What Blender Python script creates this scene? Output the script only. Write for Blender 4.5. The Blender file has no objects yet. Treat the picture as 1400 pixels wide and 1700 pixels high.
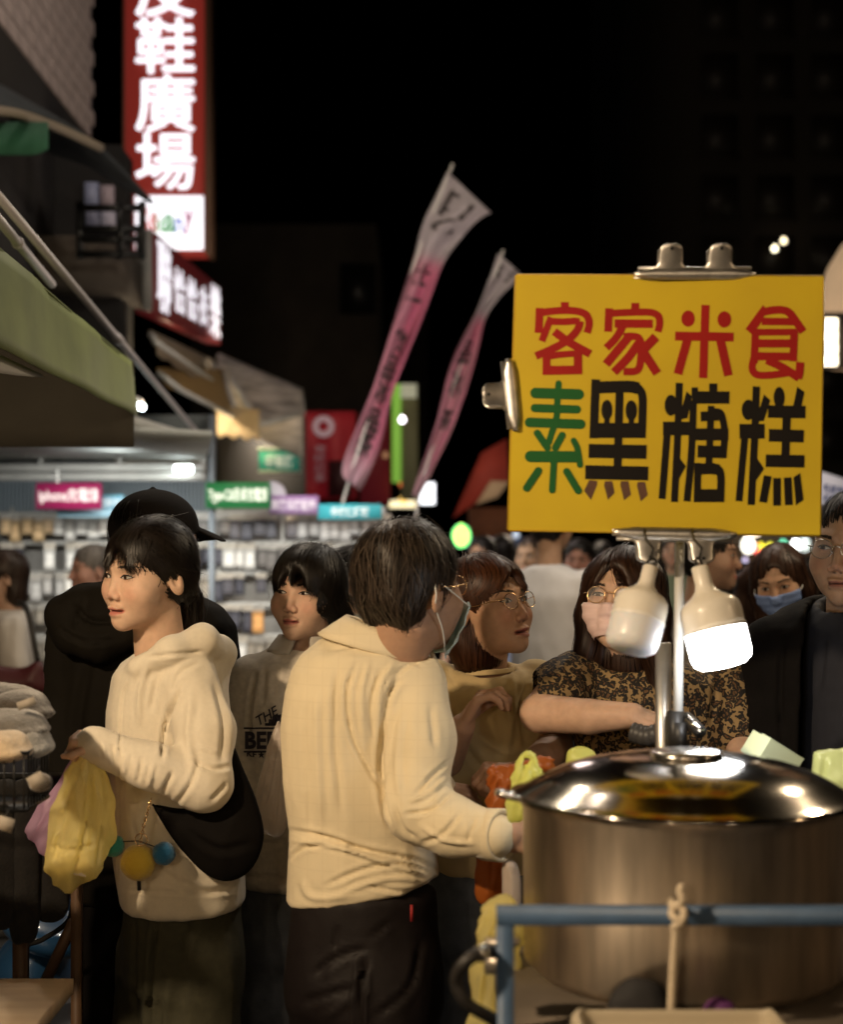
import bpy, math, random
import numpy as np
sc = bpy.context.scene
# ----------------------------------------------------------------- camera, night sky, exposure
cam = bpy.data.cameras.new('camera'); camo = bpy.data.objects.new('camera', cam); sc.collection.objects.link(camo)
camo.location = (0, 0, 1.56); camo.rotation_euler = (math.pi / 2, 0, 0)
cam.sensor_fit = 'VERTICAL'; cam.sensor_height = 36; cam.sensor_width = 36; cam.lens = 2500 / 1700 * 36
cam.shift_y = (930 - 850) / 1700
cam.clip_start = .05; cam.clip_end = 400
cam.dof.use_dof = True; cam.dof.focus_distance = 3.25; cam.dof.aperture_fstop = 2.5; cam.dof.aperture_blades = 9
sc.camera = camo
w = bpy.data.worlds.new('World'); sc.world = w; w.use_nodes = True
sky = w.node_tree.nodes.new('ShaderNodeTexSky'); sky.sky_type = 'NISHITA'; sky.sun_disc = False
sky.sun_elevation = math.radians(-7); sky.sun_rotation = math.radians(200)
w.node_tree.links.new(sky.outputs[0], w.node_tree.nodes['Background'].inputs[0])
w.node_tree.nodes['Background'].inputs[1].default_value = .05
sl = bpy.data.lights.new('sun', 'SUN'); sl.energy = .003; sl.angle = math.radians(.5); sl.color = (1, .95, .88)
so = bpy.data.objects.new('sun', sl); so.rotation_euler = (math.radians(65), 0, math.radians(200)); sc.collection.objects.link(so)
sc.view_settings.view_transform = 'Standard'; sc.view_settings.look = 'None'; sc.view_settings.gamma = 1; sc.view_settings.exposure = 0
sc.view_settings.use_curve_mapping = False
sc.cycles.use_denoising = True; sc.cycles.max_bounces = 7; sc.cycles.transparent_max_bounces = 12
sc.cycles.sample_clamp_indirect = 4; sc.cycles.caustics_reflective = False; sc.cycles.caustics_refractive = False
K_LEFT, K_BACK, K_SHOP = 1., 1., 1.
# ----------------------------------------------------------------- helpers
rng = np.random.default_rng(7)
COL = bpy.context.scene.collection
FPX, CX, HY, CZ = 2500.0, 700.0, 930.0, 1.56
def at(px, py, Y):                     # point of the place seen at a picture position, Y metres away
    return np.array(((px - CX) / FPX * Y, Y, CZ - (py - HY) / FPX * Y))
def tag(o, label=None, cat=None, group=None, kind=None):
    if label: o['label'] = label
    if cat: o['category'] = cat
    if group: o['group'] = group
    if kind: o['kind'] = kind
    return o
def A(*v): return np.array(v, float)

# ---- materials
MATS = {}
def mat(name, col, rough=.7, metal=0., nscale=0, namt=0., bump=0., bscale=60, emit=None, estr=0., spec=.4,
        trans=0., alpha=1., vcol=False, sheen=0., sss=0., stretch=None, ncol=None, coat=0., aniso=0., trl=0.):
    if name in MATS: return MATS[name]
    m = bpy.data.materials.new(name); m.use_nodes = True
    nt = m.node_tree; N = nt.nodes; L = nt.links
    b = N['Principled BSDF']
    b.inputs['Base Color'].default_value = (*col, 1); b.inputs['Roughness'].default_value = rough
    b.inputs['Metallic'].default_value = metal; b.inputs['Specular IOR Level'].default_value = spec
    b.inputs['Transmission Weight'].default_value = trans; b.inputs['Alpha'].default_value = alpha
    b.inputs['Coat Weight'].default_value = coat; b.inputs['Anisotropic'].default_value = aniso
    if sheen: b.inputs['Sheen Weight'].default_value = sheen; b.inputs['Sheen Roughness'].default_value = .5
    if sss:
        b.inputs['Subsurface Weight'].default_value = sss; b.inputs['Subsurface Scale'].default_value = .008
        b.inputs['Subsurface Radius'].default_value = (1, .35, .2)
    src = None
    if vcol:
        a = N.new('ShaderNodeAttribute'); a.attribute_name = 'Col'; src = a.outputs['Color']
    tc = N.new('ShaderNodeTexCoord'); vec = tc.outputs['Object']
    if stretch:
        mp = N.new('ShaderNodeMapping'); mp.inputs['Scale'].default_value = stretch
        L.new(vec, mp.inputs['Vector']); vec = mp.outputs['Vector']
    if nscale:
        t = N.new('ShaderNodeTexNoise'); t.inputs['Scale'].default_value = nscale; t.inputs['Detail'].default_value = 5
        L.new(vec, t.inputs['Vector'])
        mx = N.new('ShaderNodeMix'); mx.data_type = 'RGBA'; mx.blend_type = 'MIX'
        mr = N.new('ShaderNodeMapRange'); mr.inputs['From Min'].default_value = .3; mr.inputs['From Max'].default_value = .7
        mr.inputs['To Max'].default_value = 1
        L.new(t.outputs['Fac'], mr.inputs['Value']); L.new(mr.outputs['Result'], mx.inputs['Factor'])
        c2 = ncol if ncol else tuple(max(0, c * (1 - namt)) for c in col)
        if src is not None:
            hs = N.new('ShaderNodeMix'); hs.data_type = 'RGBA'; hs.blend_type = 'MULTIPLY'; hs.inputs['Factor'].default_value = 1
            L.new(src, hs.inputs['A']); hs.inputs['B'].default_value = (1 - namt, 1 - namt, 1 - namt, 1)
            L.new(src, mx.inputs['A']); L.new(hs.outputs['Result'], mx.inputs['B'])
        else:
            mx.inputs['A'].default_value = (*col, 1); mx.inputs['B'].default_value = (*c2, 1)
        src = mx.outputs['Result']
    if src is not None: L.new(src, b.inputs['Base Color'])
    if bump:
        t = N.new('ShaderNodeTexNoise'); t.inputs['Scale'].default_value = bscale; t.inputs['Detail'].default_value = 4
        L.new(vec, t.inputs['Vector'])
        bp = N.new('ShaderNodeBump'); bp.inputs['Strength'].default_value = bump; bp.inputs['Distance'].default_value = .004
        L.new(t.outputs['Fac'], bp.inputs['Height']); L.new(bp.outputs['Normal'], b.inputs['Normal'])
    if emit:
        b.inputs['Emission Color'].default_value = (*emit, 1); b.inputs['Emission Strength'].default_value = estr
    if trl:                                    # thin film / cloth that lets light through
        o = N['Material Output']; ts = N.new('ShaderNodeBsdfTranslucent'); ms = N.new('ShaderNodeMixShader')
        ts.inputs['Color'].default_value = (*col, 1); ms.inputs['Fac'].default_value = trl
        L.new(b.outputs[0], ms.inputs[1]); L.new(ts.outputs[0], ms.inputs[2]); L.new(ms.outputs[0], o.inputs['Surface'])
    MATS[name] = m
    return m

# ---- meshes
def link(o, parent=None, keep=True):
    COL.objects.link(o)
    if parent is not None:
        o.parent = parent
    return o
def np_mesh(name, V, F, col=None, smooth=True, midx=None):
    """V (n,3), F list of (k, array) blocks"""
    me = bpy.data.meshes.new(name)
    blocks = F if isinstance(F, list) else [F]
    blocks = [np.asarray(b, np.int32) for b in blocks if len(b)]
    nl = sum(b.size for b in blocks); nf = sum(len(b) for b in blocks)
    me.vertices.add(len(V)); me.vertices.foreach_set('co', np.ascontiguousarray(V, np.float32).ravel())
    me.loops.add(nl); me.loops.foreach_set('vertex_index', np.concatenate([b.ravel() for b in blocks]).astype(np.int32))
    tot = np.concatenate([np.full(len(b), b.shape[1], np.int32) for b in blocks])
    st = np.concatenate([[0], np.cumsum(tot)[:-1]]).astype(np.int32)
    me.polygons.add(nf); me.polygons.foreach_set('loop_start', st)
    me.polygons.foreach_set('use_smooth', np.full(nf, smooth, bool))
    if midx is not None: me.polygons.foreach_set('material_index', np.asarray(midx, np.int32))
    me.update(calc_edges=True)
    if col is not None:
        a = me.attributes.new('Col', 'FLOAT_COLOR', 'POINT')
        c = np.ones((len(V), 4), np.float32); c[:, :3] = col
        a.data.foreach_set('color', c.ravel())
    me.validate()
    return me
class MB:
    """collects shapes; build() links them as ONE object"""
    def __init__(s): s.V = []; s.F4 = []; s.F3 = []; s.C = []; s.n = 0; s.vc = False
    def add(s, V, F, col=None):
        V = np.asarray(V, float); F = F if isinstance(F, list) else [F]
        for b in F:
            b = np.asarray(b)
            if not len(b): continue
            (s.F4 if b.shape[1] == 4 else s.F3).append(b + s.n)
        s.V.append(V); s.n += len(V)
        c = np.ones((len(V), 3)); 
        if col is not None: c[:] = col; s.vc = True
        s.C.append(c); return s
    def box(s, lo, hi, M=None, col=None, t=0):
        lo = np.asarray(lo, float); hi = np.asarray(hi, float)
        V = np.array([(x, y, z) for x in (0, 1) for y in (0, 1) for z in (0, 1)], float) * (hi - lo) + lo
        if M is not None: V = V @ M[0].T + M[1]
        return s.add(V, np.array([(0, 1, 3, 2), (4, 6, 7, 5), (0, 4, 5, 1), (2, 3, 7, 6), (0, 2, 6, 4), (1, 5, 7, 3)]), col)
    def tube(s, pts, r, n=10, col=None, cap=True, closed=False):
        pts = np.asarray(pts, float); m = len(pts); r = np.broadcast_to(np.asarray(r, float), (m,))
        T = np.gradient(pts, axis=0)
        if closed: T = np.roll(pts, -1, 0) - np.roll(pts, 1, 0)
        T /= np.linalg.norm(T, axis=1, keepdims=True) + 1e-12
        up = A(0, 0, 1) if abs(T[0, 2]) < .9 else A(1, 0, 0)
        U = np.zeros_like(pts); u = up - T[0] * (up @ T[0]); u /= np.linalg.norm(u)
        for i in range(m):
            u = u - T[i] * (u @ T[i]); u /= np.linalg.norm(u) + 1e-12; U[i] = u
        W = np.cross(T, U); a = np.arange(n) / n * 2 * np.pi
        V = pts[:, None] + (np.cos(a)[None, :, None] * U[:, None] + np.sin(a)[None, :, None] * W[:, None]) * r[:, None, None]
        V = V.reshape(-1, 3); F = []
        I = np.arange(m if closed else m - 1)[:, None] * n; J = np.arange(n)[None]
        I2 = (I + n) % (m * n); Jn = (J + 1) % n
        F = np.stack([I + J, I + Jn, I2 + Jn, I2 + J], -1).reshape(-1, 4)
        Fs = [F]
        if cap and not closed:
            V = np.vstack([V, pts[0], pts[-1]]); c0, c1 = m * n, m * n + 1
            j = np.arange(n); jn = (j + 1) % n
            Fs.append(np.stack([np.full(n, c0), jn, j], -1)); Fs.append(np.stack([np.full(n, c1), (m - 1) * n + j, (m - 1) * n + jn], -1))
        return s.add(V, Fs, col)
    def lathe(s, prof, n=32, M=None, col=None):
        prof = np.asarray(prof, float); m = len(prof); a = np.arange(n) / n * 2 * np.pi
        V = np.stack([prof[:, :1] * np.cos(a), prof[:, :1] * np.sin(a), np.repeat(prof[:, 1:2], n, 1)], -1).reshape(-1, 3)
        if M is not None: V = V @ M[0].T + M[1]
        I = np.arange(m - 1)[:, None] * n; J = np.arange(n)[None]; Jn = (J + 1) % n
        return s.add(V, np.stack([I + J, I + Jn, I + n + Jn, I + n + J], -1).reshape(-1, 4), col)
    def grid(s, P, col=None, thick=0):
        P = np.asarray(P, float); m, n = P.shape[:2]
        I = np.arange(m - 1)[:, None] * n; J = np.arange(n - 1)[None]
        F = np.stack([I + J, I + J + 1, I + n + J + 1, I + n + J], -1).reshape(-1, 4)
        c = None if col is None else np.asarray(col, float).reshape(-1, 3) if np.ndim(col) == 3 else col
        if not thick: return s.add(P.reshape(-1, 3), F, c)
        du = np.gradient(P, axis=0); dv = np.gradient(P, axis=1); N = np.cross(du, dv); N /= np.linalg.norm(N, axis=2, keepdims=True) + 1e-12
        Q = P - N * thick; V = np.vstack([P.reshape(-1, 3), Q.reshape(-1, 3)]); k = m * n
        b = np.concatenate([np.arange(n), np.arange(1, m) * n + n - 1, (m - 1) * n + np.arange(n - 2, -1, -1), np.arange(m - 2, 0, -1) * n])
        bn = np.roll(b, -1); F2 = F[:, ::-1] + k
        s.add(V, [F, F2, np.stack([bn, b, b + k, bn + k], -1)], None if c is None else (np.vstack([c, c]) if np.ndim(c) == 2 else c)); return s
    def poly(s, pts, d, col=None):
        """extruded convex-ish polygon (fan), pts (n,3), d extrusion vector"""
        P = np.asarray(pts, float); n = len(P); c = P.mean(0); V = np.vstack([P, P + d, c, c + d])
        j = np.arange(n); jn = (j + 1) % n
        return s.add(V, [np.stack([j, jn, n + jn, n + j], -1), np.stack([jn, j, np.full(n, 2 * n)], -1), np.stack([n + j, n + jn, np.full(n, 2 * n + 1)], -1)], col)
    def mesh(s, name, smooth=True, org=None):
        V = np.vstack(s.V)
        if org is not None: V = V - org
        F = ([np.vstack(s.F4)] if s.F4 else []) + ([np.vstack(s.F3)] if s.F3 else [])
        return np_mesh(name, V, F, np.vstack(s.C) if s.vc else None, smooth)
    def build(s, name, m, parent=None, smooth=True, loc=None, auto=None):
        """vertices are world coordinates; the object's origin goes to loc (or its parent's origin, or the mesh's base)"""
        V = np.vstack(s.V)
        if parent is not None: org = np.array(wloc(parent))
        elif loc is not None: org = np.asarray(loc, float)
        else: org = A(*((V.min(0) + V.max(0)) / 2)[:2], V[:, 2].min())
        me = s.mesh(name, smooth, org); me.materials.append(m)
        if auto: me.set_sharp_from_angle(angle=math.radians(auto))
        o = bpy.data.objects.new(name, me); COL.objects.link(o)
        if parent is not None: o.parent = parent
        else: o.location = org
        WL[o.name] = org
        return o
WL = {}
def wloc(o): return WL[o.name]
def empty(name, loc):
    o = bpy.data.objects.new(name, None); o.empty_display_size = .1; COL.objects.link(o); o.location = loc; WL[o.name] = np.asarray(loc, float); return o
def rotz(a): c, s = math.cos(a), math.sin(a); return np.array([[c, -s, 0], [s, c, 0], [0, 0, 1.]])
def rotx(a): c, s = math.cos(a), math.sin(a); return np.array([[1., 0, 0], [0, c, -s], [0, s, c]])
def roty(a): c, s = math.cos(a), math.sin(a); return np.array([[c, 0, s], [0, 1., 0], [-s, 0, c]])
def align(d, up=(0, 0, 1)):               # matrix whose z axis is d
    d = np.asarray(d, float) / np.linalg.norm(d); u = np.asarray(up, float)
    if abs(d @ u) > .98: u = A(0, 1, 0)
    x = np.cross(u, d); x /= np.linalg.norm(x); return np.stack([x, np.cross(d, x), d], 1)
def spline(pts, n):
    P = np.asarray(pts, float); m = len(P); t = np.linspace(0, m - 1, n); i = np.minimum(t.astype(int), m - 2); f = (t - i)[:, None]
    E = np.vstack([2 * P[0] - P[1], P, 2 * P[-1] - P[-2]]); p0, p1, p2, p3 = E[i], E[i + 1], E[i + 2], E[i + 3]
    return .5 * (2 * p1 + (p2 - p0) * f + (2 * p0 - 5 * p1 + 4 * p2 - p3) * f ** 2 + (3 * p1 - p0 - 3 * p2 + p3) * f ** 3)
def copy_thing(o, loc=None, rz=None, sc=None, mats=None):
    c = o.copy(); COL.objects.link(c)
    if loc is not None: c.location = loc
    if rz is not None: c.rotation_euler = (c.rotation_euler[0], c.rotation_euler[1], rz)
    if sc is not None: c.scale = (sc, sc, sc)
    for ch in o.children:
        d = ch.copy(); COL.objects.link(d); d.parent = c
        for g in ch.children:
            e = g.copy(); COL.objects.link(e); e.parent = d
    return c
def text_mesh(body, bold=.0, depth=.004, spacing=1.):
    c = bpy.data.curves.new('lettering', 'FONT'); c.body = body; c.offset = bold; c.extrude = depth; c.space_character = spacing; c.resolution_u = 3
    o = bpy.data.objects.new('lettering', c); COL.objects.link(o)
    me = bpy.data.meshes.new_from_object(o.evaluated_get(bpy.context.evaluated_depsgraph_get()))
    V = np.zeros(len(me.vertices) * 3); me.vertices.foreach_get('co', V); V = V.reshape(-1, 3)
    F4 = []; F3 = []
    for p in me.polygons:
        v = list(p.vertices)
        if len(v) == 4: F4.append(v)
        elif len(v) == 3: F3.append(v)
    bpy.data.objects.remove(o); bpy.data.curves.remove(c); bpy.data.meshes.remove(me)
    return V, [np.array(F4, int).reshape(-1, 4), np.array(F3, int).reshape(-1, 3)]
def put_text(mb, body, c00, c10, c01, bold=.03, depth=.003, col=None, spacing=1., vertical=False):
    """lettering that fills the parallelogram c00 (lower left), c10 (lower right), c01 (upper left)"""
    V, F = text_mesh(body, bold, .5, spacing); lo = V.min(0); hi = V.max(0); q = (V - lo) / np.maximum(hi - lo, 1e-9)
    c00, c10, c01 = map(np.asarray, (c00, c10, c01)); n = np.cross(c10 - c00, c01 - c00); n = n / np.linalg.norm(n)
    W = c00 + q[:, :1] * (c10 - c00) + q[:, 1:2] * (c01 - c00) + (q[:, 2:3]) * n * depth
    return mb.add(W, F, col)

# ---- implicit shapes
def smin(a, b, k):
    h = np.clip(.5 + .5 * (b - a) / k, 0, 1); return b + (a - b) * h - k * h * (1 - h)
def smax(a, b, k): return -smin(-a, -b, k)
def ell(P, c, r):
    q = (P - np.asarray(c)) / np.asarray(r); k0 = np.sqrt((q * q).sum(1)); q = q / np.asarray(r)
    return k0 * (k0 - 1) / np.maximum(np.sqrt((q * q).sum(1)), 1e-9)
def sph(P, c, r): return np.sqrt(((P - np.asarray(c)) ** 2).sum(1)) - r
def rc(P, a, b, ra, rb=None):
    a = np.asarray(a, float); b = np.asarray(b, float); rb = ra if rb is None else rb
    ba = b - a; pa = P - a; t = np.clip(pa @ ba / max(ba @ ba, 1e-12), 0, 1)
    d = pa - t[:, None] * ba; return np.sqrt((d * d).sum(1)) - (ra + (rb - ra) * t)
def chain(P, pts, rs, k=.02):
    d = None
    for i in range(len(pts) - 1):
        e = rc(P, pts[i], pts[i + 1], rs[i], rs[i + 1]); d = e if d is None else smin(d, e, k)
    return d
def loft(P, st, sq=2.0):
    """stations (z, cx, cy, a, b[, yaw]) sorted by z, elliptical sections, flat ends rounded a little"""
    st = np.asarray([tuple(s) + ((0.,) if len(s) == 5 else ()) for s in st], float); st = st[np.argsort(st[:, 0])]
    z = P[:, 2]; zc = np.clip(z, st[0, 0], st[-1, 0])
    cx, cy, a, b, yw = (np.interp(zc, st[:, 0], st[:, i]) for i in range(1, 6))
    dx = P[:, 0] - cx; dy = P[:, 1] - cy; c, s = np.cos(yw), np.sin(yw); u = (c * dx + s * dy) / a; v = (-s * dx + c * dy) / b
    r = (np.abs(u) ** sq + np.abs(v) ** sq) ** (1 / sq); m = np.minimum(a, b)
    d = (r - 1) * m * (.55 + .45 * np.minimum(1, r) )
    dz = np.maximum(st[0, 0] - z, z - st[-1, 0])
    return np.where(dz > -.02, smax(d, dz, .02), d)
def surfnet(f, lo, hi, h, smooth=1):
    lo = np.asarray(lo, float); hi = np.asarray(hi, float); q = 4
    nc = np.maximum(2, np.ceil((hi - lo) / (h * q)).astype(int)); n = nc * q
    ax = [lo[i] + (np.arange(nc[i]) + .5) * h * q for i in range(3)]
    G = np.stack(np.meshgrid(*ax, indexing='ij'), -1).reshape(-1, 3); C = f(G).reshape(nc)
    V = np.repeat(np.repeat(np.repeat(C, q, 0), q, 1), q, 2).astype(float); near = np.abs(V) < h * q * 2.2
    idx = np.argwhere(near); V[near] = f(lo + (idx + .5) * h)
    S = V < 0; s8 = np.zeros(n - 1, np.int8)
    for dx in (0, 1):
        for dy in (0, 1):
            for dz in (0, 1): s8 += S[dx:n[0] - 1 + dx, dy:n[1] - 1 + dy, dz:n[2] - 1 + dz]
    cells = np.argwhere((s8 > 0) & (s8 < 8)); vid = -np.ones(n - 1, np.int64); vid[tuple(cells.T)] = np.arange(len(cells))
    acc = np.zeros((len(cells), 3)); cnt = np.zeros(len(cells))
    cor = [(0, 0, 0), (1, 0, 0), (0, 1, 0), (1, 1, 0), (0, 0, 1), (1, 0, 1), (0, 1, 1), (1, 1, 1)]
    vals = [V[tuple((cells + c).T)] for c in cor]
    for a, b in ((0, 1), (2, 3), (4, 5), (6, 7), (0, 2), (1, 3), (4, 6), (5, 7), (0, 4), (1, 5), (2, 6), (3, 7)):
        va, vb = vals[a], vals[b]; m = (va < 0) != (vb < 0); t = np.where(m, va / np.where(m, va - vb, 1), 0)
        p = np.asarray(cor[a]) + t[:, None] * (np.asarray(cor[b]) - np.asarray(cor[a])); acc[m] += p[m]; cnt[m] += 1
    X = lo + (cells + acc / cnt[:, None] + .5) * h
    Q = []
    for axis in range(3):
        o1, o2 = [(1, 2), (2, 0), (0, 1)][axis]
        sl0 = [slice(1, n[i] - 1) for i in range(3)]; sl0[axis] = slice(0, n[axis] - 1); sl1 = list(sl0); sl1[axis] = slice(1, n[axis])
        a = S[tuple(sl0)]; b = S[tuple(sl1)]; e = np.argwhere(a != b)
        if not len(e): continue
        off = np.array([1, 1, 1]); off[axis] = 0; g = e + off
        e1 = np.zeros(3, int); e1[o1] = 1; e2 = np.zeros(3, int); e2[o2] = 1
        ids = np.stack([vid[tuple((g - e1 - e2).T)], vid[tuple((g - e2).T)], vid[tuple(g.T)], vid[tuple((g - e1).T)]], 1)
        fl = ~a[tuple(e.T)]; ids[fl] = ids[fl][:, ::-1]; Q.append(ids)
    Q = np.vstack(Q); Q = Q[(Q >= 0).all(1)]
    for _ in range(smooth): X = relax(X, Q)
    return X, Q
def relax(X, Q, w=.6):
    s = np.zeros_like(X); c = np.zeros(len(X))
    for i in range(4):
        a, b = Q[:, i], Q[:, (i + 1) % 4]
        for k in range(3):
            s[:, k] += np.bincount(a, X[b, k], len(X)) + np.bincount(b, X[a, k], len(X))
        c += np.bincount(a, minlength=len(X)) + np.bincount(b, minlength=len(X))
    return X + w * (s / np.maximum(c, 1)[:, None] - X)
def vnorm(X, Q):
    n = np.cross(X[Q[:, 2]] - X[Q[:, 0]], X[Q[:, 3]] - X[Q[:, 1]]); s = np.zeros_like(X)
    for i in range(4):
        for k in range(3): s[:, k] += np.bincount(Q[:, i], n[:, k], len(X))
    return s / (np.linalg.norm(s, axis=1, keepdims=True) + 1e-12)
def grad(f, P, e=1e-3):
    g = np.stack([f(P + e * np.eye(3)[i]) - f(P - e * np.eye(3)[i]) for i in range(3)], 1)
    return g / (np.linalg.norm(g, axis=1, keepdims=True) + 1e-9)
_perm = rng.permutation(256)
_grad = rng.normal(size=(256, 3)); _grad /= np.linalg.norm(_grad, axis=1, keepdims=True)
def noise3(P):
    i = np.floor(P).astype(int); f = P - i; u = f * f * f * (f * (f * 6 - 15) + 10); r = 0
    for dx in (0, 1):
        for dy in (0, 1):
            for dz in (0, 1):
                hsh = _perm[(_perm[(_perm[(i[:, 0] + dx) & 255] + i[:, 1] + dy) & 255] + i[:, 2] + dz) & 255]
                w = (u[:, 0] if dx else 1 - u[:, 0]) * (u[:, 1] if dy else 1 - u[:, 1]) * (u[:, 2] if dz else 1 - u[:, 2])
                r = r + w * ((f - (dx, dy, dz)) * _grad[hsh]).sum(1)
    return r
def folds(X, N, lines, Y=None):
    """press cloth creases into a garment: lines = (polyline of picture positions, width px, depth m); only on the side turned to the street"""
    px = X[:, 0] / X[:, 1] * FPX + CX; py = HY - (X[:, 2] - CZ) / X[:, 1] * FPX; d = np.zeros(len(X))
    P2 = np.stack([px, py], 1); front = np.clip(-N[:, 1] * 2.5 + .2, 0, 1)
    for ln, w, dep in lines:
        L = spline(ln, 4 * len(ln)) if len(ln) > 2 else np.asarray(ln, float); best = np.full(len(X), 1e9)
        tt = np.zeros(len(X)); m = len(L) - 1
        lo = L.min(0) - 3 * w; hi = L.max(0) + 3 * w; k = np.where((P2 > lo).all(1) & (P2 < hi).all(1))[0]
        if not len(k): continue
        p = P2[k]; bb = np.full(len(k), 1e9); tb = np.zeros(len(k))
        for i in range(m):
            ba = L[i + 1] - L[i]; pa = p - L[i]; t = np.clip(pa @ ba / max(ba @ ba, 1e-9), 0, 1); dd = np.hypot(*(pa - t[:, None] * ba).T)
            u = dd < bb; bb[u] = dd[u]; tb[u] = (i + t[u]) / m
        fade = np.clip(np.minimum(tb, 1 - tb) * 5 + .15, 0, 1); s = bb / (w * .72)
        d[k] += dep * .8 * fade * (1.15 * np.exp(-np.abs(s) ** 1.5 * 1.2) - .35 * np.exp(-((s - 1.7) / .8) ** 2))
    return X + N * (d * front)[:, None]
# ----------------------------------------------------------------- people
def head_field(P, g):
    """P in head space (metres, face towards -y, origin between the ears), g: proportions"""
    jw = g.get('jaw', .050); fw = g.get('face', 1.0); nl = g.get('nose', 0.); op = g.get('open', 0.)
    x = np.abs(P[:, 0]) / fw; Q = np.stack([x, P[:, 1], P[:, 2]], 1); y, z = P[:, 1], P[:, 2]
    d = ell(Q, (0, .016, .036), (.074, .094, .084))
    d = smin(d, ell(Q, (0, -.028, -.014), (.064, .060, .080)), .03)
    d = smin(d, ell(Q, (0, -.034, -.064), (jw, .048, .042)), .03)
    d = smin(d, sph(Q, (0, -.071, -.093 - op * .4), .018), .03)
    d = smin(d, sph(Q, (.043, -.054, -.028), .023 + g.get('cheek', 0.)), .03)
    d = smin(d, rc(Q, (.010, -.0825, .026), (.044, -.066, .028), .009, .008), .014)
    d = smax(d, -ell(Q, (.031, -.1005, .004), (.018, .017, .011)), .012)
    d = smin(d, sph(Q, (.0315, -.0715, .004), .0135), .004)
    if not g.get('low'):
        d = smin(d, rc(Q, (0, -.080, .014), (0, -.099 - nl, -.031), .0065, .0100), .011)
        d = smin(d, sph(Q, (.0115, -.0935, -.0375), .0080), .005)
        d = smax(d, -ell(Q, (.0065, -.1000, -.0465), (.0036, .006, .0035)), .003)
        d = smin(d, ell(Q, (.008, -.0885, -.0615), (.016, .0095, .0062)), .005)
        d = smin(d, ell(Q, (0, -.0870, -.0735 - op), (.0185, .0105, .0075)), .005)
        ml = np.sqrt((z + .0672 + op * .5) ** 2 + np.maximum(0, y + .074) ** 2) - (.0003 + op * .45); ml = np.maximum(ml, x - .0215)
        d = smax(d, -np.maximum(ml, y + .080), .0015 + op * .15)
        d = smax(d, -ell(Q, (.026, -.095, -.066), (.006, .010, .006)), .010)
    else:
        d = smin(d, rc(Q, (0, -.080, .014), (0, -.103, -.033), .008, .012), .012)
        d = smin(d, ell(Q, (0, -.085, -.068), (.019, .011, .011)), .008)
    e = Q - A(.074, .016, -.006); c, s = math.cos(.28), math.sin(.28)
    E = np.stack([c * e[:, 0] - s * e[:, 1], s * e[:, 0] + c * e[:, 1] + .25 * e[:, 2], e[:, 2]], 1)
    ear = ell(E, (0, 0, 0), (.009, .018, .032)); ear = smax(ear, -ell(E, (.011, -.002, .003), (.009, .010, .019)), .004)
    return smin(d, ear, .004)
class Head:
    def __init__(s, c, yaw=0, pitch=0, roll=0, scale=1., **g):
        s.c = np.asarray(c, float); s.g = g; s.s = scale
        s.R = rotz(-math.radians(yaw)) @ rotx(-math.radians(pitch)) @ roty(math.radians(roll))   # yaw>0: turned to the viewer's left; pitch>0: chin down... 
    def loc(s, P): return (P - s.c) @ s.R / s.s
    def wor(s, p): return np.asarray(p, float) @ s.R.T * s.s + s.c
    def f(s, p): return head_field(p, s.g)
    def ysurf(s, x, z):                          # front of the face at (x, z)
        x = np.asarray(x, float).ravel(); z = np.asarray(z, float).ravel(); y = np.full(len(x), -.135)
        for _ in range(24): y = y + np.clip(s.f(np.stack([x, y, z], 1)), -.01, .012) * .85
        return y
SKIN = A(.52, .31, .20)
def skin_cols(p, g):
    """skin colour with lips, cheeks, brows; shade painted into nostrils and mouth; p in head space"""
    x = np.abs(p[:, 0]); y, z = p[:, 1], p[:, 2]; base = np.asarray(g.get('skin', SKIN)); c = np.tile(base, (len(p), 1))
    front = np.clip((-y - .055) / .02, 0, 1); op = g.get('open', 0.)
    ck = np.exp(-(((x - .042) / .02) ** 2 + ((z + .03) / .018) ** 2)) * front; c = c * (1 - ck[:, None] * A(.0, .14, .14))
    ns = np.exp(-((x / .016) ** 2 + ((z + .036) / .012) ** 2)) * front * (y < -.09); c = c * (1 - ns[:, None] * A(0, .12, .10))
    lipc = np.asarray(g.get('lip', (.42, .13, .10)))
    lz = np.where(z > -.0672, (z + .0672) / (.0072 - .004 * np.clip(x / .022, 0, 1)), (-(z + .0672 + op)) / (.0085 * np.clip(1 - (x / .024) ** 2, .05, 1)))
    lz = np.where((z < -.0672) & (z > -.0672 - op), 0, lz)
    lm = (1 / (1 + np.exp((lz - 1) * 7))) / (1 + np.exp((x - .0215) / .0012)) * front; c = c * (1 - lm[:, None]) + lipc * lm[:, None]
    if op:
        mo = np.exp(-(((z + .0672 + op * .5) / (op * .38)) ** 4 + (x / .016) ** 4)) * front * (y > -.0935); c = c * (1 - .92 * mo[:, None])
    ml = np.exp(-((z + .0672 + op * .5) / .0013) ** 2) * (x < .022) * front * (0 if op else 1); c = c * (1 - .6 * ml[:, None])
    nh = np.exp(-(((x - .0065) / .0030) ** 2 + ((z + .0455) / .0024) ** 2)) * front; c = c * (1 - .8 * nh[:, None])  # nostrils darkened in the skin colour, as recess shade
    eye = np.exp(-(((x - .0315) / .020) ** 2 + ((z - .004) / .012) ** 2)) * front; c = c * (1 - eye[:, None] * A(.16, .24, .26))
    cap = g.get('stubble')                       # close-cropped hair / shadow of the hairline
    return c
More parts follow.
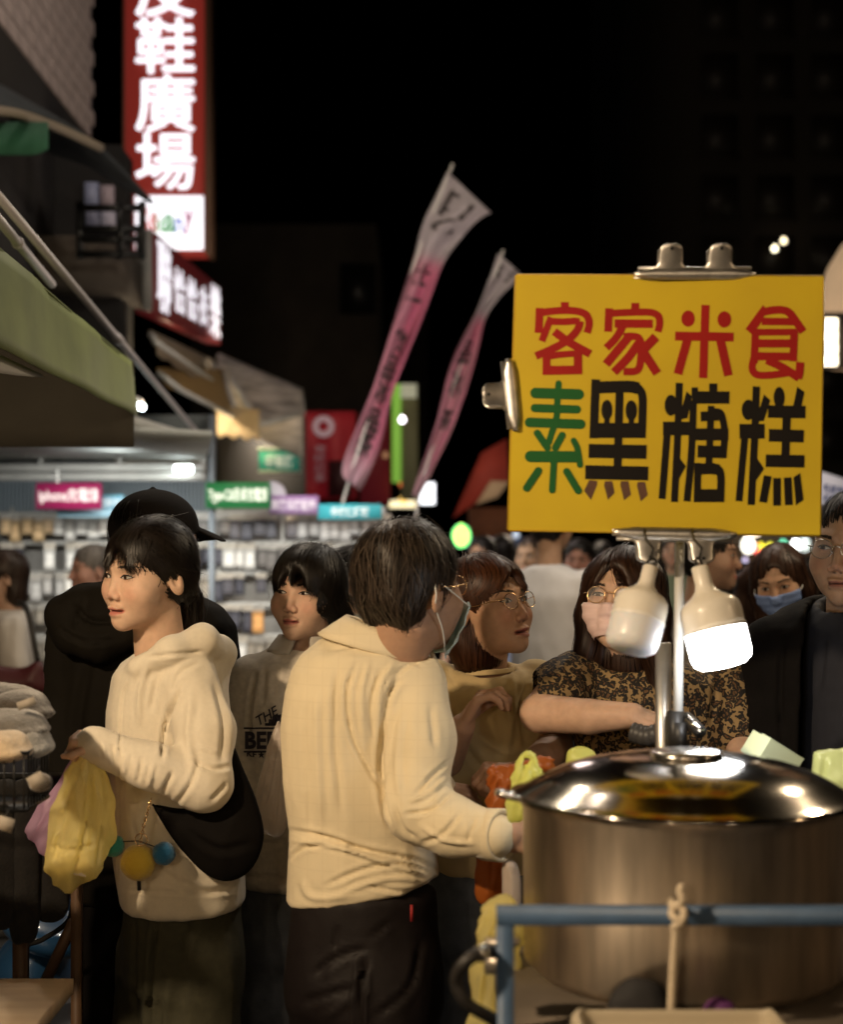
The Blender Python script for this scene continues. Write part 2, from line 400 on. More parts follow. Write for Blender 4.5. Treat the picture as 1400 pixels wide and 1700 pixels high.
def face_parts(H, body_mb, par, g):
    """eyes, lashes, brows set on the face"""
    ops = g.get('lid', .0062); gx, gz = g.get('gaze', (0, 0))
    for sx in (-1, 1):
        u = np.linspace(-1, 1, 41)[:, None]; v = np.linspace(0, 1, 17)[None]
        w = .0150; xc = .0315
        zu = .004 + ops * (1 - np.abs(u) ** 2.3) * (1 + .18 * -u) + .0012 * u; zl = .004 - ops * .62 * (1 - np.abs(u) ** 2.0) + .0012 * u
        X = sx * (xc + u * w + 0 * v); Z = zl + (zu - zl) * v
        Y = H.ysurf(X, Z).reshape(X.shape) - .0006
        pts = np.stack([X, Y, Z], -1); r = np.hypot(X - sx * xc - gx, (Z - .0045 - gz)); col = np.ones((*X.shape, 3)) * A(.56, .52, .47)
        ir = 1 / (1 + np.exp((r - .0060) / .0003)); pu = 1 / (1 + np.exp((r - .0026) / .0003))
        col = col * (1 - ir[..., None]) + A(.045, .02, .010) * ir[..., None]; col = col * (1 - pu[..., None]) + A(.004, .004, .004) * pu[..., None]
        sh = np.exp(-((1 - v) / .30) ** 2) + 0 * u; col = col * (1 - .25 * sh[..., None]); 
        edge = np.exp(-((1 - np.abs(u)) / .12) ** 2) + 0 * v; col = col * (1 - edge[..., None] * A(.3, .5, .5))
        m = MB(); P = H.wor(pts.reshape(-1, 3)).reshape(pts.shape); P = P if sx > 0 else P[::-1]; col = col if sx > 0 else col[::-1]
        m.grid(P, col.reshape(-1, 3)); m.build('eye', M_EYE, par)
        lash = MB(); L = np.stack([X[:, -1], Y[:, -1] - .0012, Z[:, -1] + .0004], -1); t = np.linspace(0, 1, 41)
        tail = L[-1] + A(sx * .0035, .002, .0012); L = np.vstack([L, tail]); rr = np.append(.0006 + .0011 * np.sin(np.pi * np.clip(t * .8 + .12, 0, 1)), .0002)
        lash.tube(H.wor(L), rr * g.get('liner', 1.), 6); L2 = np.stack([X[::2, 0], Y[::2, 0] - .0004, Z[::2, 0]], -1); lash.tube(H.wor(L2), .00035 + .0003 * np.linspace(0, 1, len(L2)), 5)
        fold = np.stack([X[2:-1, -1], Y[2:-1, -1], Z[2:-1, -1] + .0042], -1); 
        lash.build('eyelash', M_LASH, par)
        # brow: short hair strokes
        bm = MB(); n = 70; t = rng.random(n); bz = .0235 + .005 * np.sin(np.clip(t * 1.15, 0, 1) * np.pi * .62) - .004 * np.clip(t - .7, 0, 1) + (rng.random(n) - .5) * .0055 * (1.15 - t)
        bx = .013 + t * .040; L_ = .007; ang = .6 - t * .8
        Xb = sx * np.stack([bx, bx + L_ * np.cos(ang) * .5, bx + L_ * np.cos(ang)], 1); Zb = np.stack([bz, bz + L_ * np.sin(ang) * .4, bz + L_ * np.sin(ang) * .55], 1)
        Yb = H.ysurf(Xb, Zb).reshape(Xb.shape) - .0008
        S = np.stack([Xb, Yb, Zb], -1); ribbons(bm, H, S, np.array([.0007, .0008, .0002]) * g.get('brow', 1.), H.f); bm.build('eyebrow', M_BROW if not g.get('browmat') else g['browmat'], par)
def ribbons(mb, H, S, w, f, cols=None):
    """S (n,k,3) strand points in head space, w widths (k,), lie flat on field f"""
    n, k = S.shape[:2]; T = np.gradient(S, axis=1); T /= np.linalg.norm(T, axis=2, keepdims=True) + 1e-12
    Nn = grad(f, S.reshape(-1, 3), 2e-3).reshape(S.shape) if f is not None else np.broadcast_to(A(0, -1, 0), S.shape)
    B = np.cross(T, Nn); B /= np.linalg.norm(B, axis=2, keepdims=True) + 1e-9
    w = np.broadcast_to(np.asarray(w), (n, k))[..., None]
    V = np.stack([S + B * w, S - B * w], 2).reshape(-1, 3); V = H.wor(V)
    b = (np.arange(n)[:, None] * k + np.arange(k - 1)[None]).ravel() * 2
    F = np.stack([b, b + 1, b + 3, b + 2], 1); c = None if cols is None else np.repeat(cols, 2 * k, 0)
    mb.add(V, F, c)
def grow(field, roots, flow, steps, seg, lift, jitter=.25, grav=1.):
    """strands that lie on a hair surface; flow(p)-> direction"""
    p = roots.copy(); out = [p.copy()]; n = len(p); L = lift if np.ndim(lift) else np.full(n, lift); j = rng.normal(size=(n, 3)) * jitter; pd = None
    for s in range(steps):
        g = grad(field, p, 2e-3); d = flow(p, s / steps) + j * .35; d = d - g * (d * g).sum(1)[:, None]; d /= np.linalg.norm(d, axis=1, keepdims=True) + 1e-6
        if pd is not None: d = d * .6 + pd * .4; d /= np.linalg.norm(d, axis=1, keepdims=True) + 1e-6
        pd = d; p = p + d * (seg if np.ndim(seg) == 0 else seg[:, None])
        v = field(p); p = p - grad(field, p, 2e-3) * (v - L)[:, None] * .9; out.append(p.copy())
    return np.stack(out, 1)
def hair_on(H, par, field, groups, base, var=.35, cap=True, h=.004, lo=(-.12, -.14, -.2), hi=(.12, .17, .15), ridge=.0042, name='hair', m=None, soft=True):
    """hair volume from a field in head space plus strand ribbons; one mesh"""
    mb = MB(); base = np.asarray(base, float)
    if cap:
        X, Q = surfnet((lambda p: field(p) + .0035) if soft else field, lo, hi, h, 1); N = vnorm(X, Q)
        ph = np.arctan2(X[:, 0], X[:, 1] + .02); r = noise3(np.stack([ph * 7, X[:, 2] * 16, X[:, 1] * 14], 1)) + .8 * noise3(np.stack([ph * 17, X[:, 2] * 12, X[:, 1] * 12], 1)) + .6 * noise3(np.stack([ph * 34, X[:, 2] * 12, X[:, 1] * 16], 1))
        X = X + N * (r * ridge)[:, None]; mb.add(H.wor(X), Q, base * (1 + .5 * np.clip(r, -1, 1)[:, None]))
    for S, w, br in groups:
        n, k = S.shape[:2]; c = base * (1 + var * rng.normal(size=(n, 1)) * .6) * br; c = np.clip(c, .002, 1)
        t = np.linspace(0, 1, k); ww = w * np.clip(np.minimum(t * 8 + .4, (1 - t) * 3 + .12), 0, 1) * (.6 + .8 * rng.random((n, 1)))
        ribbons(mb, H, S, ww, field if field is not None else H.f, c)
    return mb.build(name, m or M_HAIR, par)
def rand_on(field, lo, hi, n, cond=None):
    lo = np.asarray(lo); hi = np.asarray(hi); P = lo + rng.random((n * 8, 3)) * (hi - lo)
    for _ in range(6): P = P - grad(field, P, 2e-3) * field(P)[:, None] * .9
    k = np.abs(field(P)) < .003
    if cond is not None: k &= cond(P)
    return P[k][:n]
# ----------------------------------------------------------------- common materials
M_EYE = mat('eye wet', (1, 1, 1), .12, vcol=True); M_LASH = mat('lash', (.012, .009, .007), .6); M_BROW = mat('brow hair', (.035, .022, .014), .7)
M_HAIR = mat('hair', (.02, .012, .008), .46, vcol=True, spec=.28)
M_SKIN = mat('skin', (.6, .4, .3), .56, vcol=True, sss=.14, nscale=70, namt=.13, bump=.16, bscale=700, spec=.32)
M_STEEL = mat('steel', (.62, .60, .57), .22, 1., nscale=30, namt=.15)
M_CHROME = mat('clip steel', (.72, .70, .67), .40, 1., nscale=60, namt=.25, bump=.05, bscale=90)
M_BLACKP = mat('black plastic', (.015, .014, .013), .45)
M_BLACKM = mat('black metal', (.02, .02, .02), .4, .6)
M_WHITEP = mat('white plastic', (.75, .73, .69), .35)
M_ASPH = mat('asphalt', (.05, .05, .052), .85, nscale=3, namt=.4, bump=.5, bscale=180)
M_WALLD = mat('dim wall', (.065, .052, .04), .9, nscale=2, namt=.35)
M_WALLW = mat('warm stall wall', (.55, .43, .31), .8, nscale=4, namt=.3)
M_WHITEMET = mat('white painted metal', (.55, .55, .52), .5, nscale=8, namt=.2)
def led(name, col, s): return mat(name, tuple(c * .5 for c in col), .5, emit=col, estr=s)
M_LAMPW = led('lit lamp white', (1., .97, .93), 14)
M_LAMPWARM = led('lit bulb warm', (1., .72, .40), 30)
def point(loc, e, col, r=.04, name='lamp_light'):
    l = bpy.data.lights.new(name, 'POINT'); l.energy = e; l.color = col; l.shadow_soft_size = r
    o = bpy.data.objects.new(name, l); o.location = loc; COL.objects.link(o); return o
def spotarea(loc, e, col, sx, sy, rot, name='tube_light'):
    l = bpy.data.lights.new(name, 'AREA'); l.energy = e; l.color = col; l.shape = 'RECTANGLE'; l.size = sx; l.size_y = sy
    o = bpy.data.objects.new(name, l); o.location = loc; o.rotation_euler = rot; COL.objects.link(o); return o
# ----------------------------------------------------------------- ground
g = MB(); g.add([(-150, -60, 0), (150, -60, 0), (150, 250, 0), (-150, 250, 0)], np.array([(0, 1, 2, 3)]))
tag(g.build('road', M_ASPH, loc=(0, 0, 0)), kind='structure')
g = MB(); g.box((-7, -20, .004), (-3.0, 60, .12)); tag(g.build('pavement', mat('paving', (.16, .15, .14), .85, nscale=5, namt=.3), loc=(-3, 0, 0)), kind='structure')
# ----------------------------------------------------------------- warm hanging lamps (the stalls' own light and added bulbs)
def hang_bulb(loc, e, label, col=(1., .75, .48), top=None, r=.03):
    x, y, z = loc; t = empty('hanging_lamp', (x, y, z)); tag(t, label, 'lamp', 'bare bulbs hanging over the stalls')
    b = MB(); b.lathe([(0, -r), (r * .5, -r * .86), (r * .87, -r * .5), (r, 0), (r * .87, r * .5), (r * .5, r * 1.1), (.014, r * 1.7)], 20, (np.eye(3), A(x, y, z))); b.build('bulb', M_LAMPWARM, t)
    b = MB(); b.lathe([(0, 0), (.016, 0), (.018, .04), (.008, .06), (0, .06)], 14, (np.eye(3), A(x, y, z + r * 1.6))); b.build('socket', M_BLACKP, t)
    b = MB(); b.tube([(x, y, z + .1), (x + .01, y, (top or z + .8))], .004, 6); b.build('cable', M_BLACKP, t)
    p = point((x, y, z - r - .05), e, col, .05); return t
# ----------------------------------------------------------------- street: buildings, signs, shop
def quad_prism(mb, c, d, col=None):      # c: 4 corners, d: thickness vector
    return mb.poly(c, d, col)
# far dark buildings
t = MB(); t.box(at(318, 930, 24) * A(1, 1, 0) + A(0, 0, 0), (at(625, 0, 24)[0], 34, at(0, 372, 24)[2]))
b = t.build('building', M_WALLD); tag(b, 'unlit plain building block straight behind the second shop sign', 'building')
wn = MB(); x0, x1 = at(565, 0, 24)[0], at(625, 0, 24)[0]; wn.box((x0, 23.9, at(0, 522, 24)[2]), (x1 - .02, 24.05, at(0, 440, 24)[2])); wn.build('window', M_BLACKM, b)
t = MB(); t.box((at(1135, 0, 26)[0], 26, 0), (at(1135, 0, 26)[0] + 14, 40, 24)); b2 = t.build('tower_block', mat('tower wall', (.030, .023, .017), .9, nscale=1, namt=.3))
tag(b2, 'tall dark apartment block rising behind the yellow sign', 'building')
wm = None
for i in range(5):
    for j in range(11):
        X = at(1165, 0, 26)[0] + i * .95; Z = 1.2 + j * 1.05
        f = MB(); f.box((X, 25.93, Z), (X + .62, 26.02, Z + .68)); o = f.build('window', mat('tower pane', (.022, .017, .013), .5), b2)
        f = MB(); f.box((X - .04, 25.9, Z - .09), (X + .66, 26.02, Z - .03)); f.build('sill', MATS['tower wall'], o) if i < 3 else None
t = MB(); t.box((at(622, 0, 40)[0], 40, 0), (at(712, 0, 40)[0], 48, at(0, 500, 40)[2])); tag(t.build('building', M_WALLD), 'narrow dark building at the far end of the street', 'building')
# ---- upper left tiled house
bl = empty('tiled_house', (-3.2, 8.5, 0)); tag(bl, 'house with pale tiled wall and dark windows above the awnings', 'building')
W = MB(); W.box((-6, 5.0, 2.9), (-2.32, 10.6, 12)); W.build('wall', mat('grout', (.035, .031, .029), .9), bl)
M_TILE = mat('pale wall tile', (.52, .43, .41), .55, nscale=3, namt=.35)
tm = MB(); tm.box((-.012, -.112, -.046), (.012, .112, .046)); tme = tm.mesh('tile', False); tme.materials.append(M_TILE)
k = 0
for j in range(20):
    for i in range(15):
        y = 7.0 + i * .24 + (j % 2) * .12; z = 4.55 + j * .105
        if 8.55 < y < 9.5 and z > 5.35: continue
        o = bpy.data.objects.new('tile', tme); COL.objects.link(o); o.parent = bl; o.location = A(-2.316 + rng.normal() * .001, y, z) - wloc(bl); WL[o.name] = A(-2.316, y, z); k += 1
f = MB(); f.box((-2.36, 8.62, 5.4), (-2.305, 9.42, 6.7)); wo = f.build('window', mat('dark pane', (.03, .028, .024), .3), bl)
f = MB(); f.box((-2.33, 8.56, 5.33), (-2.24, 9.48, 5.39)); f.box((-2.33, 8.98, 5.4), (-2.29, 9.04, 6.7)); f.build('frame', M_WALLD, wo)
# dark curved awning with pale edge on that house
def sheet(name, rows, m, par=None, th=.02, **kw):
    mb = MB(); mb.grid(np.array([spline(r, 9) if len(r) > 2 else np.linspace(r[0], r[1], 9) for r in rows]), thick=th); return mb.build(name, m, par, **kw)
aw = empty('balcony_awning', at(120, 300, 8)); tag(aw, 'dark curved awning with pale front edge under the tiled wall', 'awning')
top = [at(-60, 168, 7.0), at(40, 180, 7.4), at(130, 215, 7.8), at(200, 275, 8.2), at(255, 335, 8.6)]
sheet('canvas', [[p + A(-.9, .3, .45) for p in top], [p + A(-.4, .1, .25) for p in top], top], mat('dark blue canvas', (.03, .035, .04), .8, nscale=9, namt=.3), aw)
ed = MB(); ed.tube(spline([at(-60, 182, 6.95), at(20, 187, 7.2), at(90, 210, 7.5), at(168, 246, 7.8)], 20), .024, 8); ed.build('edge_tube', mat('pale edging', (.17, .14, .105), .6), aw)
gl = MB(); gl.grid(np.array([[at(x, 205, 7.3), at(x, 232 + 2 * math.sin(x * .2), 7.25), at(x, 258 - 14 * max(0, (x - 50) / 34) ** 2, 7.2)] for x in range(-40, 84, 6)]), thick=.01)
o = gl.build('green_valance', mat('green cloth', (.012, .07, .035), .8)); tag(o, 'green cloth valance hanging under the curved dark awning', 'valance')
# balcony with lit posters behind its rails
bc = empty('balcony', at(180, 430, 9)); tag(bc, 'dark railed balcony in front of faintly lit window panes', 'balcony')
f = MB(); f.box(at(60, 470, 9.0), at(236, 440, 9.9) + A(0, 0, 0)); f.build('floor_slab', M_WALLD, bc)
for yy in (345, 380, 397, 422): f = MB(); f.tube([at(128, yy, 8.8), at(236, yy, 8.8)], .022, 6); f.build('rail', M_BLACKM, bc)
for xx in (132, 200, 236): f = MB(); f.tube([at(xx, 335, 8.8), at(xx, 430, 8.8)], .022, 6); f.build('post', M_BLACKM, bc)
for i, (x, y0, y1, c, s) in enumerate([(140, 305, 342, (.35, .38, .55), .05), (166, 310, 342, (.5, .4, .45), .05), (142, 352, 378, (.3, .3, .4), .05), (168, 352, 378, (.55, .5, .58), .10), (146, 400, 418, (.45, .36, .36), .06)]):
    f = MB(); f.box(at(x, y1, 9.4), at(x + 24, y0, 9.44)); f.build('lit_pane', led('lit pane %d' % i, c, s), bc)
# dark store front wall below balcony
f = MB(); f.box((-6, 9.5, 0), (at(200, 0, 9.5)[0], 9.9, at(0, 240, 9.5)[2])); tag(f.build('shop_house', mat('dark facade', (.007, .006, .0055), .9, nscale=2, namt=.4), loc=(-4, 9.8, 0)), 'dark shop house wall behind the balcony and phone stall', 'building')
# ---- vertical red sign
Yv = 13.5
vs = empty('vertical_sign', at(278, 415, Yv)); tag(vs, 'tall red lit sign with big white characters high on the left', 'sign')
M_REDL = led('sign red', (.40, .04, .028), .34); M_WHL = led('sign white', (.95, .92, 1.), 1.6); M_PANW = led('panel white', (.95, .93, .98), 1.5)
c0 = at(206, 418, Yv); c1 = at(341, -60, Yv); f = MB(); f.box((c0[0], Yv, c0[2]), (c1[0], Yv + .32, c1[2])); f.build('box', M_REDL, vs)
f = MB()
for (a0, a1) in (((204, 420), (207, -60)), ((340, 420), (348, -60))): p, q = at(*a0, Yv), at(*a1, Yv); f.box((p[0], Yv - .03, p[2]), (q[0], Yv + .34, q[2]))
f.build('frame', mat('brown sign frame', (.10, .05, .03), .6), vs)
for ch, y0, y1 in (('皮', 27, -66), ('鞋', 121, 30), ('廣', 218, 124), ('場', 314, 221)):
    f = MB()
    for i, (ox, oy) in enumerate([(0, 0), (1.1, 0), (-1.1, 0), (0, .9), (0, -.9), (.6, .5)]):
        q = Yv - .012 - .0012 * i; put_text(f, ch, at(226 + ox, y1 * 0 + y0 + oy, q), at(322 + ox, y0 + oy, q), at(226 + ox, y1 + oy, q), 0, .010)
    f.build('character', M_WHL, vs, smooth=False)
p, q = at(224, 414, Yv - .02), at(337, 325, Yv - .02); f = MB(); f.box((p[0], Yv - .02, p[2]), (q[0], Yv - .004, q[2])); pn = f.build('white_panel', M_PANW, vs)
for (txt, x0, x1, y0, y1, c, nm) in (('Re', 232, 262, 384, 338, (.75, .10, .06), 'red'), ('ic', 258, 276, 386, 356, (.1, .5, .12), 'green'), ('a', 272, 290, 386, 356, (.05, .45, .1), 'leaf'), ('n', 290, 304, 386, 362, (.12, .22, .7), 'blue'), ('y', 304, 322, 392, 348, (.5, .12, .25), 'pink')):
    f = MB(); put_text(f, txt, at(x0, y0, Yv - .026), at(x1, y0, Yv - .026), at(x0, y1, Yv - .026), .02, .006); f.build('letter', led('letter ' + nm, c, .5), pn)
# ---- second sign along the street
ss = empty('projecting_sign', at(300, 560, 11)); tag(ss, 'long lit shop sign with white characters on dark red, seen edge on', 'sign')
N0, N1, F0, F1 = at(256, 385, 10), at(256, 520, 10), at(366, 478, 13), at(366, 572, 13); dx = A(-.16, 0, 0)
f = MB(); f.poly([N1, F1, F0, N0], A(-.12, -.02, 0)); f.build('box', led('sign dark red', (.16, .016, .017), .2), ss)
f = MB(); f.poly([at(228, 388, 10.02), at(228, 515, 10.02), N1 + A(-.004, -.05, 0), N0 + A(-.004, -.05, 0)], A(0, -.05, 0)); f.build('end_cap', mat('grey sign end', (.20, .20, .19), .5), ss)
def onsign(u, v): return (N1 * (1 - u) + F1 * u) * (1 - v) + (N0 * (1 - u) + F0 * u) * v
nrm = A(1, .0, 0) * .006
for ch, u0, u1, v0, v1 in (('聯', .02, .19, .05, .96), ('恰', .235, .38, .16, .76), ('恰', .42, .56, .16, .76), ('衣', .60, .74, .16, .78), ('樂', .79, .97, .06, .94)):
    f = MB()
    for i, (ox, oy) in enumerate([(0, 0), (.004, 0), (-.004, 0)]):
        d = nrm * (1 + .3 * i); put_text(f, ch, onsign(u0 + ox, v0 + oy) + d, onsign(u1 + ox, v0 + oy) + d, onsign(u0 + ox, v1 + oy) + d, 0, .006)
    f.build('character', led('sign white dim', (.95, .92, 1.), .95), ss, smooth=False)
# ---- awnings further along
def awning(label, pts, m, mv=None, val=0, slats=0, fr=True, cat='awning'):
    a, b_, c, d = [np.asarray(p) for p in pts]      # back-near, front-near, front-far, back-far
    t = empty('shop_awning', (a + b_ + c + d) / 4); tag(t, label, cat)
    mb = MB(); G = np.array([[a + (b_ - a) * i / 6 + ((d + (c - d) * i / 6) - (a + (b_ - a) * i / 6)) * j / 10 - A(0, 0, .06) * math.sin(math.pi * i / 6) * (1 if fr else 0) for j in range(11)] for i in range(7)]); mb.grid(G, thick=.015); mb.build('canvas', m, t)
    if val:
        mb = MB(); G = np.array([[b_ + (c - b_) * j / 14 - A(0, 0, val * i / 3 * (1 + .12 * math.sin(j * 2.2))) for j in range(15)] for i in range(4)]); mb.grid(G, thick=.01); mb.build('valance', mv or m, t)
    for p, q in ((a, b_), (d, c), (b_, c)): mb = MB(); mb.tube([p - A(0, 0, .03), q - A(0, 0, .03)], .02, 6); mb.build('frame_tube', M_WHITEMET, t)
    return t
M_BEIGE = mat('beige canvas', (.34, .27, .19), .8, nscale=5, namt=.35, trl=.3); M_CREAM = mat('cream canvas', (.60, .52, .40), .8, nscale=6, namt=.35, trl=.4); M_STRIPE = mat('pale tarpaulin', (.66, .61, .56), .7, stretch=(2, 2, 9), nscale=3, namt=.7, trl=.35)
awning('beige awning slung directly below the lit side sign', [at(250, 548, 9.6), at(262, 562, 9.4), at(372, 640, 12), at(350, 595, 12.4)], M_BEIGE, val=.10)
awning('ochre corrugated shop canopy under the beige awning', [at(262, 610, 9.6), at(300, 640, 9.6), at(395, 690, 11.6), at(370, 612, 12)], mat('ochre sheet', (.36, .23, .09), .6, stretch=(1, 14, 1), nscale=6, namt=.55))
awning('pale striped tarpaulin awning at the corner with drooping end', [at(362, 588, 12.3), at(430, 700, 11.6), at(503, 680, 12.2), at(500, 645, 13.2)], M_STRIPE, val=.0)
f = MB(); G = np.array([[at(362 + (503 - 362) * u, 585 + 60 * u + (20 + 95 * v) * (.35 + .65 * min(1, u * 2)) * v, 12.4 - .5 * v) for u in np.linspace(0, 1, 12)] for v in np.linspace(0, 1, 6)]); f.grid(G, thick=.01); tag(f.build('tarpaulin', M_STRIPE), 'crumpled pale tarpaulin draped over the corner awning', 'tarpaulin')
f = MB(); G = np.array([[at(360 + 70 * u, 672 + 8 * u + 50 * v + 3 * math.sin(u * 20) * v, 11.4 - .1 * v) for u in np.linspace(0, 1, 22)] for v in np.linspace(0, 1, 5)]); f.grid(G, thick=.008); tag(f.build('lit_valance', mat('lit cream cloth', (.72, .60, .38), .7, nscale=7, namt=.3, trl=.5)), 'bright cream valance lit from behind, left of the teal street sign', 'valance')
point(at(395, 716, 12.1), 20, (1, .78, .42), .05); point(at(455, 690, 12.8), 60, (1, .86, .66), .05)  # point lights added to brighten the awnings, no fixtures
point(at(330, 660, 11), 30, (1, .75, .5), .05)
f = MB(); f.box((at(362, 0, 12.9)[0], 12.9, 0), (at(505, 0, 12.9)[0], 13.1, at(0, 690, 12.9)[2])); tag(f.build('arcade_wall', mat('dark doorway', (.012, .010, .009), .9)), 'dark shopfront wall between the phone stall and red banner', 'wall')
f = MB(); f.box(at(430, 783, 12.3), at(497, 745, 12.33)); t = f.build('street_sign', mat('teal sign', (.012, .14, .10), .4, emit=(.03, .30, .22), estr=.22)); tag(t, 'small teal street sign with pale characters and a white rim', 'street sign')
f = MB(); put_text(f, '中華路', at(440, 777, 12.29), at(488, 777, 12.29), at(440, 755, 12.29), .02, .006); f.build('lettering', led('sign pale', (.5, .6, .55), .35), t, smooth=False)
f = MB()
for (x0, y0, x1, y1) in ((428, 785, 499, 782), (428, 747, 499, 744)): f.box(at(x0, y0, 12.28), at(x1, y1, 12.34))
f.build('rim', mat('dull rim', (.2, .25, .22), .6), t)
# ---- banners
def flag(label, pole, rows, cat='banner', Y=9.0, chars=''):
    t = empty('banner_flag', at(*pole[0], Y)); tag(t, label, cat, 'tall advertising flags')
    mb = MB(); mb.tube(spline([at(p[0] + 4, p[1], Y + .035) for p in pole], 24), .009, 8); mb.build('pole', M_WHITEP, t)
    rows = np.array(rows, float); n = 60; k = np.linspace(0, 1, n); tt = np.linspace(0, 1, len(rows)); R = np.stack([np.interp(k, tt, rows[:, i]) for i in range(4)], 1)
    ker = np.ones(7) / 7; R = np.stack([np.convolve(np.pad(R[:, i], 3, mode='edge'), ker, 'valid') for i in range(4)], 1)
    G = np.zeros((n, 15, 3)); C = np.zeros((n, 15, 3))
    for j in range(15):
        u = j / 14; X = R[:, 0] * (1 - u) + R[:, 2] * u; Yp = R[:, 1] * (1 - u) + R[:, 3] * u
        for i in range(n): G[i, j] = at(X[i], Yp[i], Y + .05 * math.sin(u * 7 + i * .12) + .03 * math.sin(i * .4 + u * 3))
    white = A(.56, .50, .53); pink = A(.62, .16, .28)
    for i in range(n):
        v = i / n; s = 1 / (1 + math.exp(-(v - .30) / .01)) * (1 - .55 / (1 + math.exp(-(v - .83) / .02)))
        for j in range(15):
            u = j / 14; cc = white * (1 - s) + pink * s; cc = cc * (1 - .0 * u)
            if s > .3 and u < .5: cc = cc * .6 + A(.62, .40, .46) * .4
            C[i, j] = cc
    mb = MB(); mb.grid(G, C, thick=.004); fl = mb.build('cloth', mat('flag cloth', (1, 1, 1), .75, vcol=True, nscale=14, namt=.25, trl=.3), t)
    M_INK = mat('flag ink', (.05, .04, .04), .8)
    for i0, i1, ch in chars:
        f = MB(); V, F = text_mesh(ch, .02, .5); lo = V.min(0); hi = V.max(0); q = (V - lo) / np.maximum(hi - lo, 1e-9)
        r = (i0 + (i1 - i0) * (1 - q[:, 1])); c_ = 3.0 + q[:, 0] * 7.5; ri = np.clip(r.astype(int), 0, n - 2); ci = np.clip(c_.astype(int), 0, 13); fr = (r - ri)[:, None]; fc = (c_ - ci)[:, None]
        P = (G[ri, ci] * (1 - fr) + G[ri + 1, ci] * fr) * (1 - fc) + (G[ri, ci + 1] * (1 - fr) + G[ri + 1, ci + 1] * fr) * fc
        f.add(P - A(0, .012, 0) - A(0, .004, 0) * q[:, 2:3], F); f.build('character', M_INK, fl, smooth=False)
    return t
# rows: left x,y right x,y from top to bottom
flag('longer pink and white flag leaning right, white flared top', [(748, 272), (690, 420), (630, 620), (575, 800), (560, 860), (556, 930)],
     [(747, 278, 820, 352), (722, 330, 795, 362), (700, 372, 764, 398), (690, 420, 735, 432), (670, 480, 716, 490), (650, 545, 688, 560), (630, 610, 662, 622), (612, 665, 645, 680), (590, 715, 634, 740), (563, 782, 608, 800), (578, 800, 596, 818)], Y=9.5,
     chars=[(3, 8, '口'), (8, 12, '乙'), (19, 22, '十'), (22, 25, '二'), (29, 33, '飲'), (33, 37, '品'), (37, 41, '冰'), (42, 46, '品'), (46, 50, '茶')])
flag('shorter twisted pink flag beside the yellow sign', [(832, 415), (795, 520), (748, 640), (715, 740), (690, 830), (684, 930)],
     [(828, 418, 865, 450), (822, 440, 858, 468), (806, 480, 830, 490), (790, 522, 803, 528), (768, 560, 797, 565), (747, 605, 785, 610), (735, 660, 768, 668), (722, 715, 748, 722), (706, 760, 724, 768), (692, 800, 706, 808), (684, 826, 692, 832)], Y=10.0,
     chars=[(4, 8, '口'), (24, 29, '品'), (30, 35, '冰'), (37, 41, '茶')])
# ---- red hanging banner and other far lights
f = MB(); f.grid(np.array([[at(505 + 86 * u, 683 + 145 * v, 15 + .05 * math.sin(u * 8)) for u in np.linspace(0, 1, 9)] for v in np.linspace(0, 1, 9)]), thick=.02)
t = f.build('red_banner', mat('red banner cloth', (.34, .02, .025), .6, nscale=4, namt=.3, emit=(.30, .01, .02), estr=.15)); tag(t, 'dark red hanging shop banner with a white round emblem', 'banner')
f = MB(); c = at(537, 708, 14.9); f.tube([c + A(math.cos(a) * .08, 0, math.sin(a) * .08) for a in np.linspace(0, 2 * math.pi, 16)[:-1]], .03, 6, closed=True); f.build('emblem', led('emblem pale', (.6, .4, .42), .3), t)
for i, ch in enumerate('老味紅茶'):
    f = MB(); y = 752 + i * 16; put_text(f, ch, at(522, y, 14.9), at(541, y, 14.9), at(522, y - 14, 14.9), .02, .006); f.build('character', led('emblem dim', (.4, .2, .22), .2), t, smooth=False)
f = MB(); f.box(at(545, 825, 14.85), at(585, 765, 14.88)); f.build('dark_picture', mat('dark print', (.05, .012, .014), .6), t)
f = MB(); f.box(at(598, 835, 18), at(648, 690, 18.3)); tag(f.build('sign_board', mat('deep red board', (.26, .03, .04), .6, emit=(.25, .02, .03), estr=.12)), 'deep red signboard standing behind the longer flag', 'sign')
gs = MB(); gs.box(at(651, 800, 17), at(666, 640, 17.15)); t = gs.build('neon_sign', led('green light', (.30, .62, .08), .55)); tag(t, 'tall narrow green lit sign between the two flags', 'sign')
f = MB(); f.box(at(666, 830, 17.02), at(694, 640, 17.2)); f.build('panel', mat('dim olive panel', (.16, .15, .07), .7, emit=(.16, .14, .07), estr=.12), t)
f = MB(); f.box(at(665, 660, 16.95), at(692, 638, 17.0)); f.build('cap_light', led('pale olive', (.6, .58, .40), .45), t)
def glow(label, px, py, Y, r, col, s, cat='lamp', group='distant round lamps', sy=1.):
    mb = MB(); z = Y / FPX * r; mb.lathe([(0.001, -z * sy), (z * .5, -z * .87 * sy), (z * .87, -z * .5 * sy), (z, 0), (z * .87, z * .5 * sy), (z * .5, z * .87 * sy), (.001, z * sy)], 16, (np.eye(3), at(px, py, Y)))
    mb.lathe([(z * .35, z * sy * .95), (z * .35, z * sy * 1.3), (.001, z * sy * 1.35)], 10, (np.eye(3), at(px, py, Y)))
    o = mb.build('street_lamp', led('glow %s' % label, col, s)); tag(o, label, cat, group); return o
glow('white lamp shining on the green neon sign', 668, 697, 16.5, 5, (1, .9, .98), 7)
glow('orange lamp low between the two flags', 672, 803, 18, 9, (1, .22, .06), 1.3)
glow('amber lamp under the orange lamp', 670, 830, 18, 7, (1, .62, .15), 2)
glow('dim bronze lamp above the orange lamp', 640, 756, 17, 5, (.6, .3, .15), .5)
